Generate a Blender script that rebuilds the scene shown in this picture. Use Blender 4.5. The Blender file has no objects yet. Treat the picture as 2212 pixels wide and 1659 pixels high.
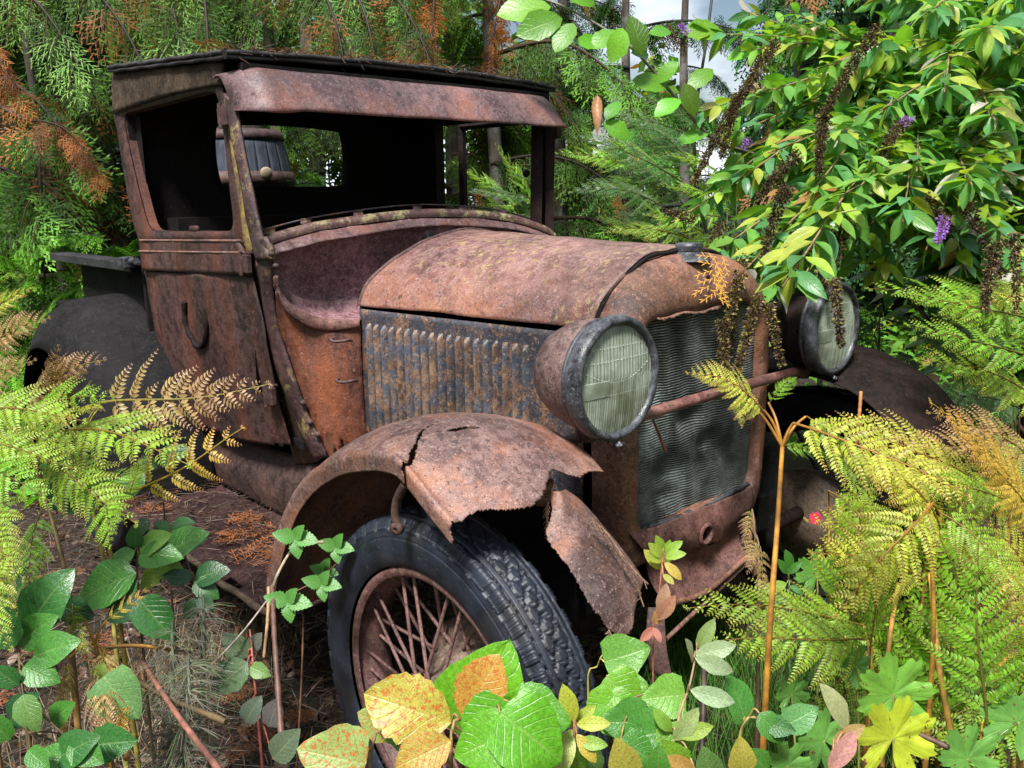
import bpy, math, random
import numpy as np
from mathutils import Vector, Matrix
from mathutils import noise as mnoise
random.seed(7); RNG = np.random.default_rng(7)
SC = bpy.context.scene
COL = SC.collection
R = math.radians

# ------------------------------------------------------------------ camera
CAM_POS = np.array([1.2586, -1.7110, 1.3089])
YAW, PITCH, ROLL, FPX = R(137.51628), R(12.29257), R(-.86161), 1835.1   # focal length for a 2212 px wide frame
_f = np.array([math.cos(PITCH)*math.cos(YAW), math.cos(PITCH)*math.sin(YAW), -math.sin(PITCH)])
_r = np.array([math.sin(YAW), -math.cos(YAW), 0.0]); _u = np.cross(_r, _f)
CR = _r*math.cos(ROLL)+_u*math.sin(ROLL); CU = -_r*math.sin(ROLL)+_u*math.cos(ROLL); CF = _f
cd = bpy.data.cameras.new('camera'); cam = bpy.data.objects.new('camera', cd); COL.objects.link(cam)
cam.matrix_world = Matrix(((CR[0], CU[0], -CF[0], CAM_POS[0]), (CR[1], CU[1], -CF[1], CAM_POS[1]),
                           (CR[2], CU[2], -CF[2], CAM_POS[2]), (0, 0, 0, 1)))
cd.sensor_width = 36; cd.lens = 36*FPX/2212; cd.clip_start = .02; cd.clip_end = 600
SC.camera = cam
def at(px, py, **k):
    """the point of the place seen at a spot of the photograph, at x=, y=, z= or at depth d="""
    d = CF+CR*(px-1106)/FPX+CU*(829.5-py)/FPX
    a, v = list(k.items())[0]
    t = v if a == 'd' else (v-CAM_POS['xyz'.index(a)])/d['xyz'.index(a)]
    return CAM_POS+d*t

# ------------------------------------------------------------------ sky and sun
SUN_EL, SUN_AZ = R(58), R(-62)       # soft high light from the clearing, camera side
w = bpy.data.worlds.new('World'); SC.world = w; w.use_nodes = True
nt = w.node_tree; nt.nodes.clear()
out = nt.nodes.new('ShaderNodeOutputWorld'); bg = nt.nodes.new('ShaderNodeBackground')
sky = nt.nodes.new('ShaderNodeTexSky'); sky.sky_type = 'NISHITA'; sky.sun_disc = False
sky.sun_elevation = SUN_EL; sky.sun_rotation = R(90)-SUN_AZ; sky.dust_density = 2; sky.air_density = 1.2
tc = nt.nodes.new('ShaderNodeTexCoord'); mp = nt.nodes.new('ShaderNodeMapping'); mp.inputs['Scale'].default_value = (1, 1, 2.2)
nz = nt.nodes.new('ShaderNodeTexNoise'); nz.inputs['Scale'].default_value = 2.3; nz.inputs['Detail'].default_value = 6
rp = nt.nodes.new('ShaderNodeValToRGB'); rp.color_ramp.elements[0].position = .43; rp.color_ramp.elements[1].position = .57
mx = nt.nodes.new('ShaderNodeMixRGB'); mx.inputs['Color2'].default_value = (13.5, 14.2, 15.4, 1)
nt.links.new(tc.outputs['Generated'], mp.inputs['Vector']); nt.links.new(mp.outputs['Vector'], nz.inputs['Vector'])
nt.links.new(nz.outputs['Fac'], rp.inputs['Fac']); nt.links.new(rp.outputs['Color'], mx.inputs['Fac'])
nt.links.new(sky.outputs['Color'], mx.inputs['Color1']); nt.links.new(mx.outputs['Color'], bg.inputs['Color'])
bg.inputs['Strength'].default_value = .062
nt.links.new(bg.outputs['Background'], out.inputs['Surface'])
sl = bpy.data.lights.new('sun', 'SUN'); sl.energy = 4.3; sl.angle = R(11); sl.color = (1, .975, .94)
so = bpy.data.objects.new('sun', sl); COL.objects.link(so)
sd = Vector((math.cos(SUN_EL)*math.cos(SUN_AZ), math.cos(SUN_EL)*math.sin(SUN_AZ), math.sin(SUN_EL)))
so.rotation_euler = sd.to_track_quat('Z', 'Y').to_euler()
SC.view_settings.view_transform = 'Standard'; SC.view_settings.look = 'None'
SC.view_settings.exposure = .85; SC.view_settings.gamma = 1; SC.view_settings.use_curve_mapping = False

# ------------------------------------------------------------------ helpers
class NM:
    """collects vertices and faces (with uv and colour per vertex) and links them as one mesh"""
    def __init__(s): s.V=[]; s.F4=[]; s.F3=[]; s.UV=[]; s.C=[]; s.n=0
    def add(s, V, F, uv=None, col=None):
        V = np.asarray(V, float).reshape(-1, 3); m = len(V); F = list(F) if not isinstance(F, np.ndarray) else F
        if isinstance(F, np.ndarray):
            (s.F4 if F.shape[1] == 4 else s.F3).append(F+s.n)
        else:
            q = [f for f in F if len(f) == 4]; t = [f for f in F if len(f) == 3]
            for f in F:
                if len(f) > 4: t += [(f[0], f[i], f[i+1]) for i in range(1, len(f)-1)]
            if q: s.F4.append(np.array(q)+s.n)
            if t: s.F3.append(np.array(t)+s.n)
        s.V.append(V); s.UV.append(np.zeros((m, 2)) if uv is None else np.asarray(uv, float).reshape(m, 2))
        c = np.ones((m, 3))*.5 if col is None else np.broadcast_to(np.asarray(col, float), (m, 3)).copy()
        s.C.append(c); s.n += m
        return s
    def inst(s, tpl, M, T, C):
        """many copies of a template: M (K,3,3), T (K,3), C (K,3)"""
        V, F, uv = tpl; K = len(T)
        if K == 0: return
        W = np.einsum('kij,nj->kni', M, V)+T[:, None, :]
        base = (np.arange(K)*len(V))[:, None, None]
        s.add(W.reshape(-1, 3), (F[None]+base).reshape(-1, F.shape[1]), np.tile(uv, (K, 1)), np.repeat(C, len(V), 0))
    def data(s, name, mat, smooth=True):
        V = np.concatenate(s.V); me = bpy.data.meshes.new(name); me.vertices.add(len(V)); me.vertices.foreach_set('co', V.ravel())
        q = np.concatenate(s.F4) if s.F4 else np.zeros((0, 4), int); t = np.concatenate(s.F3) if s.F3 else np.zeros((0, 3), int)
        li = np.concatenate([q.ravel(), t.ravel()]); me.loops.add(len(li)); me.loops.foreach_set('vertex_index', li.astype(np.int32))
        ls = np.concatenate([np.arange(len(q))*4, len(q)*4+np.arange(len(t))*3]); me.polygons.add(len(ls))
        me.polygons.foreach_set('loop_start', ls.astype(np.int32))
        me.polygons.foreach_set('use_smooth', np.full(len(ls), smooth))
        uvl = me.uv_layers.new(name='UVMap'); uvl.data.foreach_set('uv', np.concatenate(s.UV)[li].ravel())
        ca = me.color_attributes.new('Col', 'FLOAT_COLOR', 'POINT'); c = np.concatenate(s.C)
        ca.data.foreach_set('color', np.hstack([c, np.ones((len(c), 1))]).ravel())
        me.update(); me.validate(); me.materials.append(mat); return me
    def build(s, name, mat, parent=None, smooth=True):
        o = bpy.data.objects.new(name, s.data(name, mat, smooth)); COL.objects.link(o)
        if parent is not None: o.parent = parent
        return o
def tag(o, label=None, cat=None, group=None, kind=None):
    for k, v in (('label', label), ('category', cat), ('group', group), ('kind', kind)):
        if v: o[k] = v
    return o
def empty(name, loc=(0, 0, 0), label=None, cat=None, group=None):
    o = bpy.data.objects.new(name, None); COL.objects.link(o); o.location = loc; o.empty_display_size = .05
    return tag(o, label, cat, group)
def link(name, me, parent=None, M=None):
    o = bpy.data.objects.new(name, me); COL.objects.link(o)
    if parent is not None: o.parent = parent
    if M is not None: o.matrix_basis = M
    return o
def mod(o, t, **k):
    m = o.modifiers.new(t.lower(), t)
    for a, b in k.items(): setattr(m, a, b)
    return m
def solid(o, th=.003, off=0): return mod(o, 'SOLIDIFY', thickness=th, offset=off)
def bevel(o, w=.002, seg=2): return mod(o, 'BEVEL', width=w, segments=seg, limit_method='ANGLE')
def grid_faces(n, m, closed_n=False, closed_m=False):
    """faces of an n x m grid of vertices (n rows)"""
    i = np.arange(n if closed_n else n-1); j = np.arange(m if closed_m else m-1)
    I, J = np.meshgrid(i, j, indexing='ij'); I2 = (I+1) % n; J2 = (J+1) % m
    return np.stack([I*m+J, I*m+J2, I2*m+J2, I2*m+J], -1).reshape(-1, 4)
def spline(pts, n):
    """n points along a Catmull-Rom curve through pts (chord parametrised)"""
    P = np.asarray(pts, float); d = np.linalg.norm(np.diff(P, axis=0), axis=1); t = np.concatenate([[0], np.cumsum(d**.5+1e-9)])
    x = np.linspace(0, t[-1], n); m = np.zeros_like(P)
    m[1:-1] = (P[2:]-P[:-2])/(t[2:]-t[:-2])[:, None]; m[0] = (P[1]-P[0])/(t[1]-t[0]); m[-1] = (P[-1]-P[-2])/(t[-1]-t[-2])
    k = np.clip(np.searchsorted(t, x, 'right')-1, 0, len(P)-2); h = (t[k+1]-t[k])[:, None]; u = ((x-t[k])[:, None])/h
    return (2*u**3-3*u**2+1)*P[k]+(u**3-2*u**2+u)*h*m[k]+(-2*u**3+3*u**2)*P[k+1]+(u**3-u**2)*h*m[k+1]
def tube_v(pts, rad, n=8):
    P = np.asarray(pts, float); N = len(P); r = np.broadcast_to(np.asarray(rad, float), (N,))
    T = np.gradient(P, axis=0); T /= np.linalg.norm(T, axis=1)[:, None]+1e-12
    a = np.cross(T[0], [0, 0, 1.]); 
    if np.linalg.norm(a) < 1e-3: a = np.cross(T[0], [1., 0, 0])
    a /= np.linalg.norm(a); A = [a]
    for i in range(1, N):
        b = A[-1]-T[i]*np.dot(A[-1], T[i]); b /= np.linalg.norm(b)+1e-12; A.append(b)
    A = np.array(A); Bn = np.cross(T, A); th = np.linspace(0, 2*math.pi, n, endpoint=False)
    V = P[:, None]+r[:, None, None]*(A[:, None]*np.cos(th)[None, :, None]+Bn[:, None]*np.sin(th)[None, :, None])
    return V.reshape(-1, 3), grid_faces(N, n, closed_m=True)
def add_tube(nm, pts, rad, n=8, col=None, cap=True):
    V, F = tube_v(pts, rad, n); N = len(V)//n
    uv = np.stack([np.tile(np.arange(n)/n, N), np.repeat(np.arange(N)/max(1, N-1), n)], 1)
    nm.add(V, F, uv, col)
    if cap and n > 3:
        nm.add(V[:n], [tuple(range(n))[::-1]], None, col); nm.add(V[-n:], [tuple(range(n))], None, col)
    return nm
def add_box(nm, c, h, rot=None, col=None):
    V = np.array([(x, y, z) for x in (-1, 1) for y in (-1, 1) for z in (-1, 1)], float)*np.asarray(h)
    if rot is not None: V = V@np.asarray(rot).T
    return nm.add(V+np.asarray(c), [(0, 1, 3, 2), (4, 6, 7, 5), (0, 4, 5, 1), (2, 3, 7, 6), (0, 2, 6, 4), (1, 5, 7, 3)], None, col)
def add_grid(nm, P, uv=None, col=None, cn=False, cm=False, keep=None):
    """P (n,m,3); keep: boolean (n-1,m-1) of faces kept"""
    n, m = P.shape[:2]; F = grid_faces(n, m, cn, cm)
    if keep is not None: F = F[keep.ravel()]
    if uv is None:
        a, b = np.meshgrid(np.linspace(0, 1, n), np.linspace(0, 1, m), indexing='ij'); uv = np.stack([b, a], -1)
    return nm.add(P.reshape(-1, 3), F, uv.reshape(-1, 2), col)
def revolve(nm, prof, c, axis, n=48, col=None):
    """prof: (r, h) pairs; h along axis from c"""
    ax = np.asarray(axis, float); ax /= np.linalg.norm(ax); a = np.cross(ax, [0, 0, 1.])
    if np.linalg.norm(a) < 1e-3: a = np.array([1., 0, 0])
    a /= np.linalg.norm(a); b = np.cross(ax, a); th = np.linspace(0, 2*math.pi, n, endpoint=False)
    pr = np.asarray(prof, float)
    V = np.asarray(c)+pr[:, None, 1:2]*ax+pr[:, None, 0:1]*(a*np.cos(th)[None, :, None]+b*np.sin(th)[None, :, None])
    return add_grid(nm, V, cm=True, uv=np.stack(np.meshgrid(np.linspace(0, 1, len(pr)), np.arange(n)/n, indexing='ij'), -1), col=col)
def fbm(P, s=1., o=4, seed=0):
    P = np.asarray(P, float); sh = P.shape[:-1]; Q = P.reshape(-1, 3)
    return np.array([mnoise.fractal(Vector((p[0]*s+seed*17.3, p[1]*s+seed*3.1, p[2]*s)), 1.0, 2.0, o) for p in Q]).reshape(sh)

# ------------------------------------------------------------------ materials
def new_mat(name):
    m = bpy.data.materials.new(name); m.use_nodes = True; t = m.node_tree; t.nodes.clear()
    o = t.nodes.new('ShaderNodeOutputMaterial'); b = t.nodes.new('ShaderNodeBsdfPrincipled'); t.links.new(b.outputs[0], o.inputs[0])
    return m, t, b, o
def nnoise(t, scale, detail=6, rough=.6, vec=None, dist=0):
    n = t.nodes.new('ShaderNodeTexNoise'); n.inputs['Scale'].default_value = scale; n.inputs['Detail'].default_value = detail
    n.inputs['Roughness'].default_value = rough; n.inputs['Distortion'].default_value = dist
    if vec is not None: t.links.new(vec, n.inputs['Vector'])
    return n.outputs['Fac']
def ramp(t, fac, stops, interp='LINEAR'):
    r = t.nodes.new('ShaderNodeValToRGB'); cr = r.color_ramp; cr.interpolation = interp
    while len(cr.elements) < len(stops): cr.elements.new(.5)
    for e, (p, c) in zip(cr.elements, stops):
        e.position = p; e.color = (*c, 1) if hasattr(c, '__len__') else (c, c, c, 1)
    t.links.new(fac, r.inputs['Fac']); return r.outputs['Color']
def mix(t, a, b, fac, mode='MIX'):
    m = t.nodes.new('ShaderNodeMixRGB'); m.blend_type = mode
    for s, v in (('Color1', a), ('Color2', b), ('Fac', fac)):
        if isinstance(v, (int, float)): m.inputs[s].default_value = v if s == 'Fac' else (v, v, v, 1)
        elif isinstance(v, tuple): m.inputs[s].default_value = (*v, 1)
        else: t.links.new(v, m.inputs[s])
    return m.outputs['Color']
def mth(t, op, a, b=None):
    m = t.nodes.new('ShaderNodeMath'); m.operation = op
    for i, v in enumerate((a, b)):
        if v is None: continue
        if isinstance(v, (int, float)): m.inputs[i].default_value = v
        else: t.links.new(v, m.inputs[i])
    return m.outputs[0]
def coords(t, scale=(1, 1, 1)):
    c = t.nodes.new('ShaderNodeTexCoord'); m = t.nodes.new('ShaderNodeMapping'); m.inputs['Scale'].default_value = scale
    t.links.new(c.outputs['Object'], m.inputs['Vector']); return m.outputs['Vector']
def bump(t, b, h, dist=.002, st=1.):
    n = t.nodes.new('ShaderNodeBump'); n.inputs['Distance'].default_value = dist; n.inputs['Strength'].default_value = st
    t.links.new(h, n.inputs['Height']); t.links.new(n.outputs['Normal'], b.inputs['Normal'])
def rust(name, dark, mid, light, spot=(.02, .012, .012), orange=None, patch=None, patch_col=None, patch_lo=.56, lichen=None, rough=(.45, .85), streak=False, scale=1., bmp=.0022, flecks=.0, low=None):
    """layered rust: large tonal areas, orange bloom, dark pits, optional old paint and lichen"""
    m, t, b, o = new_mat(name); v = coords(t); vs = coords(t, (1, 1, .22)) if streak else v
    n1 = nnoise(t, 5*scale, 8, .65, vs, .3); n2 = nnoise(t, 30*scale, 8, .7, v); n3 = nnoise(t, 140*scale, 6, .75, v); n4 = nnoise(t, 420*scale, 3, .7, v)
    c = ramp(t, n1, [(.36, dark), (.50, mid), (.64, light)])
    c = mix(t, c, ramp(t, n2, [(.42, dark), (.56, light)]), .5)
    if orange:
        om = ramp(t, nnoise(t, 5*scale, 10, .74, vs), [(.47, 0.), (.62, .85)])
        if low:  # sky sheen on top painted in: orange rust fades above this height
            sp_ = t.nodes.new('ShaderNodeSeparateXYZ'); t.links.new(v, sp_.inputs[0]); zz_ = mth(t, 'ADD', sp_.outputs['Z'], mth(t, 'MULTIPLY', n1, .12))
            om = mth(t, 'MULTIPLY', ramp(t, mth(t, 'SUBTRACT', zz_, low-.5), [(.42, 1.), (.60, .22)]), ramp(t, nnoise(t, 5*scale, 10, .74, vs), [(.40, .1), (.58, 1.)]))
        c = mix(t, c, orange, om)
    if patch:
        pm = mth(t, 'ADD', mth(t, 'MULTIPLY', nnoise(t, patch*scale, 9, .78, v, .4), .75), mth(t, 'MULTIPLY', n3, .25))
        c = mix(t, c, mix(t, patch_col, tuple(min(1, x*1.9+.01) for x in patch_col), n2), ramp(t, pm, [(patch_lo-.02, 0.), (patch_lo+.03, .92)]))
    c = mix(t, c, ramp(t, nnoise(t, 2.6*scale, 6, .6, vs, .8), [(.36, .45), (.52, 1.), (.66, 1.35)]), 1., 'MULTIPLY')
    c = mix(t, c, spot, ramp(t, n3, [(.55, 0.), (.63, .85)])); c = mix(t, c, spot, mth(t, 'MULTIPLY', ramp(t, n2, [(.56, 0.), (.62, .8)]), ramp(t, n1, [(.44, 1.), (.56, .2)])))
    c = mix(t, c, tuple(min(1, x*1.5+.02) for x in light), ramp(t, nnoise(t, 85*scale, 5, .75, v, .6), [(.56, 0.), (.68, .6)]))
    if lichen:
        lm = mth(t, 'MULTIPLY', ramp(t, nnoise(t, 55*scale, 6, .7, v), [(.54, 0.), (.60, 1.)]), ramp(t, nnoise(t, 3*scale, 3, .5, v), [(.48, 0.), (.60, 1.)]))
        c = mix(t, c, lichen, mth(t, 'MULTIPLY', lm, .75))
    fl = ramp(t, nnoise(t, 260*scale, 2, .5, v), [(.66, 0.), (.72, 1.)])
    c = mix(t, c, (.55, .47, .44), mth(t, 'MULTIPLY', fl, flecks))
    c = mix(t, c, ramp(t, n4, [(.32, .6), (.68, 1.35)]), 1., 'MULTIPLY')
    t.links.new(c, b.inputs['Base Color']); b.inputs['Specular IOR Level'].default_value = .2 if rough[0] > .58 else .5
    t.links.new(ramp(t, mth(t, 'ADD', mth(t, 'MULTIPLY', n2, .6), mth(t, 'MULTIPLY', n3, .4)), [(.4, rough[0]), (.6, rough[1])]), b.inputs['Roughness'])
    h = mth(t, 'ADD', mth(t, 'MULTIPLY', n2, 1.), mth(t, 'ADD', mth(t, 'MULTIPLY', n3, .8), mth(t, 'MULTIPLY', n4, .35)))
    bump(t, b, h, bmp, .9); return m
M = {}
M['hood'] = rust('hood_rust', (.058, .027, .031), (.135, .068, .066), (.26, .155, .145), low=1.12, orange=(.28, .11, .052), lichen=(.34, .27, .10), flecks=.35, rough=(.30, .62), bmp=.0016)  # orange thinned on the crown, where sky sheen is put into the colour
M['fender'] = rust('fender_rust', (.075, .036, .032), (.155, .082, .070), (.27, .17, .148), orange=(.30, .12, .06), flecks=.5, rough=(.42, .75), bmp=.0014)
M['visor'] = rust('visor_rust', (.06, .030, .034), (.125, .066, .068), (.22, .135, .135), orange=(.19, .07, .045), flecks=.3, rough=(.4, .7), bmp=.0012)
M['door'] = rust('door_rust', (.009, .005, .0055), (.042, .017, .0155), (.12, .055, .045), orange=(.12, .035, .017), streak=True, flecks=.12, rough=(.42, .8))
M['cowl'] = rust('cowl_rust', (.022, .008, .007), (.10, .028, .016), (.23, .085, .048), orange=(.34, .088, .024), streak=True, flecks=.2, rough=(.4, .75))
M['well'] = rust('well_rust', (.085, .036, .042), (.20, .090, .10), (.36, .22, .23), flecks=.8, rough=(.28, .6))
M['pillar'] = rust('pillar_rust', (.025, .012, .013), (.062, .030, .030), (.12, .062, .058), patch=11, patch_col=(.22, .17, .06), patch_lo=.55, rough=(.35, .7))
M['frame'] = rust('frame_rust', (.03, .016, .015), (.07, .033, .030), (.12, .06, .05), rough=(.4, .8))
M['side'] = rust('hood_side_rust', (.085, .045, .028), (.16, .088, .05), (.28, .155, .085), patch=14, patch_col=(.012, .020, .032), patch_lo=.455, orange=(.30, .12, .05), flecks=.3, rough=(.35, .75), bmp=.003)
M['shell'] = rust('shell_rust', (.075, .034, .026), (.17, .078, .052), (.31, .165, .115), orange=(.28, .11, .045), flecks=.45, rough=(.33, .7), bmp=.003)
M['apron'] = rust('apron_rust', (.04, .016, .015), (.11, .042, .035), (.22, .10, .08), flecks=.25, rough=(.45, .8), bmp=.003)
M['darkmetal'] = rust('dark_metal', (.002, .002, .0025), (.005, .0045, .005), (.011, .010, .010), spot=(.003, .003, .003), rough=(.75, .95))
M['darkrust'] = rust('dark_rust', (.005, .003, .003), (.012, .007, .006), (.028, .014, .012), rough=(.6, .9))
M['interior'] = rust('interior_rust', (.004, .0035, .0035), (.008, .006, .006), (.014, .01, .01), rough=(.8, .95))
M['valance'] = rust('valance_rust', (.03, .016, .014), (.07, .034, .027), (.13, .065, .05), rough=(.5, .85))
M['bucket'] = rust('bucket_rust', (.07, .038, .036), (.15, .08, .072), (.27, .18, .16), rough=(.35, .65), patch=12, patch_col=(.03, .035, .05), patch_lo=.6, flecks=.2)
M['rim'] = rust('rim_worn_chrome', (.010, .011, .014), (.028, .030, .036), (.13, .14, .16), rough=(.22, .5), spot=(.015, .012, .012), flecks=.3, bmp=.0012)
M['louvre'] = rust('louvre_rust', (.07, .04, .028), (.17, .10, .06), (.30, .19, .12), patch=18, patch_col=(.035, .052, .075), patch_lo=.50, flecks=.4, rough=(.3, .6), bmp=.0015)
# ================================================================== THE TRUCK (front axle at x = 0, bonnet pointing to +x, near side at -y)
GZ = -.06
truck = empty('derelict_truck', (0, 0, GZ), 'rusted out vintage pickup truck with windowless cab and torn front wing, sunk among ferns', 'truck')
def part(nm, name, mat, smooth=True, parent=None):
    """a part of the truck; vertices are given in world axes"""
    o = nm.build(name, mat, None, smooth); o.parent = parent or truck
    o.matrix_parent_inverse = Matrix.Translation((0, 0, -GZ)); return o
def py(pts):            # (px, py, y) -> points
    return np.array([at(a, b, y=c) for a, b, c in pts])
def loft(c1, c2, n, m, bulge=0., nrm=(0, -1, 0)):
    """surface between two curves; n along the curves, m across"""
    A, B2 = spline(c1, n), spline(c2, n); u = np.linspace(0, 1, m)[None, :, None]
    return A[:, None]*(1-u)+B2[:, None]*u+np.asarray(nrm)*bulge*np.sin(math.pi*u)
def dents(P, amp, s=6, seed=0, nrm=(0, -1, 0)):
    return P+fbm(P, s, 3, seed)[..., None]*amp*np.asarray(nrm)
def ragged(n, m, side, depth, seed):
    """keep mask with a rotten edge along one side of a grid"""
    r = random.Random(seed); k = np.ones((n, m), bool); d = depth*.5
    L = n if side in ('m0', 'm1') else m
    for i in range(L):
        d += r.uniform(-1, 1)*depth*.35; d = min(max(d, 0), depth); q = int(d)
        if side == 'm0': k[i, :q] = False
        if side == 'm1' and q: k[i, -q:] = False
        if side == 'n0': k[:q, i] = False
        if side == 'n1' and q: k[-q:, i] = False
    return k
def ssd(z): return -(.605-.05*max(0, (1.1-z)/.5)**2 if z < 1.1 else .605)
def sidept(px, py_, off=0):
    y = -.605
    for _ in range(6): p = at(px, py_, y=y); y = ssd(p[2])-off
    return at(px, py_, y=y)

# ---------------- cab roof
def roofz(x, y): return 1.705+.072*max(0, -1.05-x)+.018*(1-(y/.63)**2)
n, m = 24, 16; X = np.linspace(-1.045, -1.955, n); Y = np.linspace(-.628, .635, m)
P = np.array([[(x, y, roofz(x, y)) for y in Y] for x in X]); nm = NM(); add_grid(nm, P)
o = part(nm, 'roof', rust('roof_skin', (.012, .010, .010), (.03, .022, .02), (.07, .055, .045), rough=(.6, .95))); solid(o, .012, -1)
M['wood'] = rust('old_wood', (.02, .014, .010), (.055, .038, .026), (.12, .085, .055), streak=False, rough=(.7, .95), scale=.8)
M['blackwood'] = rust('black_wood', (.008, .008, .009), (.02, .019, .02), (.055, .05, .052), rough=(.45, .85))
for k, (dz, dx) in enumerate(((.002, .005), (-.010, .001))):       # layered edge strips, front and near side
    for a, b in (((-1.05, -.628), (-1.05, .635)), ((-1.05, -.628), (-1.955, -.628))):
        pts = []
        for u in np.linspace(0, 1, 30):
            x, y = a[0]+(b[0]-a[0])*u, a[1]+(b[1]-a[1])*u
            fx = dx if a[0] == b[0] else 0; fy = 0 if a[0] == b[0] else -dx
            pts.append((x+fx, y+fy, roofz(x, y)+dz+.0015*math.sin(u*37+k*2)))
        nm = NM(); add_tube(nm, pts, .0068, 6); part(nm, 'roof_edge_strip', M['blackwood'])
nm = NM()                                                                            # board closing the gap under the roof
c1 = [at(245, 158, y=-.612), at(360, 146, y=-.612), at(480, 134, y=-.612)]; c2 = [at(247, 246, y=-.612), at(360, 208, y=-.612), at(480, 182, y=-.612)]
add_grid(nm, dents(loft(c1, c2, 24, 8), .004, 9)); o = part(nm, 'side_board', M['wood']); solid(o, .012)

# ---------------- sun visor over the windscreen opening
n, m = 60, 14; P = np.zeros((n, m, 3))
for i, u in enumerate(np.linspace(0, 1, n)):
    for j, v in enumerate(np.linspace(0, 1, m)):
        prof = [(-1.055, 1.668), (-1.03, 1.672), (-1.005, 1.662), (-.975, 1.625), (-.945, 1.575), (-.935, 1.556), (-.938, 1.549)]
        k = v*(len(prof)-1); a = int(min(k, len(prof)-2)); f = k-a; x = prof[a][0]*(1-f)+prof[a+1][0]*f; z = prof[a][1]*(1-f)+prof[a+1][1]*f
        y0 = -.628; y1 = .52+.075*v; y = y0+(y1-y0)*u
        e = max(0, 1-(y-y0)/.085)                      # rounded near end that turns back to the pillar
        x -= .095*e**2.2; z -= .02*e**2*(1-v); z += .010*math.sin(min(1, (y-y0)/.16)*math.pi)*-1*(v**3)+.006*v
        P[i, j] = (x, y, z+.006*(y > 0)*0)
P = dents(P, .004, 5, 2, (1, 0, .5)); nm = NM(); add_grid(nm, P); o = part(nm, 'sun_visor', M['visor']); solid(o, .003, -1)
nm = NM()                                                                            # header rail behind the visor
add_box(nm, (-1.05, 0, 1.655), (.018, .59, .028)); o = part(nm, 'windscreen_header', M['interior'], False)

# ---------------- near door: window frame, belt panel, lower panel
def ring(outer, inner, n, off=0, f=sidept, bulge=.006):
    """frame between two closed pixel loops with matching points"""
    def per(l):
        P = np.array([f(a, b, off) for a, b in l]); Q = np.vstack([P[-1:], P, P[:2]]); 
        S = spline(Q, n*4); d = np.linalg.norm(S-P[0], axis=1); i0 = int(np.argmin(d[:n])); d2 = np.linalg.norm(S-P[0], axis=1); i1 = n*2+int(np.argmin(d2[n*2:]))
        S = S[i0:i1]; idx = np.linspace(0, len(S)-1, n+1)[:-1]; return S[idx.astype(int)]
    A, B2 = per(outer), per(inner); u = np.linspace(0, 1, 6)[None, :, None]
    return A[:, None]*(1-u)+B2[:, None]*u+np.array([0, -1, 0])*bulge*np.sin(math.pi*np.clip(u, 0, 1))
outer = [(246, 240), (290, 224), (360, 202), (430, 186), (474, 180), (484, 205), (497, 300), (511, 400), (521, 480), (524, 516), (505, 521), (420, 521), (340, 521), (308, 519), (290, 480), (270, 370), (255, 290)]
inner = [(270, 250), (300, 238), (360, 222), (430, 203), (458, 199), (470, 212), (484, 300), (495, 400), (503, 470), (501, 492), (490, 499), (420, 499), (345, 499), (326, 492), (314, 462), (291, 370), (274, 290)]
nm = NM(); P = ring(outer, inner, 120); add_grid(nm, P, cn=True)
P2 = P[:, -1:].copy(); P3 = np.concatenate([P2, P2+np.array([0, .035, 0])], 1); add_grid(nm, P3, cn=True)
door = part(nm, 'door', M['door'], True); mod(door, 'SMOOTH', iterations=1, factor=.4)
door['label'] = 'near side door with an empty rounded window opening'
sub = lambda nm_, name, mat, smooth=True, par=None: part(nm_, name, mat, smooth, par or door)
def subpart(nm_, name, mat, par, smooth=True):
    o = nm_.build(name, mat, None, smooth); o.parent = par; o.matrix_parent_inverse = par.matrix_parent_inverse.copy() if False else Matrix.Identity(4); return o
nm = NM(); P = loft([sidept(307, 518, .002), sidept(310, 545, .004), sidept(313, 584, .006)], [sidept(524, 516, .002), sidept(533, 548, .004), sidept(546, 594, .006)], 10, 24)
add_grid(nm, dents(P, .003, 8, 4)); o = subpart(nm, 'belt_panel', M['door'], door); solid(o, .012, -1)
for (a, b, y1) in ((303, 522, 519), (302, 530, 543)):
    nm = NM(); add_tube(nm, [sidept(a+(b-a)*u, y1+(1.5 if y1 < 530 else 3)*u, .014) for u in np.linspace(0, 1, 14)], .0042, 6); subpart(nm, 'bead', M['fender'], door)
l1 = [(313, 586), (322, 640), (336, 720), (352, 800), (376, 870), (404, 925)]; l2 = [(548, 596), (567, 680), (584, 780), (603, 880), (618, 935), (628, 968)]
nm = NM(); P = loft([sidept(*p) for p in l1], [sidept(*p) for p in l2], 40, 36, .012); P = dents(P, .006, 4, 6)
add_grid(nm, P, keep=ragged(39, 35, 'n1', 2, 5)); o = subpart(nm, 'lower_panel', M['door'], door); solid(o, .003)
nm = NM(); hs = [sidept(a, b, .020) for a, b in ((398, 652), (400, 690), (410, 722), (426, 748), (440, 742), (446, 715), (441, 680), (430, 655))]
add_tube(nm, spline(hs, 30), .0095+.0018*np.sin(np.arange(30)*1.7), 8); o = part(nm, 'horseshoe_handle', M['darkrust'])
for hx, hy in ((487, 250), (532, 570), (585, 855)):                                 # hinges
    nm = NM(); c = sidept(hx, hy, .016)
    add_box(nm, c, (.020, .008, .026)); add_box(nm, c+(-.028, 0, 0), (.012, .007, .022)); add_tube(nm, [c+(-.017, -.008, -.034), c+(-.017, -.008, .034)], .0065, 8)
    add_box(nm, c+(-.02, .012, .03), (.03, .008, .004)); o = part(nm, 'hinge', M['frame'], False); bevel(o, .003)
nm = NM(); add_box(nm, sidept(420, 494, -.004), (.03, .008, .010)); o = part(nm, 'window_stop', M['door'], False); bevel(o, .008, 3)

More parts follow.
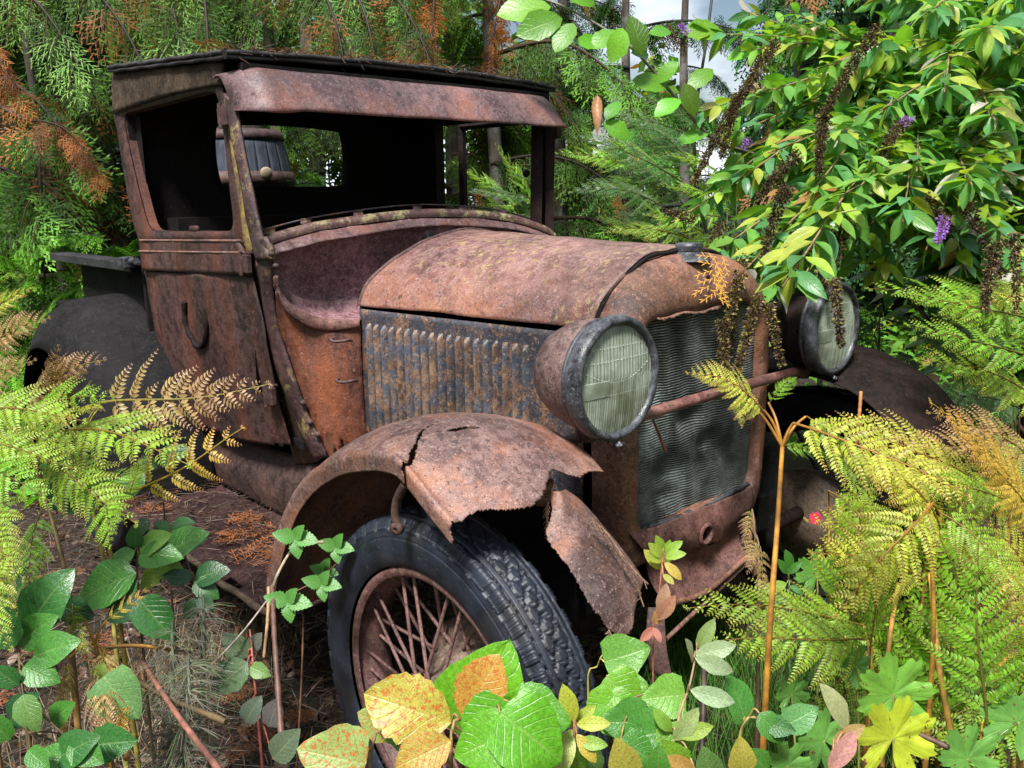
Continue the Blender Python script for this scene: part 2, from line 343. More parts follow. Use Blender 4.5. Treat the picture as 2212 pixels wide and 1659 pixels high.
# ---------------- near windscreen pillar and the painted jamb behind it
def band(l, rr, y0, name, mat, bl=.008, n=40, yy=None, th=.01):
    A = np.array([at(a, b, y=(yy(b) if yy else y0)) for a, b in l]); B2 = np.array([at(a, b, y=(yy(b) if yy else y0)) for a, b in rr])
    nm = NM(); add_grid(nm, dents(loft(A, B2, n, 8, bl), .0016, 14, 3)); o = part(nm, name, mat); solid(o, th, -1); return o
band([(484, 186), (500, 300), (514, 400), (527, 500), (534, 560)], [(503, 240), (512, 310), (531, 410), (546, 500), (552, 540)], -.592, 'painted_jamb',
     rust('yellow_paint', (.07, .045, .03), (.15, .10, .045), (.24, .17, .07), patch=16, patch_col=(.30, .21, .05), patch_lo=.50, rough=(.4, .7), streak=True), .004)
band([(492, 200), (509, 300), (528, 400), (545, 500), (560, 560)], [(512, 215), (529, 310), (549, 410), (570, 505), (592, 560)], -.604, 'windscreen_pillar', M['pillar'], .012)
yl = lambda b: float(np.interp(b, [500, 600, 700, 800, 900, 1000], [-.603, -.59, -.575, -.555, -.525, -.49]))
gap = rust('shadow_gap', (.01, .007, .006), (.03, .018, .014), (.16, .11, .03), rough=(.6, .9), streak=True)
band([(536, 540), (548, 587), (556, 657), (571, 726), (585, 813), (612, 872), (630, 952), (644, 1000)], [(566, 540), (574, 587), (580, 657), (593, 726), (609, 800), (634, 865), (660, 935), (694, 995)], 0, 'jamb', rust('jamb_paint', (.03, .018, .014), (.08, .045, .03), (.15, .10, .05), patch=10, patch_col=(.26, .19, .06), patch_lo=.55, rough=(.5, .8), streak=True), .002, 50, lambda b: yl(b)+.012)
band([(548, 512), (556, 545), (568, 587), (575, 657), (588, 726), (604, 800), (629, 865), (655, 935), (689, 995)], [(580, 512), (596, 545), (592, 600), (597, 657), (606, 712), (623, 765), (645, 830), (668, 893), (710, 983)], 0, 'cowl_post', M['pillar'], .012, 50, yl)
for a, b in ((576, 549), (586, 575), (660, 912), (676, 938), (645, 870)):
    nm = NM(); c = at(a+10, b, y=yl(b)-.012); revolve(nm, [(.0005, .009), (.006, .007), (.009, .002), (.009, -.004)], c, (0, -1, 0), 10); part(nm, 'rivet', M['frame'])

# ---------------- cowl: side panel, rim, hollow well, base of the windscreen
Rr = np.array([(-.822, -.392, 1.006), (-.823, -.394, .90), (-.826, -.393, .78), (-.83, -.385, .66), (-.84, -.36, .54)])
Lr = py([(597, 625, -.592), (601, 690, -.578), (618, 760, -.562), (645, 838, -.54), (708, 990, -.495)])
n, m = 36, 34; A, B2 = spline(Lr, n), spline(Rr, n); u = np.linspace(0, 1, m)[None, :, None]
P = A[:, None]*(1-u)+B2[:, None]*u+np.array([.35, -1, 0])*.035*np.sin(math.pi*u)
top = spline(py([(597, 628, -.592), (612, 655, -.575), (650, 682, -.53), (715, 700, -.455), (779, 702, -.395)]), m)
P = P+(top[None]-P[:1])*((1-np.linspace(0, 1, n))**2)[:, None, None]; P = dents(P, .005, 6, 8)
keep = ragged(n-1, m-1, 'n1', 5, 3); hole = P[:-1, :-1]-at(745, 852, y=-.43)
keep &= (np.linalg.norm(hole*[1, .4, 1], axis=2) > .012)
nm = NM(); add_grid(nm, P, keep=keep); cowl = part(nm, 'cowl_side', M['cowl']); solid(cowl, .003, -1)
for hx, hy in ((740, 733), (752, 820)):
    a, b2 = at(hx-20, hy-2, y=-.50), at(hx+20, hy+2, y=-.465); d = (b2-a); nrm = np.array([.4, -.9, 0])*.022
    nm = NM(); add_tube(nm, spline([a, a+nrm*.8+d*.06, a+nrm+d*.25+(0, 0, -.004), b2+nrm-d*.22, b2+nrm*.8-d*.05+(0, 0, .003), b2], 22), .0045, 8); part(nm, 'hook_handle', M['frame'])
lip = spline(py([(597, 596, -.592), (604, 630, -.585), (630, 660, -.56), (668, 680, -.515), (715, 690, -.455), (779, 690, -.40)]), 40)
arch = np.array([(-1.025, -.60, 1.170), (-1.02, -.56, 1.200), (-1.02, -.47, 1.222), (-1.02, -.37, 1.238), (-1.02, -.062, 1.262), (-1.02, .17, 1.258), (-1.02, .384, 1.236), (-1.02, .558, 1.190), (-1.02, .60, 1.165)])
# thick folded rim under the well
nm = NM(); n, m = 40, 9; ph = np.linspace(-.6, 2.5, m); T = np.gradient(lip, axis=0); T /= np.linalg.norm(T, axis=1)[:, None]
nb = np.cross(T, [0, 0, 1.]); nb /= np.linalg.norm(nb, axis=1)[:, None]; nb[nb[:, 1] > 0] *= -1
wd = .004+.026*np.sin(np.linspace(.25, 2.6, n))
P = lip[:, None]+nb[:, None]*(np.sin(ph)*.010)[None, :, None]+np.array([0, 0, 1.])*((np.cos(ph)-1)*.5)[None, :, None]*wd[:, None, None]*1.3
P = dents(P, .003, 22, 9, (.5, -.5, .6)); add_grid(nm, P); o = part(nm, 'cowl_rim', M['apron']); solid(o, .004)
# hollow well
n, m = 44, 26; archn = spline(arch[:7], n)+np.array([.012, .006, -.012]); ext = np.vstack([lip[::2], [(-.80, -.2, 1.02), (-.80, 0, 1.03), (-.80, .2, 1.03), (-.8, .36, 1.03)]])
lipn = spline(ext, n); P = np.zeros((n, m, 3))
for j, v in enumerate(np.linspace(0, 1, m)):
    # front lip -> floor -> curved back wall -> up to the arch
    a = 1-(1-v)**2.6; bz = v**2.2
    P[:, j, :2] = lipn[:, :2]*(1-a)+archn[:, :2]*a; P[:, j, 2] = lipn[:, 2]*(1-bz)+archn[:, 2]*bz
    s = np.clip(np.linspace(0, 1, n)*5, 0, 1)
    P[:, j, 2] -= .030*math.sin(math.pi*min(1, v*1.25))*s
    P[:, j, 0] -= .05*math.sin(math.pi*v)*s*np.clip(np.linspace(0, 1, n)*3, 0, 1)
    if .42 < v < .52: P[:, j, 2] += .006*s; P[:, j, 0] += .004
nm = NM(); add_grid(nm, dents(P, .004, 10, 11, (0, 0, 1))); o = part(nm, 'cowl_well', M['well']); solid(o, .003, -1)
# remains of the cowl skin below the windscreen, torn edge
n = 130; A = spline(arch, n)+np.array([.004, 0, -.012]); nm = NM(); m = 7; P = np.zeros((n, m, 3)); r = random.Random(4); dd = .04
for i in range(n):
    u = i/(n-1); dd += r.uniform(-.004, .004); dd = min(max(dd, .028), .052); wdt = dd*(1.0 if u > .06 else .5+u*8)+.012*math.sin(u*9)
    for j in range(m):
        v = j/(m-1); P[i, j] = A[i]+np.array([wdt*v, (-.010 if u < .3 else 0)*v, -.010*v-.016*v*v])
add_grid(nm, P); o = part(nm, 'torn_cowl_skin', M['visor']); solid(o, .002)
# rounded band
nm = NM(); n = 90; A = spline(arch, n); ph = np.linspace(-.5, 3.4, 9); P = A[:, None]+np.stack([np.cos(ph)*.016, 0*ph, np.sin(ph)*.018], -1)[None]
add_grid(nm, P); o = part(nm, 'windscreen_base', rust('base_paint', (.06, .03, .032), (.13, .065, .062), (.22, .12, .11), patch=16, patch_col=(.33, .30, .14), patch_lo=.53, rough=(.35, .7)))
for k in range(7):
    u = .10+.8*k/6; i = int(u*(n-1)); c = A[i]+np.array([-.012, 0, .016]); dy = .022
    nm = NM(); nm.add([c+(.010, -dy, 0), c+(.010, dy*.6, .002), c+(-.014, dy*1.2, .016), c+(-.016, -dy*.3, .014)], [(0, 1, 2, 3)]); o = part(nm, 'fixing_tab', M['pillar']); solid(o, .003)
nm = NM(); add_tube(nm, spline([(-1.06, -.59, 1.225), (-1.06, -.37, 1.265), (-1.06, -.06, 1.293), (-1.06, .17, 1.289), (-1.06, .384, 1.266), (-1.06, .55, 1.228)], 60), .0030, 6); part(nm, 'windscreen_seal', M['louvre'])
nm = NM()                                                                            # dark scuttle below the seal
B1 = spline([(-1.052, -.60, 1.19), (-1.052, -.37, 1.25), (-1.052, -.06, 1.277), (-1.052, .17, 1.273), (-1.052, .384, 1.25), (-1.052, .60, 1.19)], 40)
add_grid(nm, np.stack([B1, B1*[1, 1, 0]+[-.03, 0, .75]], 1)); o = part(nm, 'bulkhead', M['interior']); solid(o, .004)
c = at(926, 512, x=-.93); nm = NM(); revolve(nm, [(.0005, .022), (.012, .022), (.015, .015), (.019, .010), (.021, -.01)], c, (.8, -.5, .3), 16); part(nm, 'tank_cap', M['darkmetal'])
nm = NM(); add_tube(nm, [c+(.02, -.02, -.002), c+(.026, -.002, -.008)], [.006, .004], 8); part(nm, 'tap', M['rim'])

# ---------------- far pillar, far door ajar, rear and far walls
nm = NM()
for a, b, h in (((-1.03, .60, 1.60), (-1.03, .585, 1.17), .022), ((-1.045, .545, 1.62), (-1.045, .53, 1.17), .030)):
    add_tube(nm, [a, b], h, 4)
part(nm, 'windscreen_pillar', M['darkrust'], False)
c = np.array((-1.03, .625, 1.555)); nm = NM(); add_box(nm, c, (.016, .012, .03)); o = part(nm, 'hinge', M['darkrust'], False); bevel(o, .003)
nm = NM(); c = at(1138, 375, y=.51); revolve(nm, [(.0005, .02), (.010, .018), (.014, .008), (.010, -.01)], c, (.5, -.8, 0), 14); part(nm, 'window_knob', M['darkrust'])
# far door in its own swung-out plane
hx = np.array((-1.09, .62)); rx = np.array((-1.79, .80)); dv = (rx-hx); L = np.linalg.norm(dv); dv /= L
def fd(u, z): return (hx[0]+dv[0]*L*u, hx[1]+dv[1]*L*u, z)
nm = NM(); fo = [fd(u, z) for u, z in ((0, 1.60), (.5, 1.635), (1, 1.625), (1, .62), (.5, .55), (0, .55))]
def barz(a, b, wv=.018, tv=.012, name='door_frame', mat=None, par=None):
    pass
fd_nm = NM()
for a, b, r_ in (((1, 1.625), (1.0, 1.18), .017), ((1, 1.625), (.0, 1.600), .014), ((0, 1.60), (0, 1.18), .014), ((0, 1.19), (1, 1.19), .016)):
    add_tube(fd_nm, [fd(*a), fd(*b)], r_, 6)
P = np.array([[fd(u, z) for u in np.linspace(0, 1, 6)] for z in np.linspace(.6, 1.19, 6)]); add_grid(fd_nm, P)
fdo = part(fd_nm, 'door', M['darkrust'], False); solid(fdo, .006); fdo['label'] = 'far side door standing slightly open'
nm = NM(); yb = np.linspace(-.60, .60, 61); zb = np.linspace(.62, 1.77, 47); P = np.array([[(-1.93, y, z) for y in yb] for z in zb])
cy, cz = P[:-1, :-1, 1]+.01, P[:-1, :-1, 2]+.0125; dx = np.abs(cy+.008)-.24; dz = np.abs(cz-1.484)-.075; inside = np.hypot(np.maximum(dx, 0), np.maximum(dz, 0)) < .05
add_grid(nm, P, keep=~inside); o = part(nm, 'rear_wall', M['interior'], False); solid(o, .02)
th = np.linspace(0, 2*math.pi, 64, endpoint=False); c4 = []
for t_ in th:
    cx, sz = math.cos(t_), math.sin(t_); c4.append((-1.915, -.008+.24*np.sign(cx)*min(1, abs(cx)*1.5)+.05*cx, 1.484+.075*np.sign(sz)*min(1, abs(sz)*1.5)+.05*sz))
c4 = np.array(c4); nm = NM(); Q = np.stack([c4+(0.0, 0, 0), c4+(0, .012*np.cos(th)[:, None][:, 0].mean(), 0)], 1)
ctr = c4.mean(0); Q = np.stack([ctr+(c4-ctr)*[1, 1.10, 1.2], ctr+(c4-ctr)*[1, .985, .98]+(.006, 0, 0), ctr+(c4-ctr)*[1, .97, .96]+(-.03, 0, 0)], 1); add_grid(nm, Q, cn=True); o = part(nm, 'rear_window_frame', M['interior']); 
nm = NM(); P = np.array([[(x, .60, z) for x in (-1.93, -1.72)] for z in (.6, 1.70)]); add_grid(nm, P); add_box(nm, (-1.71, .595, 1.2), (.016, .02, .5)); o = part(nm, 'far_quarter_panel', M['darkrust'], False); solid(o, .008)
nm = NM()                                                                            # near rear post of the cab
l = [(246, 236), (262, 340), (285, 470), (303, 530), (313, 590), (336, 720), (352, 800), (372, 866)]
A = np.array([sidept(a, b, -.002) for a, b in l]); Bk = A+np.array([-.045, .02, 0]); add_grid(nm, loft(A+(0.016, 0, 0), Bk, 30, 4, .006)); P = np.stack([spline(Bk, 30), spline(Bk*[1, 0, 1]+[-.02, -.50, 0], 30)], 1); add_grid(nm, P)
part(nm, 'rear_post', M['door'])
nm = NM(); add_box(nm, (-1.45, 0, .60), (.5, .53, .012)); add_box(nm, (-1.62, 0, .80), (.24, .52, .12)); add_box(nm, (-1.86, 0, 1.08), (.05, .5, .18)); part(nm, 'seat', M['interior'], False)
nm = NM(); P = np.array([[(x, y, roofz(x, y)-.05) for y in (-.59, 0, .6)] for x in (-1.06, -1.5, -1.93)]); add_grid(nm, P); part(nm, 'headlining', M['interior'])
nm = NM(); add_grid(nm, np.array([[(x, .605, z) for z in (1.612, 1.72)] for x in (-1.05, -1.93)])); o = part(nm, 'far_side_board', M['darkrust'], False); solid(o, .01)
nm = NM(); P = np.array([[(x, -.575, z) for x in (-1.93, -1.87)] for z in (.6, 1.70)]); add_grid(nm, P); part(nm, 'door_lining', M['interior'], False)
for s in (1,):
    nm = NM(); P = np.array([[(-1.08+.06*u, .60-.01*z, .55+.62*z) for u in (0, 1)] for z in (0, 1)]); add_grid(nm, P)
nm = NM(); A = spline(arch[4:], 30); B2 = np.stack([A[:, 0]+.2, A[:, 1]*.66, A[:, 2]*0+1.0], 1)
Pf = loft([(-1.02, .60, 1.17), (-1.02, .59, .9), (-1.0, .54, .6)], [(-.822, .392, 1.006), (-.826, .39, .8), (-.83, .38, .6)], 12, 10, -.03); add_grid(nm, Pf); o = part(nm, 'cowl_side', M['darkrust']); solid(o, .003)

# ---------------- bonnet top
def hood_sec(x):
    u = (x+.822)/.80                                  # 0 at the cowl, 1 at the radiator
    hw = .394+(-.306+.394)*(-u) ; hw = .394-.088*u; zt = 1.214-.024*u; zs = 1.018+.004*u
    pts = [(-hw, zs), (-hw+.012, zs+.028), (-hw*.90, zs+.066-.004*u), (-hw*.72, zs+.115-.008*u), (-hw*.45, zs+.163-.012*u), (-hw*.2, zt-.008), (0, zt)]
    pts = pts+[(-a, b) for a, b in pts[-2::-1]]; return spline([(x, a, b) for a, b in pts], 60)
X = np.linspace(-.822, -.012, 60); P = np.array([hood_sec(x) for x in X])
P[:, :, 2] += (.004*np.sin(X*9))[:, None]*np.exp(-((P[:, :, 1]+.1)/.12)**2); 
P[-1, :, 0] -= 0; P = dents(P, .005, 4, 12, (0, 0, 1))
w_ = np.clip((P[:, :, 2]-1.02)/.17, 0, 1); P[:, :, 0] += (np.linspace(0, 1, 60)**6)[:, None]*(.022*w_)                  # front edge leans forward at the crown
nm = NM(); add_grid(nm, P); o = part(nm, 'bonnet', M['hood']); solid(o, .003, -1)
nm = NM(); add_tube(nm, P[0]+np.array([.0, 0, .003]), .0065, 6); part(nm, 'bonnet_rear_bead', M['frame'])
nm = NM(); add_tube(nm, P[-1]+np.array([.0055, 0, -.004]), .0050, 6); part(nm, 'bonnet_seam', M['interior'])  # black tube stands in for the shaded gap before the shell
nm = NM(); Pi = np.array([hood_sec(x) for x in (-.10, -.04, .012)]); Pi = (Pi-[0, 0, 1.05])*[1, .95, .90]+[0, 0, 1.045]; add_grid(nm, Pi); part(nm, 'bonnet_ledge', M['darkmetal'])

# ---------------- bonnet sides with louvres
def bonnet_side(s, mat, lou=True):
    H = lambda x: (.392+(.306-.392)*(x+.822)/.80)
    X = np.linspace(-.820, -.030, 80); Z = np.linspace(1.008, .57, 30)
    P = np.array([[(x, s*(H(x)+.002), z) for z in Z] for x in X]); P = dents(P, .0035, 6, 13+s, (0, 1, 0)); nm = NM(); add_grid(nm, P)
    o = part(nm, 'bonnet_side', mat); solid(o, .003)
    if not lou: return
    for k in range(19):
        x0 = -.792+k*.0322; lp = []
        zt, zb = .970-.0002*k, .645
        nm = NM(); m = 9
        prof = [(-.35, 0), (0, .25), (.35, .75), (.6, 1.0), (.76, .95), (.84, .05), (.9, -.1)]
        zz = np.concatenate([np.linspace(0, .05, 5), np.linspace(.08, .92, 12), np.linspace(.95, 1, 5)])
        G = []
        for zc in zz:
            e = math.sin(min(1, min(zc, 1-zc)/.05)*math.pi/2)
            G.append([(x0+a*.019+.004, s*(H(x0)+.0015+b*.0165*e), zt+(zb-zt)*zc) for a, b in prof])
        add_grid(nm, np.array(G)); part(nm, 'louvre', M['louvre'])
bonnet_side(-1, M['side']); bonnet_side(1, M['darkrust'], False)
# ---------------- radiator shell, core and lower panels
N = 144; th = np.linspace(0, 2*math.pi, N, endpoint=False)
def outline(poly, cz=.80):
    """resample a closed y,z outline at N even angles about (0, cz)"""
    P = np.array(poly, float); P = np.vstack([P, P[:1]]); S = []
    for a, b in zip(P[:-1], P[1:]): S += [a+(b-a)*k/40 for k in range(40)]
    S = np.array(S); an = np.arctan2(S[:, 1]-cz, S[:, 0]) % (2*math.pi); o = np.argsort(an); an, S = an[o], S[o]
    return np.stack([np.interp(th, an, S[:, 0], period=2*math.pi), np.interp(th, an, S[:, 1], period=2*math.pi)], 1)
hs = [(.262, .44), (.292, .50), (.303, .60), (.308, .80), (.306, .98), (.292, 1.05), (.262, 1.098), (.215, 1.135), (.15, 1.162), (.08, 1.174), (0, 1.178)]
OUT = outline(hs+[(-a, b) for a, b in hs[-2::-1]])
ins = [(.0, .548), (.19, .536), (.230, .545), (.247, .575), (.252, .8), (.250, .98), (.238, 1.018), (.205, 1.040), (.14, 1.046), (.0, 1.046)]
INN = outline(ins+[(-a, b) for a, b in ins[-2:0:-1]]); INN[:, 1] += .003*np.sin(INN[:, 0]*45)*(INN[:, 1] > 1.0)
rings = []
for x, so_, f in ((-.012, .985, 0), (-.006, 1.0, 0), (.03, 1.0, 0), (.058, .992, 0), (.075, .985, .10), (.086, .985, .28), (.090, .985, .6), (.090, .985, .88), (.084, .985, 1.0), (.06, .985, 1.0)):
    A = (OUT-[0, .8])*so_+[0, .8]; Q = A*(1-f)+INN*f
    crown = np.clip((Q[:, 1]-1.0)/.17, 0, 1); rings.append(np.stack([np.full(N, x)-crown*.022*(f < .5), Q[:, 0], Q[:, 1]], 1))
P = np.stack(rings, 1); P = dents(P, .0035, 9, 21, (1, 0, .3)); nm = NM(); add_grid(nm, P, cn=True); shell = part(nm, 'radiator_shell', M['shell'])
nm = NM(); r = random.Random(9); L = []                                                # peeled rust edge above the core
Y = np.linspace(-.20, .05, 40); top = np.array([(.090, y, 1.046+.003*math.sin(y*45)) for y in Y]); bot = top+np.array([[.002+.004*abs(math.sin(y*60)), 0, -.003-.006*r.random()*abs(math.sin(i*.5))] for i, y in enumerate(Y)])
add_grid(nm, np.stack([top, bot], 1)); o = part(nm, 'peeled_edge', M['shell']); solid(o, .002)
nm = NM(); pr = [(.0005, .019), (.024, .020), (.031, .019), (.032, .017)]+[(.0345 if k % 2 else .0325, .015-.0025*k) for k in range(7)]+[(.034, -.003), (.044, -.010), (.055, -.022)]
revolve(nm, pr, (.028, 0, 1.180), (0, 0, 1), 32); part(nm, 'filler_cap', M['rim'])
nm = NM(); c = at(1524, 606, x=.075); revolve(nm, [(.0005, .002), (.008, .003), (.012, .010), (.016, .006), (.018, -.003)], c, (1, 0, .2), 14); part(nm, 'shell_boss', M['apron'])
m, t, b, o_ = new_mat('core_fins'); v = coords(t); n1 = nnoise(t, 9, 4, .6, v); n2 = nnoise(t, 120, 3, .6, v)
c = ramp(t, n1, [(.38, (.10, .11, .105)), (.54, (.26, .29, .28)), (.68, (.50, .56, .54))]); c = mix(t, c, (.03, .026, .022), ramp(t, n2, [(.52, 0.), (.66, .7)])); vc = t.nodes.new('ShaderNodeVertexColor'); vc.layer_name = 'Col'; c = mix(t, c, vc.outputs['Color'], 1., 'MULTIPLY')
t.links.new(c, b.inputs['Base Color']); b.inputs['Metallic'].default_value = .35; b.inputs['Roughness'].default_value = .42; M['fins'] = m
rows, ncol = 80, 90; Y = np.linspace(-.256, .256, ncol); Zr = np.linspace(.530, 1.052, rows*3+1)
YY, ZZ = np.meshgrid(Y, Zr); k = np.arange(rows*3+1) % 3; xo = np.array([.0, .0065, .0072])[k]-.015*(k == 0)
wob = .0010*np.sin(YY*37+1)+.0014*np.sin(YY*60+ZZ*20)+.0006*np.sign(np.sin(YY*110))
pr = np.exp(-(((YY+.02)/.05)**2+((ZZ-.78)/.03)**2))*.012+np.exp(-(((YY+.10)/.06)**2+((ZZ-.66)/.035)**2))*.012+np.exp(-(((YY-.05)/.035)**2+((ZZ-.70)/.03)**2))*.012+np.exp(-(((YY+.12)/.05)**2+((ZZ-.60)/.02)**2))*.010
P = np.stack([.058+xo[:, None]-pr*1.9+fbm(np.stack([YY*0, YY, ZZ], -1)[::3, ::3], 9, 2, 3).repeat(3, 0)[:rows*3+1].repeat(3, 1)[:, :ncol]*.003, YY, ZZ+wob], -1)
nm = NM(); add_grid(nm, P); nm.C = [np.repeat(np.where(k == 0, .0, 1.25)[:, None], ncol, 1).reshape(-1, 1)*np.ones(3)]; part(nm, 'radiator_core', M['fins'], False)  # groove rows painted black for the shade between the fins
nm = NM(); add_grid(nm, np.array([[(.036, y, z) for y in (-.25, .25)] for z in (.5, 1.06)])); part(nm, 'radiator_tank', M['darkmetal'])
nm = NM(); A = [(.080, -.20, .546), (.080, -.1, .540), (.080, .1, .541), (.080, .226, .55)]; add_tube(nm, spline(A, 40), .006+.0015*np.sin(np.arange(40)*1.3), 6); part(nm, 'core_bottom_seam', M['rim'])
nm = NM(); add_tube(nm, [at(1410, 905, x=.098), at(1438, 975, x=.098)], [.0035, .005], 4); part(nm, 'broken_strip', M['cowl'])
# cross panel with the crank hole, pan below
tp = [at(a, b, x=.094) for a, b in ((1358, 1150), (1400, 1142), (1480, 1112), (1560, 1080), (1625, 1052))]; bt = [at(a, b, x=.096) for a, b in ((1395, 1210), (1420, 1205), (1475, 1190), (1542, 1178), (1612, 1118))]
n, m = 60, 22; P = dents(loft(tp, bt, n, m, .012, (1, 0, 0)), .004, 12, 23, (1, 0, 0)); hc = at(1524, 1153, x=.107)
keep = (np.linalg.norm((P[:-1, :-1]-hc)[:, :, 1:], axis=2) > .021) & ragged(n-1, m-1, 'm1', 2, 5)
nm = NM(); add_grid(nm, P, keep=keep); o = part(nm, 'crank_panel', M['apron']); solid(o, .004, -1)
nm = NM(); a_ = np.linspace(0, 2*math.pi, 24, endpoint=False); P = np.array([[hc+np.array([dx, r_*math.cos(t_), r_*math.sin(t_)]) for r_, dx in ((.029, .002), (.024, .009), (.0195, .005), (.0185, -.008))] for t_ in a_]); add_grid(nm, P, cn=True); part(nm, 'crank_hole', M['apron']); nm = NM(); revolve(nm, [(.0005, 0), (.021, 0)], hc-np.array([.011, 0, 0]), (1, 0, 0), 20); part(nm, 'crank_hole_shade', M['interior'])  # the dark disc stands in for the shade inside the hole
nm = NM(); tp = [at(a, b, x=.088) for a, b in ((1398, 1205), (1475, 1186), (1545, 1172), (1612, 1112))]; bt = [at(a, b, x=.12) for a, b in ((1436, 1306), (1500, 1288), (1534, 1270), (1612, 1202))]
P = dents(loft(tp, bt, 50, 20, .02, (-1, 0, 0)), .004, 9, 24, (1, 0, 0)); add_grid(nm, P); o = part(nm, 'engine_pan', M['apron']); solid(o, .003)
nm = NM(); add_tube(nm, spline(np.array(bt)+[.003, 0, 0], 30), .0075, 8); add_tube(nm, [at(1440, 1380, x=.12), at(1640, 1190, x=.12)], .006, 6); part(nm, 'pan_edge', M['shell'])
nm = NM(); P = loft([at(1400, 1312, y=-.33), at(1436, 1312, y=-.31)], [at(1405, 1450, y=-.36), at(1456, 1475, y=-.33)], 10, 14, .01); add_grid(nm, P); o = part(nm, 'bumper_iron', M['valance']); solid(o, .005)
# ---------------- headlamps
m, t, b, o_ = new_mat('lens_glass'); v = coords(t)
n1 = nnoise(t, 14, 4, .6, v); t.links.new(ramp(t, n1, [(.35, (.26, .30, .20)), (.6, (.58, .65, .54))]), b.inputs['Base Color']); b.inputs['Roughness'].default_value = .08
b.inputs['Transmission Weight'].default_value = .55; b.inputs['IOR'].default_value = 1.4; M['lens'] = m
m, t, b, o_ = new_mat('lens_ridge'); b.inputs['Base Color'].default_value = (.75, .78, .74, 1); b.inputs['Roughness'].default_value = .15; M['ridge'] = m
m, t, b, o_ = new_mat('reflector'); b.inputs['Base Color'].default_value = (.75, .76, .66, 1); b.inputs['Metallic'].default_value = .6; b.inputs['Roughness'].default_value = .4; M['refl'] = m
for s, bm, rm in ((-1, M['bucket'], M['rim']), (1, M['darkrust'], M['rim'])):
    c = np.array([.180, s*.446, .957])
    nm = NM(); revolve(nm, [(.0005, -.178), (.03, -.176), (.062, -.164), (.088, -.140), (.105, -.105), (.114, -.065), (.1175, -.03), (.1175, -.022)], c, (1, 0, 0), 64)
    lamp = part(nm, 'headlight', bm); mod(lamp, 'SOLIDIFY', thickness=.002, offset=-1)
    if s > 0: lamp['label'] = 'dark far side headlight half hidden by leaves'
    nm = NM(); revolve(nm, [(.1165, -.034), (.1205, -.033), (.1205, -.028), (.1185, -.026), (.1225, -.022), (.1265, -.012), (.1275, 0), (.1255, .010), (.1205, .0155), (.114, .016), (.1095, .012), (.107, .004), (.109, -.004)], c, (1, 0, 0), 80); o = subpart(nm, 'lamp_rim', rm, lamp)
    q = 110; g = np.linspace(-.1105, .1105, q); GY, GZ_ = np.meshgrid(g, g); rr = np.hypot(GY, GZ_)
    fl = .0013*np.abs(np.sin(GY*math.pi/.0056))*(GZ_ < -.029)+.0016*np.abs(np.sin(GY*math.pi/.0095))*(GZ_ > .003)+.0013*np.abs(np.sin(GY*math.pi/.0056))*((GZ_ <= .003)&(GZ_ >= -.029)&(GY > -.03))
    P = np.stack([c[0]+.012-rr**2*.7-fl*1.6, c[1]+GY, c[2]+GZ_], -1); nm = NM(); add_grid(nm, P, keep=rr[:-1, :-1] < .109); o = subpart(nm, 'lens', M['lens'], lamp, False); mod(o, 'SOLIDIFY', thickness=.003, offset=1)
    for z0, amp, sag in ((.066, .0009, 0), (.040, .0009, 0), (.012, .0007, .016), (-.028, .0004, 0)):
        hw = math.sqrt(.1015**2-z0**2)*.97; yy = np.linspace(-hw, hw, 90)
        zz_ = z0+amp*np.sign(np.sin(yy*math.pi/.0048))-sag*np.cos(yy/hw*math.pi/2)+ (sag*.9*np.abs(yy/hw)**2)
        nm = NM(); add_tube(nm, np.stack([c[0]+.0128-(yy**2+zz_**2)*.7, c[1]+yy, c[2]+zz_], 1), .0010, 4); subpart(nm, 'lens_ridge', M['ridge'], lamp)
    nm = NM(); revolve(nm, [(.0005, -.11), (.05, -.095), (.08, -.06), (.10, -.01)], c, (1, 0, 0), 40); subpart(nm, 'reflector', M['refl'], lamp)
    nm = NM(); e = c+(.012, 0, -.130); add_tube(nm, [e+(-.02, 0, .006), e, e+(.008, 0, -.006)], [.006, .005, .004], 6); add_box(nm, e+(0.004, 0, -.004), (.003, .011, .004)); subpart(nm, 'clamp_screw', M['rim'], lamp)
    nm = NM(); add_tube(nm, [(.105, s*.44, .85), (.10, s*.44, .815)], [.03, .02], 10); add_tube(nm, spline([(.10, s*.44, .825), (.03, s*.455, .79), (-.03, s*.47, .74)], 12), .0125, 8); part(nm, 'lamp_bracket', M['frame'])
nm = NM(); A, B2 = at(1385, 899, x=.112), at(1722, 803, x=.112); add_tube(nm, [A+(B2-A)*u+(0, 0, .004*math.sin(u*3.1)) for u in np.linspace(-.12, 1.1, 16)], .0135, 12); part(nm, 'headlamp_bar', rust('bar_rust', (.12, .045, .04), (.22, .09, .075), (.32, .17, .14), rough=(.35, .6)))

# ---------------- front wings
def wing(L, K, I, ns, nt, s=-1):
    L, K, I = (spline([(a, s*abs(b), c_) for a, b, c_ in q], ns) for q in (L, K, I)); P = np.zeros((ns, nt, 3)); ctr = np.array([0.02, 0, .33])
    for j, t_ in enumerate(np.linspace(0, 1, nt)):
        rad = (L-ctr)*[1, 0, 1]; rad /= np.linalg.norm(rad, axis=1)[:, None]; C0 = L+rad*.030+[0, s*.004, 0]
        if t_ < .09: P[:, j] = L+(C0-L)*t_/.09
        else:
            u = (t_-.09)/.91; Cc = 2*K-(C0+I)/2; P[:, j] = (1-u)**2*C0+2*u*(1-u)*Cc+u*u*I
            P[:, j] += rad*(.007*math.exp(-((u-.0)/.02)**2)-.004*math.exp(-((u-.055)/.03)**2))
    return P
Lp = [(-.525, .86, .30), (-.479, .88, .41), (-.426, .88, .525), (-.352, .88, .635), (-.262, .88, .716), (-.147, .88, .781), (-.046, .88, .815), (.03, .88, .826), (.069, .88, .814), (.137, .88, .775), (.205, .88, .736), (.265, .88, .695)]
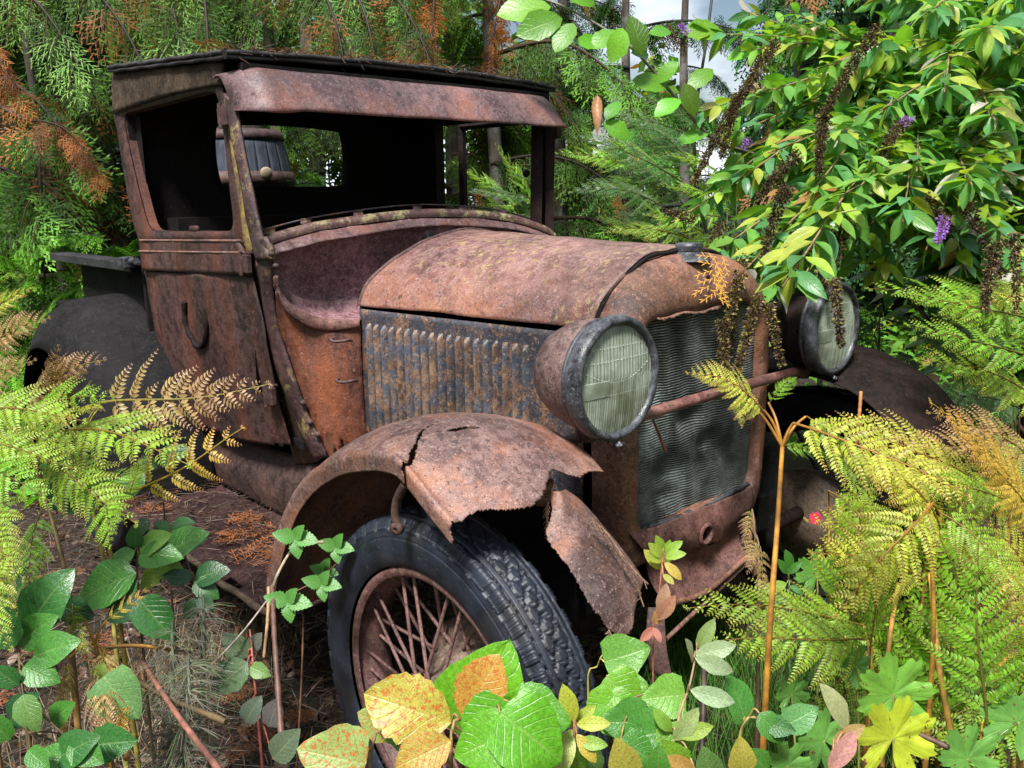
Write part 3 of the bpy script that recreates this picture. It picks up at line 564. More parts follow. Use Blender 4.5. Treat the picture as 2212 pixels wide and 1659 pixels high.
Kp = [(-.590, .72, .30), (-.555, .72, .45), (-.50, .72, .60), (-.43, .71, .70), (-.34, .70, .775), (-.22, .70, .838), (-.10, .69, .875), (.0, .69, .886), (.08, .69, .872), (.15, .69, .845), (.212, .69, .808), (.275, .69, .765)]
Ip = [(-.590, .49, .30), (-.560, .49, .45), (-.50, .48, .58), (-.43, .47, .67), (-.34, .47, .74), (-.22, .47, .79), (-.10, .47, .82), (.0, .47, .828), (.08, .48, .820), (.15, .49, .802), (.20, .50, .778), (.25, .50, .750)]
ns, nt = 260, 110; P = wing(Lp, Kp, Ip, ns, nt); P = dents(P, .0035, 7, 31, (0, -.3, 1))
cx = (P[:-1, :-1]+P[1:, 1:])/2; X, Yw = cx[:, :, 0], cx[:, :, 1]; nzv = fbm(cx, 55, 2, 5)
# torn crack running in from the lip, wedge shaped
ck = np.array([(.072, -.89), (.068, -.872), (.052, -.850), (.040, -.835), (.012, -.805), (-.002, -.785), (-.010, -.762), (-.018, -.735), (-.030, -.715)]); wd = np.array([.007, .010, .0105, .009, .006, .005, .0035, .0022, .0006])
ycr = ck[::1]; xc = np.interp(Yw, ycr[:, 1], ycr[:, 0]); wc = np.interp(Yw, ycr[:, 1], wd)
crack = (np.abs(X-xc-nzv*.004) < wc*.62) & (Yw < -.713)
a, b = at(962, 944, z=.872)[:2], at(1038, 930, z=.874)[:2]; d = b-a; Ls = np.hypot(*d); d /= Ls; u = ((X-a[0])*d[0]+(Yw-a[1])*d[1])/Ls; v_ = (X-a[0])*-d[1]+(Yw-a[1])*d[0]
slit = (u > 0) & (u < 1) & (np.abs(v_+nzv*.006) < .011*np.sin(np.clip(u*1.7, 0, 1)*math.pi/2)*(1-u)**.55+.0006)
front = X > .200+nzv*.003+.003*np.sin(Yw*31)+.040*np.exp(-((Yw+.735)/.075)**2)-.012*np.exp(-((Yw+.64)/.02)**2)+.014*np.exp(-((Yw+.595)/.03)**2)
nm = NM(); add_grid(nm, P, keep=~(crack | slit | front)); o = part(nm, 'front_wing', M['fender']); solid(o, .0025, -1); o['label'] = 'torn near side front wing with a split and a ragged front edge'
def lp(px, py_, y): return at(px, py_, y=y)
# crumpled piece hanging in front of the wheel
lf = [lp(1188, 1062, -.64), lp(1192, 1105, -.66), lp(1178, 1160, -.69), lp(1212, 1205, -.70), lp(1252, 1275, -.70), lp(1290, 1330, -.69), lp(1325, 1366, -.665), lp(1358, 1372, -.64)]
rt = [lp(1222, 1058, -.60), lp(1252, 1080, -.575), lp(1285, 1115, -.56), lp(1318, 1155, -.545), lp(1350, 1195, -.535), lp(1382, 1240, -.53), lp(1388, 1262, -.535), lp(1366, 1290, -.56)]
n, m = 110, 60; P = loft(lf, rt, n, m, .035, (.6, -.5, .2)); P = dents(P, .006, 9, 33, (.6, -.6, 0)); nm = NM(); add_grid(nm, P, keep=ragged(n-1, m-1, 'm0', 2, 3) & ragged(n-1, m-1, 'n1', 6, 8)); o = part(nm, 'wing_remnant', M['fender']); solid(o, .0025)
for lst, lab in ((((1185, 966, -.56), (1200, 990, -.56), (1240, 998, -.52), (1244, 985, -.50), (1200, 955, -.54)), 0), (((1176, 1020, -.58), (1150, 1060, -.60), (1160, 1085, -.60), (1182, 1090, -.58), (1196, 1050, -.57)), 1)):
    q = np.array([lp(*a) for a in lst]); c = q.mean(0)+np.array([.01, -.015, 0]); n = 30; S = spline(np.vstack([q, q[:1]]), n); S += fbm(S, 60, 2, 2)[:, None]*.008
    nm = NM(); nm.add(np.vstack([S, (S+c)/2+np.array([0.006, -.008, 0]), [c]]), [(i, (i+1) % n, n+(i+1) % n, n+i) for i in range(n-1)]+[(n+i, n+(i+1) % n, 2*n) for i in range(n-1)]); o = part(nm, 'torn_flake', M['apron'] if not lab else M['fender']); solid(o, .0025)
nm = NM(); hk = [at(a, b, y=-.87) for a, b in ((876, 1046), (866, 1062), (857, 1085), (854, 1112), (858, 1136))]; add_tube(nm, spline(hk, 20), .0085, 8); c = hk[-1]; revolve(nm, [(.004, .006), (.012, .006), (.013, -.006), (.004, -.006), (.004, .006)], c+(0.002, -.002, -.004), (.3, -1, 0), 12); part(nm, 'wing_stay', M['valance'])
# far wing, whole
Lf = [(-.50, .86, .40), (-.40, .86, .58), (-.25, .86, .70), (-.05, .86, .765), (.12, .86, .775), (.27, .86, .73), (.37, .86, .63), (.41, .86, .50)]
Kf = [(-.56, .72, .42), (-.46, .71, .64), (-.28, .71, .79), (-.05, .70, .858), (.14, .70, .865), (.31, .70, .80), (.42, .70, .67), (.455, .70, .50)]
If = [(-.55, .46, .42), (-.45, .46, .60), (-.28, .45, .74), (-.05, .44, .81), (.14, .44, .82), (.31, .44, .76), (.41, .44, .62), (.43, .44, .48)]
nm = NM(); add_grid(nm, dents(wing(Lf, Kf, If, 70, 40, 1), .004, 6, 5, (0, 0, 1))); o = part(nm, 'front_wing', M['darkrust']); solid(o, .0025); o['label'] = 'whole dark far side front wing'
for s in (-1, 1):
    nm = NM(); add_grid(nm, np.array([[(x, s*.43, z) for x in np.linspace(-.6, .06, 8)] for z in np.linspace(.28, .64, 8)])); o = part(nm, 'inner_wing', M['darkmetal']); solid(o, .004)

# ---------------- wheels
m, t, b, o_ = new_mat('tyre_rubber'); v = coords(t); n1 = nnoise(t, 22, 6, .6, v); n2 = nnoise(t, 200, 4, .6, v)
c = ramp(t, n1, [(.35, (.006, .008, .014)), (.65, (.017, .023, .038))]); c = mix(t, c, (.07, .055, .035), ramp(t, nnoise(t, 8, 6, .7, v), [(.54, 0.), (.70, .25)])); c = mix(t, c, (.12, .115, .11), ramp(t, n2, [(.60, 0.), (.70, .55)])); t.links.new(c, b.inputs['Base Color'])
b.inputs['Roughness'].default_value = .5; bump(t, b, n2, .0006, .6); M['rubber'] = m
def tyre_grid(na, npf, rc=.329, hh=.063, hwid=.066):
    A = np.linspace(0, 2*math.pi, na, endpoint=False); f = np.linspace(-1, 1, npf); f = .55*np.sign(f)*np.abs(f)**2.2+.45*f if npf > 40 else f; f = f if npf <= 40 else np.interp(np.linspace(0, 1, npf), np.linspace(0, 1, 9), [-1, -.70, -.52, -.30, 0, .30, .52, .70, 1]); ph = f*R(128)
    cs, sn = np.cos(ph), np.sin(ph); rad = rc+hh*np.sign(cs)*np.abs(cs)**.80; y = hwid*np.sign(sn)*np.abs(sn)**.72
    sh = np.exp(-((np.abs(f)-.36)/.10)**2)*.006; rad = rad+sh                                    # square shoulders
    w_ = y/hwid; AA, WW = np.meshgrid(A, w_, indexing='ij'); tread = (np.abs(f) < .40)[None] & np.ones((na, 1), bool)
    h = np.zeros((na, npf)); Ncir = 46; u = AA/(2*math.pi)*Ncir; aw = np.abs(WW)
    fr = (u+.5*(WW > 0)) % 1
    lug = (aw > .70) & (np.abs(f)[None] < .50); h += np.where(lug, np.where((fr > .15) & (fr < .85), .0015-.0026*((fr*10 % 1) < .35)*(np.abs(f)[None] > .30), -.0055), 0)
    cen = aw < .66; p1 = (u*1.0+WW*2.1) % 1; p2 = (u*1.0-WW*2.1) % 1; dg = (np.minimum(p1, 1-p1) < .085) | (np.minimum(p2, 1-p2) < .085)
    rib = (aw > .40) & (aw < .58); cg = ((aw > .345) & (aw < .40)) | ((aw > .58) & (aw < .64))
    h += np.where(cen & ~rib & dg, -.0075, 0)+np.where(cg, -.008, 0)
    side = (np.abs(f) > .47) & (np.abs(f) < .50); h += np.where(side[None], .0016, 0); h += np.where(((np.abs(f) > .60) & (np.abs(f) < .615))[None], -.0015, 0)
    er = np.array([np.cos(ph)*1., np.sin(ph)]); P = np.zeros((na, npf, 3)); rr = rad[None]+h*np.cos(ph)[None]; yy = y[None]+h*np.sin(ph)[None]
    P[:, :, 0] = rr*np.cos(A)[:, None]; P[:, :, 2] = rr*np.sin(A)[:, None]; P[:, :, 1] = yy; return P
def wheel(c, s, full, mrim):
    c = np.array(c); nm = NM(); ax = (0, s, 0)
    revolve(nm, [(.264, .046), (.270, .050), (.2805, .052), (.2850, .047), (.2835, .040), (.276, .034), (.268, .024), (.254, .012), (.250, 0), (.254, -.02), (.268, -.04), (.282, -.048)], c, ax, 72)
    wh = part(nm, 'wheel', mrim)
    nm = NM(); P = tyre_grid(1200 if full else 120, 130 if full else 30)*[1, s, 1]+c; add_grid(nm, P, cn=True); subpart(nm, 'tyre', M['rubber'], wh)
    nm = NM(); revolve(nm, [(.0005, .075), (.022, .073), (.03, .062), (.045, .058), (.055, .05), (.062, .01), (.085, -.01), (.095, -.03), (.125, -.045), (.14, -.06), (.14, -.11), (.0005, -.11)], c, ax, 40); subpart(nm, 'hub', M['hubm'], wh)
    for k in range(5): a = k*2*math.pi/5+.3; nm = NM(); add_tube(nm, [c+np.array([.037*math.cos(a), s*.05, .037*math.sin(a)]), c+np.array([.037*math.cos(a), s*.068, .037*math.sin(a)])], .008, 6); subpart(nm, 'wheel_nut', M['darkrust'], wh)
    if not full: return
    for k in range(40):
        a = k*2*math.pi/40; grp = k % 4; a2 = a+(.36 if k % 2 else -.36)
        if grp < 2: p, q = (.054, .052, a2), (.262, .020, a)
        else: p, q = (.098, -.030, a2), (.262, .000, a)
        nm = NM(); add_tube(nm, [c+np.array([p[0]*math.cos(p[2]), s*p[1], p[0]*math.sin(p[2])]), c+np.array([q[0]*math.cos(q[2]), s*q[1], q[0]*math.sin(q[2])])], [.0042, .0038], 6); subpart(nm, 'spoke', WM, wh)
M['hubm'] = rust('hub_rust', (.05, .03, .025), (.13, .085, .06), (.24, .17, .12), patch=18, patch_col=(.22, .03, .02), patch_lo=.66, rough=(.5, .85))
WM = rust('wheel_rust', (.09, .04, .035), (.17, .08, .07), (.27, .15, .13), rough=(.4, .75))
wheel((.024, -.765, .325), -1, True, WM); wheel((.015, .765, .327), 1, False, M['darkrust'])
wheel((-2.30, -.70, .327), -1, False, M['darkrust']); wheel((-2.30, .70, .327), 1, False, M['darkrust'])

# ---------------- running board, splash apron, chassis
nm = NM(); P = np.array([[(x, y, .300) for y in np.linspace(-.835, -.47, 16)] for x in np.linspace(-.60, -1.80, 50)]); P = dents(P, .012, 5, 41, (0, 0, 1)); P = dents(P, .004, 30, 42, (0, 0, 1))
add_grid(nm, P, keep=ragged(49, 15, 'm0', 3, 12)); M['board'] = rust('board_rot', (.018, .008, .010), (.045, .02, .022), (.09, .045, .04), rough=(.7, .95), bmp=.006); o = part(nm, 'running_board', M['board']); solid(o, .02, -1)
nm = NM(); add_tube(nm, [(x, -.838+.004*math.sin(x*30), .292+.006*math.sin(x*9)) for x in np.linspace(-.60, -1.8, 40)], .010, 6); part(nm, 'board_trim', M['wood'])
nm = NM(); P = loft([(-.56, -.50, .56), (-.80, -.47, .545), (-1.2, -.47, .52), (-1.85, -.47, .50)], [(-.60, -.52, .31), (-.80, -.50, .31), (-1.2, -.50, .31), (-1.85, -.50, .31)], 40, 14, .03); add_grid(nm, dents(P, .006, 5, 43)); o = part(nm, 'splash_apron', M['valance']); solid(o, .003)
nm = NM(); P = loft(Ip[:5] and [(a, -b, c_) for a, b, c_ in Ip[:4]], [(-.62, -.50, .30), (-.66, -.49, .42), (-.70, -.48, .50), (-.66, -.46, .56)], 20, 8); add_grid(nm, P); o = part(nm, 'wing_joint', M['valance']); solid(o, .003)
for s in (-1, 1):
    nm = NM(); add_box(nm, (-1.50, s*.36, .42), (1.55, .025, .05)); part(nm, 'chassis_rail', M['darkmetal'], False)
nm = NM(); add_tube(nm, [(0.0, -.72, .33), (0, .72, .33)], .022, 10); add_box(nm, (0, 0, .36), (.03, .4, .05)); part(nm, 'front_axle', M['darkrust'])
nm = NM(); add_tube(nm, [(-2.30, -.7, .33), (-2.30, .7, .33)], .035, 10); revolve(nm, [(.0005, .12), (.08, .1), (.12, 0), (.08, -.1), (.0005, -.12)], (-2.30, 0, .33), (0, 1, 0), 20); part(nm, 'rear_axle', M['darkmetal'])
nm = NM(); add_box(nm, (-.38, 0, .70), (.33, .17, .22)); add_box(nm, (-.36, 0, .95), (.28, .08, .05)); add_box(nm, (-.84, 0, .8), (.006, .38, .26)); o = part(nm, 'engine', M['darkmetal'], False); bevel(o, .02)  # unseen dark block, added under the bonnet to stop light leaks

# ---------------- cargo box and rear wing
for s in (-1, 1):
    nm = NM(); P = np.array([[(x, s*.57, z) for x in np.linspace(-1.97, -2.74, 30)] for z in np.linspace(.72, 1.085, 12)]); add_grid(nm, dents(P, .006, 4, 51+s, (0, 1, 0))); o = part(nm, 'box_side', M['darkmetal']); solid(o, .005)
    nm = NM(); add_box(nm, (-2.44, s*.60, 1.098), (.50, .040, .007)); add_box(nm, (-2.44, s*.637, 1.088), (.50, .005, .016)); o = part(nm, 'box_rail', rust('rail_steel', (.01, .01, .014), (.022, .021, .028), (.05, .046, .056), rough=(.35, .6)), False); bevel(o, .003)
nm = NM(); add_box(nm, (-2.36, 0, .73), (.39, .57, .012)); add_box(nm, (-2.75, 0, .90), (.008, .57, .18)); add_box(nm, (-1.975, 0, .90), (.006, .57, .18)); part(nm, 'box_floor', M['darkmetal'], False)
nm = NM(); c = at(275, 566, y=-.645); add_tube(nm, [c+(-.05, 0, -.004), c+(.06, 0.01, .006)], .013, 10); add_box(nm, c+(-.03, -.004, 0), (.022, .014, .017)); add_box(nm, c+(.01, .0, -.0), (.012, .018, .02)); o = part(nm, 'corner_bolt', M['rim'], False); bevel(o, .004)
n, m = 60, 30; P = np.zeros((n, m, 3))
for i, a in enumerate(np.linspace(R(-8), R(186), n)):
    for j, v_ in enumerate(np.linspace(0, 1, m)):
        y = -.52-.36*v_; rr = .575+.03*math.cos(v_*1.3)-.16*v_**5; P[i, j] = (-2.27+rr*math.cos(a)*1.02, y, .36+rr*math.sin(a))
nm = NM(); add_grid(nm, dents(P, .01, 3, 55, (0, -1, 1))); o = part(nm, 'rear_wing', rust('rear_wing_dark', (.003, .003, .004), (.007, .0065, .0075), (.017, .016, .017), rough=(.7, .9))); solid(o, .004)
nm = NM(); c = at(168, 666, y=-.70)+np.array([0, 0, .012]); add_box(nm, c, (.115, .05, .016)); add_box(nm, c+(0, 0, -.02), (.08, .03, .01)); o = part(nm, 'wing_plate', M['darkmetal'], False); bevel(o, .008, 3)

# ---------------- barrel standing in the cargo box
barrel = empty('wooden_barrel', (-2.33, .01, .745), 'dark weathered wooden barrel standing in the truck bed, seen through the cab rear window', 'barrel')
def bar_r(h): return .165+.062*math.sin(math.pi*h)**.8
m, t, b, o_ = new_mat('stave_wood'); v = coords(t, (1, 1, .12)); n1 = nnoise(t, 40, 6, .65, v); n2 = nnoise(t, 9, 4, .6, coords(t))
c = mix(t, ramp(t, n1, [(.35, (.008, .010, .014)), (.65, (.06, .075, .11))]), (.015, .013, .013), ramp(t, n2, [(.5, 0.), (.65, .7)])); t.links.new(c, b.inputs['Base Color']); b.inputs['Roughness'].default_value = .75; bump(t, b, n1, .002); M['stave'] = m
HB = .865; nst = 22; nm = NM(); G = []
for h in np.linspace(0, 1, 14):
    G.append([(bar_r(h)*math.cos(a), bar_r(h)*math.sin(a), h*HB) for a in np.linspace(-math.pi/nst*.985, math.pi/nst*.985, 5)])
add_grid(nm, np.array(G)); sm = nm.data('stave', M['stave'])
for k in range(nst):
    o = link('stave', sm, barrel); o.rotation_euler = (0, 0, k*2*math.pi/nst); solid(o, .014, -1)
for h0, h1 in ((.955, 1.0), (.74, .80), (.25, .31), (.0, .05)):
    nm = NM(); a_ = np.linspace(0, 2*math.pi, 48, endpoint=False); G = np.array([[((bar_r(h)+.004)*math.cos(a), (bar_r(h)+.004)*math.sin(a), h*HB) for a in a_] for h in (h0, (h0+h1)/2, h1)]); add_grid(nm, G, cm=True); o = nm.build('hoop', M['frame'], barrel); solid(o, .003, 1)
nm = NM(); revolve(nm, [(.0005, HB-.02), (.165, HB-.02)], (0, 0, 0), (0, 0, 1), 32); nm.build('lid', M['stave'], barrel)
m, t, b, o_ = new_mat('pale_cork'); b.inputs['Base Color'].default_value = (.32, .26, .18, 1); b.inputs['Roughness'].default_value = .8; M['cork'] = m
sp = at(566, 375, x=-2.33+.20); sp = sp-np.array([-2.33, .01, .745]); dd = np.array([sp[0], sp[1], 0]); dd /= np.linalg.norm(dd); hh = sp[2]/HB; cc = dd*(bar_r(hh)+.0)+np.array([0, 0, sp[2]])
nm = NM(); revolve(nm, [(.0005, .05), (.018, .05), (.026, .042), (.026, .034), (.014, .03), (.012, -.02)], cc, dd, 16); nm.build('bung', M['cork'], barrel)
# ================================================================== PLANT KIT
def leafmat(name, trans=.35, rough=.38, veins=.5, mott=(.75, 1.25), spots=None, brown=None, spec=.5, nscale=30, edge=None):
    """leaf: colour = vertex colour x object colour, with midrib and side veins taken from the leaf's own uv"""
    m, t, b, o = new_mat(name)
    a = t.nodes.new('ShaderNodeVertexColor'); a.layer_name = 'Col'; oi = t.nodes.new('ShaderNodeObjectInfo')
    c = mix(t, a.outputs['Color'], oi.outputs['Color'], 1., 'MULTIPLY'); v = coords(t)
    n1 = nnoise(t, nscale, 5, .65, v); c = mix(t, c, ramp(t, n1, [(.3, mott[0]), (.7, mott[1])]), 1., 'MULTIPLY')
    if veins:
        uv = t.nodes.new('ShaderNodeUVMap'); uv.uv_map = 'UVMap'; sp = t.nodes.new('ShaderNodeSeparateXYZ'); t.links.new(uv.outputs['UV'], sp.inputs[0])
        au = mth(t, 'ABSOLUTE', sp.outputs['X']); mid = ramp(t, au, [(.0, 1.), (.07, 0.)])
        s_ = mth(t, 'FRACT', mth(t, 'SUBTRACT', mth(t, 'MULTIPLY', sp.outputs['Y'], 8.), mth(t, 'MULTIPLY', au, 2.4)))
        sv = ramp(t, mth(t, 'ABSOLUTE', mth(t, 'SUBTRACT', s_, .5)), [(.0, 1.), (.09, 0.)])
        c = mix(t, c, mix(t, c, (.42, .5, .18), .5), mth(t, 'MULTIPLY', mth(t, 'MAXIMUM', mid, mth(t, 'MULTIPLY', sv, .55)), veins))
        if edge: c = mix(t, c, edge, mth(t, 'MULTIPLY', ramp(t, mth(t, 'ADD', au, mth(t, 'MULTIPLY', n1, .6)), [(1.05, 0.), (1.25, 1.)]), .9))
        hh = mth(t, 'SUBTRACT', n1, mth(t, 'MULTIPLY', mth(t, 'MAXIMUM', mid, sv), .5)); bump(t, b, hh, .0012, .7)
    if brown: c = mix(t, c, brown[0], ramp(t, nnoise(t, brown[1], 5, .7, v), [(brown[2], 0.), (brown[2]+.09, 1.)]))
    if spots: c = mix(t, c, spots[0], ramp(t, nnoise(t, spots[1], 3, .6, v), [(spots[2], 0.), (spots[2]+.03, 1.)]))
    t.links.new(c, b.inputs['Base Color']); b.inputs['Roughness'].default_value = rough; b.inputs['Specular IOR Level'].default_value = spec
    tr = t.nodes.new('ShaderNodeBsdfTranslucent'); t.links.new(mix(t, c, (1.3, 1.35, .45), 1., 'MULTIPLY'), tr.inputs['Color'])
    ms = t.nodes.new('ShaderNodeMixShader'); ms.inputs[0].default_value = trans
    t.links.new(b.outputs[0], ms.inputs[1]); t.links.new(tr.outputs[0], ms.inputs[2]); t.links.new(ms.outputs[0], o.inputs[0]); return m
LM = dict(fern=leafmat('fern_leaf', .35, .42, .0, (.7, 1.3), nscale=60, spots=((.22, .09, .03), 70, .60)),
          bush=leafmat('bush_leaf', .35, .36, .35, (.7, 1.25), nscale=18, spots=((.30, .22, .08), 60, .67)),
          salal=leafmat('salal_leaf', .18, .24, .4, (.6, 1.25), nscale=22, spots=((.05, .03, .02), 90, .66)),
          big=leafmat('foreground_leaf', .25, .24, .45, (.6, 1.3), nscale=22, spots=((.16, .06, .03), 75, .655)),
          autumn=leafmat('autumn_leaf', .30, .32, .6, (.8, 1.2), nscale=25, brown=((.50, .15, .03), 16, .50), spots=((.20, .05, .04), 80, .60), edge=(.40, .30, .24)),
          needle=leafmat('cedar_foliage', .28, .6, 0, (.5, 1.5), spec=.25, nscale=3), wood=None)
m, t, b, o_ = new_mat('stem'); a = t.nodes.new('ShaderNodeVertexColor'); a.layer_name = 'Col'; v = coords(t); n1 = nnoise(t, 40, 5, .6, v)
c = mix(t, a.outputs['Color'], mix(t, ramp(t, n1, [(.3, .45), (.7, 1.5)]), ramp(t, nnoise(t, 7, 4, .6, v), [(.4, .55), (.6, 1.2)]), 1., 'MULTIPLY'), 1., 'MULTIPLY'); t.links.new(c, b.inputs['Base Color']); b.inputs['Roughness'].default_value = .55; bump(t, b, n1, .002, .6); M['stem'] = m
m, t, b, o_ = new_mat('bark'); v = coords(t, (1, 1, .2)); n1 = nnoise(t, 14, 7, .7, v); n2 = nnoise(t, 3, 4, .6, coords(t))
c = mix(t, ramp(t, n1, [(.35, (.03, .022, .018)), (.65, (.14, .11, .09))]), (.26, .26, .24), ramp(t, n2, [(.5, 0.), (.62, .8)])); t.links.new(c, b.inputs['Base Color']); b.inputs['Roughness'].default_value = .9; bump(t, b, n1, .02); M['bark'] = m

def leaf_tpl(L=1., W=.3, shape='ovate', nl=6, fold=.25, curl=.25, serr=0., wave=.0, nc=1, seed=0, stalk=0.):
    """leaf lying along +y, upper face +z; uv.x is -1..1 across"""
    r = np.random.default_rng(seed); v = np.linspace(0, 1, nl+1)
    w = dict(ovate=np.sin(math.pi*v**.72)**.8, lance=np.sin(math.pi*v**.82)**.95, ellip=np.sin(math.pi*v)**.75, round=np.sin(math.pi*v**.85)**.55, heart=np.where(v < .12, .62+v*2.2, np.sin(math.pi*v**.62)**.75*1.02))[shape]
    if shape == 'heart': w[-1] = 0
    w = np.maximum(w, 0)*(1+r.normal(0, .035, nl+1)); us = np.linspace(-1, 1, 2*nc+1); V = []; UV = []
    for i, vv in enumerate(v):
        for u in us:
            ww = w[i]*W*(1+(serr*(1 if i % 2 else -1) if abs(u) == 1 and 0 < i < nl else 0))
            x = u*ww; y = vv*L-(serr*.04*L if (i % 2 and abs(u) == 1) else 0)-(abs(u)**2*.05*L*(1-vv)**3 if shape == 'heart' else 0)
            z = fold*abs(x)+wave*math.sin(vv*9+u*2+seed)*abs(u)*W-.25*fold*abs(u)**3*ww
            V.append((x, y, z)); UV.append((u, vv))
    V = np.array(V); a = curl*(V[:, 1]/L)*1.6; y = V[:, 1].copy(); rr = L/(max(abs(curl*1.6), 1e-6))
    V[:, 2] += -(1-np.cos(a))*rr*np.sign(curl) if abs(curl) > 1e-6 else 0; V[:, 1] = np.sin(np.abs(a))*rr if abs(curl) > 1e-6 else y
    V[:, 1] += stalk
    return V, grid_faces(nl+1, 2*nc+1), np.array(UV)
def frames(D, Nn, S=1.):
    D = D/np.linalg.norm(D, axis=-1, keepdims=True); X = np.cross(D, Nn); X /= np.linalg.norm(X, axis=-1, keepdims=True)+1e-9; Z = np.cross(X, D)
    return np.stack([X, D, Z], -1)*np.asarray(S).reshape(-1, 1, 1)
def jit(c, n, s=.15, hs=.1, r=RNG):
    c = np.asarray(c, float); g = 1+r.normal(0, s, (n, 1)); h = 1+r.normal(0, hs, (n, 3)); return np.clip(c*g*h, .002, 1)
def omat(B, T, N, s=None, wx=1.):
    """object matrix: local +y from B to T, local +z towards N"""
    D = np.asarray(T, float)-B; L = np.linalg.norm(D); D = D/L; X = np.cross(D, N); X /= np.linalg.norm(X); Z = np.cross(X, D); k = L if s is None else s
    Q = np.eye(4); Q[:3, 0] = X*k*wx; Q[:3, 1] = D*k; Q[:3, 2] = Z*k; Q[:3, 3] = B; return Matrix(Q.tolist())
def mbox(o, Mt, root):        # place a child of an Empty that has only a location
    o.matrix_basis = Matrix.Translation(-Vector(root.location)) @ Mt

# ---- bracken frond, unit length, base at 0, tip at (0,1,0), arched towards +z
def frond_mesh(seed, cols, npin=11, wid=.36, dens=.0195, arch=.08, droop=.035, curl=0., tri=.20, pl=.050, name='frond', detail=True):
    r = np.random.default_rng(seed); nm = NM(); tt = np.linspace(0, 1, 30)
    rc = lambda t_: np.stack([.02*np.sin(t_*5+seed), t_, arch*4*t_*(1-t_)], -1)
    add_tube(nm, rc(tt), .0065*(1-tt*.8)+.001, 5, col=cols['stem'], cap=False)
    tpl = leaf_tpl(1, .20, 'ellip', 3 if detail else 2, .5, .3); Ms, Ts, Cs = [], [], []
    for i in range(npin):
        t_ = (.10+.88*(i/(npin-1))**.9); prof = np.sin(math.pi*min(1, (t_+.08)/1.06)**.55)**.9 if False else (min(1, (t_+tri)/(.22+tri)))*(1-max(0, t_-.18)/.82)**.78
        for s in (-1, 1):
            L = wid*prof*(1+r.normal(0, .07))+.012
            if r.random() < .04: L *= .45
            if 1: pass; tb = min(1, t_+s*.006); B = rc(np.array([tb]))[0]
            a0 = R(62-18*t_)+r.normal(0, .07); n = max(3, int(L/dens)); u = np.linspace(0, 1, n+1)[1:]; cu = curl+r.normal(0, .08)
            # curve of the pinna
            ang = a0-.35*u; dx = s*np.sin(ang)*L/n; dy = np.cos(ang)*L/n; px = np.cumsum(dx)+B[0]; pyy = np.cumsum(dy)+B[1]; pz = B[2]-droop*L*2.2*u**2+cu*L*np.sin(u*3)*.5+r.normal(0, .02)*u*L
            Pn = np.stack([px, pyy, pz], -1); PP = np.vstack([B, Pn]); add_tube(nm, PP, np.linspace(.0034, .0010, n+1), 3, col=cols['rib'], cap=False)
            D = np.diff(PP, axis=0); D /= np.linalg.norm(D, axis=1)[:, None]; up = np.array([0, 0, 1.])+np.array([r.normal(0, .25), r.normal(0, .2), 0]); sd = np.cross(D, up); sd /= np.linalg.norm(sd, axis=1)[:, None]; upv = np.cross(sd, D)
            base = np.array(cols['a'])*(1-t_)+np.array(cols['b'])*t_
            for q in (-1, 1):
                pln = pl*(1-.78*u**1.6)*min(1, L/.22+.25)*(1+r.normal(0, .10, n)); dirn = D*.45+sd*q*.9+upv*(.12+r.normal(0, .10, (n, 1)))-np.array([0, 0, .15])
                Ms.append(frames(dirn, upv, 1.)*np.array([1, 1, 1])*pln[:, None, None]); Ts.append(Pn)
                tipc = np.clip((u-.55)*2.2, 0, 1)[:, None]; cc = base[None]*(1-tipc)+np.array(cols['tip'])[None]*tipc
                Cs.append(np.clip(cc*(1+r.normal(0, .13, (n, 1)))*(1+r.normal(0, .10)), .004, 1))
    nm.inst(tpl, np.concatenate(Ms), np.concatenate(Ts), np.concatenate(Cs)); return nm.data(name, LM['fern'])
FC = dict(
    green=dict(stem=(.16, .15, .03), rib=(.20, .24, .05), a=(.15, .36, .02), b=(.21, .42, .025), tip=(.30, .42, .03)),
    lime=dict(stem=(.26, .17, .03), rib=(.28, .28, .05), a=(.21, .38, .025), b=(.27, .41, .03), tip=(.38, .38, .05)),
    yellow=dict(stem=(.36, .18, .03), rib=(.38, .28, .07), a=(.36, .44, .04), b=(.46, .44, .06), tip=(.52, .34, .08)),
    brown=dict(stem=(.26, .22, .05), rib=(.28, .18, .07), a=(.36, .27, .08), b=(.40, .23, .13), tip=(.42, .23, .15)),
    gold=dict(stem=(.34, .24, .03), rib=(.36, .22, .04), a=(.42, .36, .04), b=(.55, .30, .05), tip=(.50, .22, .05)),
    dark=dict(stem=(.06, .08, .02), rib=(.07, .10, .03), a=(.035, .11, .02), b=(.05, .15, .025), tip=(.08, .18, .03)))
FR = {}
for k_, (nm_, sd_, kw) in enumerate((('green', 1, {}), ('green', 2, dict(arch=.04)), ('lime', 3, {}), ('lime', 4, dict(npin=13, arch=.10)), ('yellow', 5, dict(arch=.12)), ('yellow', 6, dict(curl=.12)),
                                     ('brown', 7, dict(wid=.34, curl=.10, droop=.04)), ('gold', 8, dict(wid=.36)), ('dark', 9, {}), ('dark', 10, dict(arch=.16)))):
    FR.setdefault(nm_, []).append(frond_mesh(sd_, FC[nm_], **kw))
FR['slim'] = [frond_mesh(11, FC['brown'], npin=11, wid=.25, arch=.05, droop=.02, curl=.15)]
FR['few'] = [frond_mesh(12, FC['gold'], npin=6, wid=.30, arch=.03, droop=.08)]
FR['single'] = [frond_mesh(13, dict(FC['lime'], b=(.30, .30, .05)), npin=16, wid=.16, dens=.018, arch=.10, pl=.04)]
def frond(root, kind, B, T, N, wx=1., idx=None, col=None):
    me = FR[kind][(idx if idx is not None else int(RNG.integers(99))) % len(FR[kind])]; o = link('frond', me, root); mbox(o, omat(B, T, N, None, wx), root)
    if col: o.color = (*col, 1)
    return o
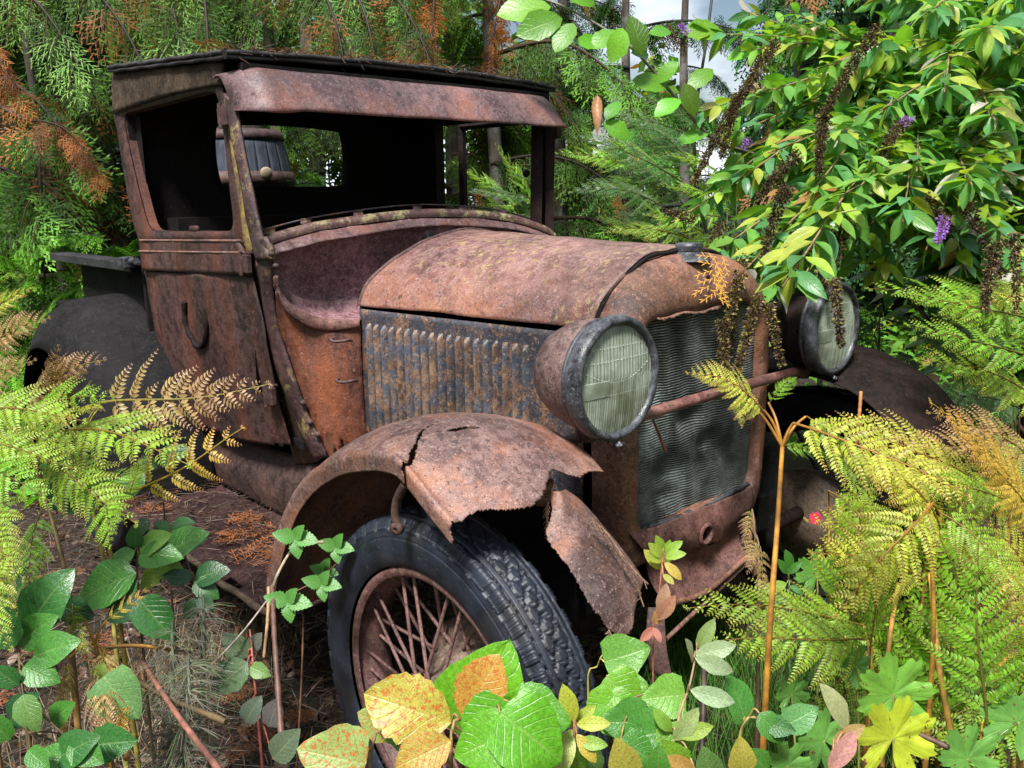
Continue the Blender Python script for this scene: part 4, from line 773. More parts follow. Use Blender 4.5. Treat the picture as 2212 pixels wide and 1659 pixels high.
def stalk(root, pts, r0, r1, col, name='stalk', n=24, seg=7):
    P = spline(pts, n)-np.array(root.location); nm = NM(); add_tube(nm, P, np.linspace(r0, r1, n), seg, col=col); o = nm.build(name, M['stem'], root); return o

# ---- cedar spray (flat fan of scale-leaved twigs) and bough, unit length
DI = (np.array([(0, 0, 0), (-.5, .45, .06), (0, 1, 0), (.5, .45, .06)], float), np.array([(0, 3, 2, 1)]), np.array([(0, 0), (-1, .5), (0, 1), (1, .5)], float))
def spray_arrays(r, L=.30, nb=13, sub=7):
    """returns positions, directions, lengths of the flat scale twigs of one spray (in its xy plane, along +y)"""
    Pp, Dd, Ll = [], [], []
    for i in range(nb):
        t_ = (i+.5)/nb; s = 1 if i % 2 else -1; bl = L*.52*(1-t_)**.7+.02; a = R(48)*s+r.normal(0, .1); B = np.array([.012*math.sin(t_*4), t_*L])
        d = np.array([math.sin(a), math.cos(a)]); k = max(2, int(sub*bl/(L*.5))+1)
        for j in range(k):
            u = (j+.6)/k; q = 1 if j % 2 else -1; P = B+d*bl*u; a2 = a+q*R(42)+r.normal(0, .12)
            Pp.append(P); Dd.append([math.sin(a2), math.cos(a2)]); Ll.append(bl*.42*(1-u*.55)+.008)
            Pp.append(B+d*bl*(u-.5/k)); Dd.append(d); Ll.append(bl/k*1.15)
        Pp.append(B+d*bl*.9); Dd.append(d); Ll.append(.022)
    return np.array(Pp), np.array(Dd), np.array(Ll)
def bough_mesh(seed, nsp=34, L=1., green=(.045, .13, .02), tipg=(.13, .29, .035), orange=.12, width=.0065, hang=.5, name='bough', spl=.30):
    r = np.random.default_rng(seed); nm = NM(); tt = np.linspace(0, 1, 16); sag = lambda u: np.stack([.05*np.sin(u*4+seed), u*L, -.22*u**2*L+.10*np.sin(u*math.pi)*L], -1)
    add_tube(nm, sag(tt), .011*(1-tt)+.003, 5, col=(.06, .045, .035), cap=False); Ms, Ts, Cs = [], [], []
    for i in range(nsp):
        u = .08+.92*(i/(nsp-1)); s = 1 if i % 2 else -1; B = sag(np.array([u]))[0]; a = R(58-30*u)*s+r.normal(0, .2)
        D = np.array([math.sin(a), math.cos(a), -hang-.3*r.random()]); D /= np.linalg.norm(D); up = np.array([r.normal(0, .5), r.normal(0, .3), 1.])
        F = frames(D[None], up[None])[0]; sl = spl*(.65+.5*r.random())*(1-.35*u); Pp, Dd, Ll = spray_arrays(r, sl)
        y = Pp[:, 1]; loc = np.stack([Pp[:, 0], Pp[:, 1], -.9*y**2/sl*.45+r.normal(0, .004, len(y))], 1); dl = np.stack([Dd[:, 0], Dd[:, 1], -.6*y/sl-.12+r.normal(0, .08, len(y))], 1)
        T = loc@F.T+B; Dw = dl@F.T; nn = np.tile(F[:, 2], (len(T), 1)); Mx = frames(Dw, nn); Mx[:, :, 1] *= Ll[:, None]; Mx[:, :, 0] *= width*(1+.3*r.random()); Mx[:, :, 2] *= width
        o_ = r.random() < orange; c0, c1 = ((.30, .11, .03), (.42, .16, .05)) if o_ else (green, tipg); k = (y/sl)[:, None]; c = np.array(c0)*(1-k)+np.array(c1)*k
        Ms.append(Mx); Ts.append(T); Cs.append(np.clip(c*(1+r.normal(0, .2, (len(T), 1)))*[.35, .7, 1, 1.15][int(r.integers(4))], .003, 1))
        add_tube(nm, [B, B+D*sl*.5+(0, 0, -.02*sl), B+D*sl*.95+(0, 0, -.3*sl)], [.003, .002, .001], 3, col=(.08, .06, .035), cap=False)
    nm.inst(DI, np.concatenate(Ms), np.concatenate(Ts), np.concatenate(Cs)); return nm.data(name, LM['needle'])
BG = dict(mid=[bough_mesh(21, 30, orange=.08), bough_mesh(22, 34, orange=.2), bough_mesh(23, 26, orange=.0)],
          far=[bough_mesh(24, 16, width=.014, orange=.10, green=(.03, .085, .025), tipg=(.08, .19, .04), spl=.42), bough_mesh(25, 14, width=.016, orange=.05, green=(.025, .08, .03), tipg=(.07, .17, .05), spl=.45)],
          bright=[bough_mesh(26, 24, orange=.0, green=(.10, .32, .02), tipg=(.24, .52, .04), width=.012, hang=.15, spl=.36)],
          near=[bough_mesh(27, 20, orange=.16, green=(.08, .20, .03), tipg=(.24, .44, .08), width=.0055, hang=.9, spl=.34), bough_mesh(28, 17, orange=.06, green=(.10, .24, .04), tipg=(.30, .50, .12), width=.0055, hang=.8, spl=.36)],
          rusty=[bough_mesh(29, 22, orange=1., width=.0065, hang=.8, spl=.34)])
def bough(root, kind, B, T, N=(0, 0, 1), idx=None, col=None):
    me = BG[kind][(idx if idx is not None else int(RNG.integers(99))) % len(BG[kind])]; o = link('bough', me, root); mbox(o, omat(B, T, np.array(N, float)), root)
    if col is not None: o.color = (*col, 1)
    return o
# ================================================================== GROUND
def gz(x, y):
    """height of the forest floor"""
    x = np.asarray(x, float); y = np.asarray(y, float)
    return GZ+.03*np.sin(x*2.1+1)*np.cos(y*1.7)+.05*np.sin(x*.7)*np.sin(y*.9+2)-.02+.35*np.clip((np.hypot(x+1, y)-5)/14, 0, 1)
ax = np.concatenate([-np.geomspace(120, 4.2, 26), np.linspace(-4, 3.2, 150), np.geomspace(3.4, 120, 24)]); ay = np.concatenate([-np.geomspace(120, 3.3, 22), np.linspace(-3, 3.2, 130), np.geomspace(3.4, 120, 30)])
XX, YY = np.meshgrid(ax, ay, indexing='ij'); P = np.stack([XX, YY, gz(XX, YY)], -1); inn = (np.abs(XX) < 4.2) & (np.abs(YY) < 3.4)
P[:, :, 2] += np.where(inn, fbm(P*[1, 1, 0], 3.5, 4, 2)*.02, 0)
nm = NM(); add_grid(nm, P); m, t, b, o_ = new_mat('forest_floor'); v = coords(t)
n1 = nnoise(t, 2.5, 8, .7, v); n2 = nnoise(t, 45, 8, .75, v, 1.5); n3 = nnoise(t, 180, 4, .7, v)
c = ramp(t, n2, [(.35, (.012, .008, .007)), (.5, (.045, .028, .02)), (.65, (.13, .075, .045))]); c = mix(t, c, (.03, .05, .012), ramp(t, n1, [(.5, 0.), (.62, .7)])); c = mix(t, c, (.20, .12, .075), ramp(t, n3, [(.62, 0.), (.7, .8)]))
t.links.new(c, b.inputs['Base Color']); b.inputs['Roughness'].default_value = .9; bump(t, b, mth(t, 'ADD', n2, n3), .02); tag(nm.build('ground', m), kind='structure')

# ================================================================== TREES BEHIND
def tree(px, d, hgt=7., kind='mid', nb=30, r0=.10, label='', name='cedar_tree', bl=(1.1, 2.0), tint=(1, 1, 1), z0=.5, group=None, py_=600, lean=(0, 0), cat='tree', shade=.12):
    r = np.random.default_rng(int(abs(px)*7+d*100)); c = at(px, py_, d=d); c[2] = gz(c[0], c[1]); root = empty(name, tuple(c), label, cat, group)
    tt = np.linspace(0, 1, 26); P = np.stack([lean[0]*tt*hgt+.03*np.sin(tt*7+px), lean[1]*tt*hgt+.03*np.cos(tt*6), tt*hgt-.1], -1); nm = NM(); add_tube(nm, P, r0*(1-.7*tt)*(1+.35*np.exp(-tt*30)), 12); nm.build('trunk', M['bark'], root)
    for i in range(nb):
        u = i/max(1, nb-1); z = z0+(hgt-z0)*u**1.05; a = i*2.4+r.normal(0, .4); L = (bl[0]+(bl[1]-bl[0])*r.random())*(1-.65*u)+.15
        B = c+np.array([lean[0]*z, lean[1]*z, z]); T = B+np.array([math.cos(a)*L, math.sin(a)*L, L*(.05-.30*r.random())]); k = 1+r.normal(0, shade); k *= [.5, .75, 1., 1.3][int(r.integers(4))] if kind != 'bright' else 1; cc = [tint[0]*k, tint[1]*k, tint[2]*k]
        bough(root, kind, B, T, (r.normal(0, .15), r.normal(0, .15), 1), col=cc)
    return root
G1 = 'cedar trees in the wood behind the truck'
tree(60, 6.2, 7, 'mid', 30, .11, 'cedar at the left edge of the wood with pale mottled trunk and drooping boughs', z0=.8, group=G1)
tree(250, 8.0, 8, 'mid', 32, .10, 'cedar rising behind the back corner of the cab, green boughs flecked with dead orange sprays', z0=1.2, group=G1)
tree(420, 6.6, 7, 'mid', 20, .07, bl=(.6, 1.2), label= 'slender cedar directly above the near side of the cab roof', z0=1.75, group=G1, tint=(1.1, 1.05, .9))
tree(625, 6.6, 7, 'mid', 20, .055, bl=(.6, 1.2), label= 'thin grey trunked cedar seen through the cab rear window beside the barrel', z0=.5, group=G1)
tree(800, 6.4, 7, 'mid', 26, .08, bl=(.7, 1.4), label= 'olive green cedar rising behind the middle of the cab roof', z0=.6, group=G1, tint=(1.25, 1.1, .8))
tree(990, 8.5, 6, 'mid', 20, .10, 'cedar behind the front edge of the cab roof with yellowish boughs', z0=.4, group=G1, tint=(1.3, 1.1, .8))
tree(1075, 7.5, 6, 'mid', 20, .075, 'dark cedar seen through the open far door of the cab', z0=.3, group=G1, tint=(1.15, 1.1, .85))
tree(1215, 9.5, 5, 'mid', 13, .10, 'dark conifer between the cab roof and the broad leaved sapling', z0=.3, group=G1, tint=(.9, 1., 1.1))
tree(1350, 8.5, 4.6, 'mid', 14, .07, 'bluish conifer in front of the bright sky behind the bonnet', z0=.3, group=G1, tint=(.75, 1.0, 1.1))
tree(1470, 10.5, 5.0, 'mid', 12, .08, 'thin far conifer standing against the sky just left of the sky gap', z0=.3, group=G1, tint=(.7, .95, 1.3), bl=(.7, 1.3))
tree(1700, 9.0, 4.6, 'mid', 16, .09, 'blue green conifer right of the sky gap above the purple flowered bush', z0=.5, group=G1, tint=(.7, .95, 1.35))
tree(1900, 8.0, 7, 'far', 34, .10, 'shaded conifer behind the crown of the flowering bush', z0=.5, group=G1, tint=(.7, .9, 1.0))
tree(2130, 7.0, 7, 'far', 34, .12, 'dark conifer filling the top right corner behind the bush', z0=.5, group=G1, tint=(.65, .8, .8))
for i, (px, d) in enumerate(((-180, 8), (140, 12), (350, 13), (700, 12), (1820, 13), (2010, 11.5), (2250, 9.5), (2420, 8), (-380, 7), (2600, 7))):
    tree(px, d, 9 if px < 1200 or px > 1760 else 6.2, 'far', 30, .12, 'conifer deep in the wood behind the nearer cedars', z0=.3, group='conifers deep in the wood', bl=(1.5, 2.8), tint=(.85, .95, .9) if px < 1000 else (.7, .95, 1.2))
for i, (a, d) in enumerate(((-150, 6.5), (-115, 8), (-85, 9), (-50, 7.5), (-20, 8.5), (10, 7), (38, 6.5), (-132, 9), (-5, 10), (60, 8))):     # wood behind the viewer: unseen cedars, added to cut the side light
    P0 = CAM_POS+np.array([math.cos(R(a)), math.sin(R(a)), 0])*d; q = (P0-CAM_POS)
    c = P0.copy(); c[2] = gz(c[0], c[1]); root = empty('cedar_tree', tuple(c), 'unseen cedar of the wood behind the viewer, added to cut side light', 'tree', 'unseen cedars added behind the viewer'); nm = NM(); tt = np.linspace(0, 1, 12); add_tube(nm, np.stack([0*tt, 0*tt, tt*6], -1), .12*(1-.6*tt), 10); nm.build('trunk', M['bark'], root)
    for k in range(24):
        u = k/23; L = 2.2*(1-.6*u); B = c+np.array([0, 0, .4+5.8*u]); bough(root, 'far', B, B+np.array([math.cos(k*2.4)*L, math.sin(k*2.4)*L, -.15*L]))
# bright saplings of the understorey, left
for i, (px, d, h) in enumerate(((-60, 4.6, 1.2), (95, 5.2, 1.35), (235, 4.8, 1.25), (180, 6.4, 1.7), (20, 7.0, 2.0), (330, 7.5, 1.6), (700, 6.6, 1.5), (660, 8.0, 1.8), (120, 9., 2.2), (-150, 6.5, 2.0))):
    tree(px, d, h, 'bright', 16, .015, ['bright green young hemlock at the left edge beside the bed rail', 'bright young hemlock just above the left end of the bed rail', 'bright young hemlock filling the corner between bed rail and cab', 'taller bright hemlock behind the bed rail', 'young hemlock at the far left behind the pale trunk', 'bright seedling tucked behind the cab rear post', 'green seedling low in the cab rear window', 'green seedling beside the barrel in the rear window', 'farthest young hemlock in the left clearing', 'young hemlock beyond the left edge'][i], name='young_hemlock', bl=(.5, .9), z0=.12, group=['young hemlocks left of the truck', 'seedlings behind the cab'][300 < px], cat='sapling')
# birch-like pale trunks in the left clearing
for px, d, r0, lab in ((118, 5.8, .030, 'thin pale trunk left of the truck bed'), (52, 7.2, .07, 'pale grey trunk at the left edge of the clearing'), (205, 7.8, .05, 'grey trunk in the clearing above the truck bed rail')):
    c = at(px, 600, d=d); c[2] = gz(c[0], c[1]); root = empty('bare_tree', tuple(c), lab, 'tree'); nm = NM(); tt = np.linspace(0, 1, 20)
    add_tube(nm, np.stack([.05*np.sin(tt*5), .05*np.cos(tt*4), tt*6-.1], -1), r0*(1-.5*tt), 9); nm.build('trunk', M['bark'], root)
    for k in range(9):
        z = .8+k*.5; a = k*2.2; nm = NM(); add_tube(nm, spline([(0, 0, z), (.25*math.cos(a), .25*math.sin(a), z+.05), (.6*math.cos(a), .6*math.sin(a), z-.1)], 8), np.linspace(r0*.25, .003, 8), 5, col=(.12, .10, .08)); nm.build('branch', M['bark'], root)

# near cedar whose boughs hang over the cab (trunk just out of frame, left)
def hang_tree(c, lab, r0, lst, hgt=6):
    c = np.array(c, float); c[2] = gz(c[0], c[1]); root = empty('overhanging_cedar', tuple(c), lab, 'tree'); nm = NM(); tt = np.linspace(0, 1, 20)
    add_tube(nm, np.stack([.03*np.sin(tt*5), 0*tt, tt*hgt-.1], -1), r0*(1-.5*tt), 12); nm.build('trunk', M['bark'], root)
    for kind, b_, t_, db, dt in lst:
        B, T = at(*b_, d=db), at(*t_, d=dt); bough(root, kind, B, T, (0, 0, 1))
        tr = c+np.array([0, 0, max(.8, B[2]+.3)]); nm = NM(); mid = (tr+B)/2+np.array([0, 0, .18]); add_tube(nm, spline([tr-c, mid-c, B-c], 14), np.linspace(.028, .012, 14), 7, col=(.07, .05, .04)); nm.build('limb', M['bark'], root)
hang_tree(at(-420, 600, d=4.4), 'cedar beyond the left edge whose green and orange boughs hang in the top left corner', .14,
          [('near', (-140, -60), (190, 40), 3.4, 3.2), ('near', (-60, -120), (330, 30), 3.8, 3.5), ('rusty', (-150, 40), (70, 150), 3.2, 3.1), ('mid', (-160, 150), (200, 250), 4.6, 4.4),
           ('mid', (-120, 330), (250, 520), 5.0, 4.9), ('rusty', (60, 260), (230, 330), 4.4, 4.3), ('near', (60, -140), (400, -10), 4.2, 4.1)])
hang_tree(at(560, 500, d=6.6), 'cedar behind the cab whose pale green boughs hang over the roof', .10,
          [('near', (180, -150), (440, 40), 4.6, 3.9), ('near', (330, -140), (480, 70), 4.4, 3.8), ('near', (560, -120), (760, 60), 4.4, 3.8), ('near', (640, -100), (860, 110), 4.6, 4.2), ('rusty', (420, -160), (330, 60), 4.8, 4.2),
           ('near', (520, -160), (560, 40), 4.8, 4.4), ('mid', (700, -60), (980, 80), 5.2, 4.8), ('mid', (250, 0), (480, 90), 5.0, 4.8), ('rusty', (900, -80), (960, 110), 5.4, 5.2), ('rusty', (1080, -60), (1060, 150), 6.0, 5.8)], 5)
# wooded backdrop; the unseen ring behind the viewer is added to cut side light
r = np.random.default_rng(77); K = 90000; an = R(137.5)+(r.random(K)-.5)*R(360)*np.where(r.random(K) < .45, .38, 1); dd_ = 15+10*r.random(K)**1.3; zt = (r.random(K)**.85); rel = (an-R(137.5))
top = 9.5+1.5*np.sin(an*23)+1.2*np.sin(an*51+1); gap = np.exp(-((rel+R(9.5))/R(10))**2); top = top-gap*8.2; z = zt*top
T = np.stack([CAM_POS[0]+np.cos(an)*dd_, CAM_POS[1]+np.sin(an)*dd_, z+.2], 1); D = r.normal(0, 1, (K, 3))*[1, 1, .5]-[0, 0, .5]; Mx = frames(D, r.normal(0, 1, (K, 3))+[0, 0, 1]); sz = .16+.22*r.random(K)
Mx = Mx*sz[:, None, None]; Mx[:, :, 0] *= .55; cl = np.sin(T[:, 0]*1.9)*np.sin(T[:, 1]*2.1)*np.sin(T[:, 2]*2.7); C = jit((.09, .20, .035), K, .3, .15, r)*(1+.5*cl[:, None]); C[r.random(K) < .08] = (.34, .34, .05); C[r.random(K) < .05] = (.22, .10, .03)  # scattered bright yellow leaves put backlight deep in the wood into the colour
nm = NM(); nm.inst(DI, Mx, T, C); tag(nm.build('distant_woodland', LM['needle']), 'far mass of dark conifer foliage closing the view behind the wood', 'woodland', kind='stuff')
# leafy undergrowth
K = 26000; u = r.random(K); an = R(137.5)+(r.random(K)-.5)*R(110); dd_ = 4.2+9*u; T = np.stack([CAM_POS[0]+np.cos(an)*dd_, CAM_POS[1]+np.sin(an)*dd_], 1); ok = ~((T[:, 0] > -3.1) & (T[:, 0] < .9) & (np.abs(T[:, 1]) < 1.1)); T = T[ok]; K = len(T); dd_ = dd_[ok]
hm = .25+.25*np.sin(T[:, 0]*1.7+1)*np.sin(T[:, 1]*1.3)+.12*np.sin(T[:, 0]*5)*np.sin(T[:, 1]*4.4); z = gz(T[:, 0], T[:, 1])+np.clip(hm, .05, 1)*(.4+.9*r.random(K))*(1+dd_*.03)
T = np.column_stack([T, z]); D = r.normal(0, 1, (K, 3))*[1, 1, .35]; tp = leaf_tpl(1, .26, 'ovate', 3, .3, .4); S = (.05+.07*r.random(K))
nm = NM(); C = jit((.12, .30, .03), K, .25, .14, r); C[r.random(K) < .12] = (.24, .24, .03); C[r.random(K) < .05] = (.26, .11, .03); nm.inst(tp, frames(D, r.normal(0, .4, (K, 3))+[0, 0, 1], S), T, C); tag(nm.build('undergrowth', LM['bush']), 'low green undergrowth covering the forest floor behind the truck', 'undergrowth', kind='stuff')
# ================================================================== FLOWERING BUSH (right)
def leaf_group(root, specs, tpls, mat, name='leaf', limit=290, stuff_name='inner_leaves'):
    """specs: (B, D, N, size, colour); the ones that show largest become leaf objects, the rest one piece"""
    B = np.array([s[0] for s in specs]); D = np.array([s[1] for s in specs]); Nn = np.array([s[2] for s in specs]); S = np.array([s[3] for s in specs]); C = np.array([s[4] for s in specs])
    rel = B-CAM_POS; dep = rel@CF; px = 1106+FPX*(rel@CR)/np.maximum(dep, .1); pyy = 829.5-FPX*(rel@CU)/np.maximum(dep, .1); vis = (px > -60) & (px < 2270) & (pyy > -60) & (pyy < 1720) & (dep > .2)
    score = np.where(vis, S/dep, 0); o_ = np.argsort(-score); F = frames(D, Nn, S); rl = np.array(root.location); me = [NM().add(t_[0], t_[1], t_[2], (1, 1, 1)).data(name, mat) for t_ in tpls]
    for i in o_[:limit]:
        Q = np.eye(4); Q[:3, :3] = F[i]; Q[:3, 3] = B[i]-rl; o = link(name, me[int(i) % len(me)], root, Matrix(Q.tolist())); o.color = (*C[i], 1)
    rest = o_[limit:]
    if len(rest):
        nm = NM()
        for k in range(len(tpls)): q = rest[rest % len(tpls) == k]; nm.inst(tpls[k], F[q], B[q]-rl, C[q])
        o = nm.build(stuff_name, mat, root); o['kind'] = 'stuff'
r = np.random.default_rng(5)
rootp = at(2330, 900, d=3.5); rootp[2] = gz(rootp[0], rootp[1]); bush = empty('butterfly_bush', tuple(rootp), 'big arching bush with brown spent flower spikes and few purple blooms leaning over the radiator', 'bush')
specs = []; UPV = np.array([0, 0, 1.])
ends = [  # branch tip px, depth, and where it comes from
 (1500, 70, 3.4, 1), (1480, 250, 3.1, 0), (1600, 110, 3.3, 1), (1700, 20, 3.3, 1), (1820, -20, 3.2, 1), (1450, 480, 2.9, 0), (1520, 560, 2.5, 0), (1555, 640, 2.2, 0), (1640, 655, 2.2, 0), (1740, 590, 2.25, 0), (1690, 620, 2.0, 0),
 (1820, 560, 2.5, 0), (1900, 600, 2.6, 0), (2000, 540, 2.3, 0), (2090, 600, 2.5, 0), (2170, 520, 2.2, 0), (1580, 400, 2.9, 0), (1660, 330, 2.7, 0), (1560, 300, 3.2, 1), (1640, 200, 3.0, 1), (1760, 150, 2.8, 1), (1880, 90, 2.6, 1), (2000, 30, 2.6, 1),
 (2120, 60, 2.3, 1), (2200, 120, 2.5, 1), (1780, 300, 2.5, 1), (1900, 240, 2.4, 1), (2040, 200, 2.3, 1), (2150, 260, 2.2, 1), (1740, 430, 2.4, 0), (1860, 400, 2.3, 0), (1980, 370, 2.3, 0), (2100, 400, 2.1, 0), (2200, 380, 2.3, 0), (1950, 480, 2.2, 0), (2060, 300, 2.6, 0),
 (1700, 500, 2.7, 0), (1620, 500, 2.8, 0), (2220, 620, 2.4, 0), (1530, 420, 3.0, 0), (1850, -40, 2.9, 1), (1950, 140, 3.0, 1), (2100, -20, 2.8, 1), (2210, 0, 2.6, 1), (1600, 20, 3.6, 1), (1700, 240, 3.2, 1), (1820, 180, 3.3, 1), (2000, 440, 2.9, 0), (1880, 320, 3.0, 0), (1760, 370, 3.1, 0)]
leafc = [(.11, .30, .045), (.13, .34, .05), (.08, .26, .07), (.17, .38, .04), (.28, .44, .04), (.09, .28, .10)]
tw = {0: (1950, 330, 3.3), 1: (2120, 240, 3.4)}
def panicle(root, P0, d, L, kind, seed, k_thin=None):
    """spent (brown) or open (purple) flower spike"""
    rr = np.random.default_rng(seed); thin = 1 if kind or k_thin is None else k_thin; K = int(1500*L/.25*(.55 if kind else .6+.4*thin)); u = rr.random(K); rad = (.025*thin if not kind else .020)*(1-.65*u)*(.75+.25*np.sin(u*40))*(.25+.75*rr.random(K)); a = rr.random(K)*2*math.pi
    d = d/np.linalg.norm(d); X = np.cross(d, [0.2, .1, 1]); X /= np.linalg.norm(X); Y = np.cross(d, X); g = np.array([0, 0, -1.]); P = P0+d*(u*L)[:, None]+g*(u**2*L*.25)[:, None]
    O = X*np.cos(a)[:, None]+Y*np.sin(a)[:, None]; P = P+O*rad[:, None]; Dd = O+d*.6+rr.normal(0, .3, (K, 3)); s = (.009 if not kind else .008)*(.6+.8*rr.random(K)); F = frames(Dd, rr.normal(0, 1, (K, 3)), s); F[:, :, 0] *= .55
    if kind: C = jit((.36, .17, .62), K, .2, .1, rr)
    else: C = jit((.085, .052, .04), K, .45, .12, rr); C[rr.random(K) < (.34 if thin < 1 else .16)] = (.28, .24, .07)
    nm = NM(); nm.inst(DI, F, P-np.array(root.location), C); add_tube(nm, [P0-np.array(root.location), P0+d*L*.5+g*L*.06-np.array(root.location), P0+d*L*.95+g*L*.22-np.array(root.location)], [.003, .002, .001], 4, col=(.10, .06, .03))
    return nm.build('bloom' if kind else 'spent_spike', LM['needle'], root)
for k, (px, py_, d, w_) in enumerate(ends):
    T = at(px, py_, d=d); m1 = at(*tw[w_][:2], d=tw[w_][2])+r.normal(0, .12, 3); mid = (m1+T)/2+np.array([0, 0, .10+.05*r.random()]); C = spline([rootp+(r.normal(0, .1), r.normal(0, .1), 0), (rootp*.5+m1*.5)+(0, 0, .15), m1, mid, T], 40)
    nm = NM(); add_tube(nm, C-rootp, np.linspace(.011, .0022, 40), 6, col=(.24, .15, .08)); nm.build('branch', M['stem'], bush)
    L_ = np.linalg.norm(np.diff(C, axis=0), axis=1).cumsum(); L_ = np.concatenate([[0], L_]); tot = L_[-1]; s = tot
    q = 0
    while s > tot*.30:
        i = min(38, int(np.searchsorted(L_, s))-1); i = max(i, 0); P = C[i]; dr = C[i+1]-C[i]; dr /= np.linalg.norm(dr); sd = np.cross(dr, UPV); sd /= np.linalg.norm(sd); up = np.cross(sd, dr); ang = q*math.pi/2*.9+.4
        for sg in (-1, 1):
            o_ = (sd*math.cos(ang)+up*math.sin(ang)*.6)*sg; near_tip = (tot-s)/tot; sz = (.085+.07*min(1, near_tip*5))*(.75+.45*r.random()); D = o_*.85+dr*.55-UPV*(.10+.30*r.random()); N_ = UPV+r.normal(0, .38, 3)
            c = np.array(leafc[int(r.integers(6))])*(1+r.normal(0, .12)); 
            if r.random() < .12: c = np.array((.36, .42, .05))
            elif r.random() < .02: c = np.array((.36, .18, .05))
            elif r.random() < .04: c = np.array((.50, .48, .40))
            specs.append((P+o_*.006, D, N_, sz, np.clip(c, .01, 1)))
        if q % 4 == 3 and near_tip > .08:                      # side shoot with small leaves
            sh = o_*.12+UPV*.04; nm2 = NM(); add_tube(nm2, [P-rootp, P+sh*.5-rootp, P+sh-rootp], [.003, .002, .0015], 4, col=(.25, .22, .10)); nm2.build('shoot', M['stem'], bush)
            for z in range(5): a = z*2.4; specs.append((P+sh*(.5+.12*z), np.array([math.cos(a), math.sin(a), .3])+sh*4, UPV+r.normal(0, .4, 3), .045+.035*r.random(), np.array(leafc[int(r.integers(6))])))
        s -= .030+.011*r.random(); q += 1
tp = [leaf_tpl(1, .185, 'lance', 7, .35, c_, wave=.05, seed=k) for k, c_ in enumerate((.15, .35, .5, .25))]
leaf_group(bush, specs, tp, LM['bush'])
for k, (a, b) in enumerate((((1640, 150, 2.9), (1500, 330, 2.8)), ((1600, 200, 2.9), (1560, 300, 2.8)), ((1900, 60, 2.5), (1780, 200, 2.45)), ((1780, 240, 2.5), (1770, 340, 2.4)), ((1730, 330, 2.5), (1640, 400, 2.5)), ((1700, 400, 2.4), (1650, 520, 2.35)),
        ((1600, 560, 2.3), (1575, 690, 2.05)), ((1560, 690, 1.95), (1570, 795, 1.9)), ((1640, 640, 2.0), (1585, 790, 1.88)), ((1600, 590, 2.1), (1560, 720, 1.95)), ((1655, 650, 2.05), (1690, 760, 2.0)), ((1800, 600, 1.98), (1818, 715, 1.93)), ((1750, 520, 2.3), (1700, 590, 2.25)), ((2150, 520, 2.2), (2130, 640, 2.15)),
        ((1990, 430, 2.3), (2060, 480, 2.25)), ((1830, 480, 2.3), (1780, 600, 2.2)), ((2080, 440, 2.3), (2170, 560, 2.25)), ((1500, 480, 2.8), (1440, 440, 2.8)), ((1560, 480, 2.6), (1500, 620, 2.5)), ((1950, 260, 2.4), (1900, 330, 2.4)), ((2190, 500, 2.1), (2200, 640, 2.1)), ((1680, 90, 3.0), (1600, 180, 2.9)))):
    B, T = at(*a[:2], d=a[2]), at(*b[:2], d=b[2]); panicle(bush, B, T-B, np.linalg.norm(T-B), 0, k, .6 if a[2] < 2.2 else 1)
for k, (a, b) in enumerate((((1485, 75, 3.2), (1470, 45, 3.2)), ((1968, 268, 2.3), (1955, 256, 2.3)), ((2045, 470, 2.15), (2028, 505, 2.1)), ((1620, 300, 2.7), (1612, 308, 2.7)))):
    B, T = at(*a[:2], d=a[2]), at(*b[:2], d=b[2]); panicle(bush, B, T-B, max(.03, np.linalg.norm(T-B)), 1, 60+k)

# broad leaved sapling branch over the bonnet
sp = at(1800, 560, d=4.0); sp[2] = gz(sp[0], sp[1]); sap = empty('hazel_sapling', tuple(sp), 'slender sapling arching left above the bonnet with large bright oval leaves against the sky', 'sapling')
C = spline([sp, at(1760, 420, d=3.9), at(1640, 340, d=3.5), at(1540, 300, d=3.2), at(1450, 200, d=3.05), at(1360, 100, d=2.95), at(1230, 20, d=2.9), at(1150, -10, d=2.9)], 60); nm = NM(); add_tube(nm, C-sp, np.linspace(.014, .003, 60), 6, col=(.20, .18, .14)); nm.build('branch', M['stem'], sap)
C2 = spline([sp, at(1560, 600, d=3.8), at(1500, 330, d=3.6), at(1530, 60, d=3.5), at(1545, -60, d=3.5)], 40); nm = NM(); add_tube(nm, C2-sp, np.linspace(.010, .005, 40), 6, col=(.05, .045, .04)); nm.build('branch', M['stem'], sap)
S2 = []
for a, b, d, sz in (((1190, 15), (1045, 20), 2.9, .19), ((1215, 40), (1110, 65), 2.85, .17), ((1240, 50), (1190, 115), 2.85, .13), ((1285, 10), (1250, -20), 2.9, .15), ((1300, 95), (1248, 85), 2.9, .10), ((1345, 60), (1320, 155), 2.85, .13), ((1340, 70), (1260, 100), 2.9, .13), ((1385, 120), (1370, 20), 2.9, .14), ((1400, 120), (1370, 110), 2.95, .08),
        ((1450, 70), (1400, 60), 3, .09), ((1440, 190), (1350, 160), 3, .13), ((1470, 215), (1410, 240), 3, .12), ((1500, 250), (1480, 170), 3.05, .12), ((1530, 290), (1400, 300), 3.1, .13), ((1560, 310), (1600, 230), 3.2, .12), ((1600, 330), (1560, 400), 3.3, .12), ((1560, 70), (1480, 60), 3.4, .17), ((1570, 130), (1650, 90), 3.4, .16), ((1540, 150), (1480, 190), 3.4, .14), ((1545, 210), (1620, 260), 3.4, .15), ((1420, 180), (1470, 120), 3.0, .10), ((1360, 300), (1300, 250), 3.2, .12), ((1340, 220), (1300, 260), 3.2, .10)):
    B, T = at(*a, d=d), at(*b, d=d-.05); nv = CF*-1+r.normal(0, .25, 3)+[0, 0, .35]; S2.append((B, T-B, nv, sz, jit((.13, .36, .02), 1, .2, .1, r)[0]))
for S_ in (S2[10], S2[11]): pass
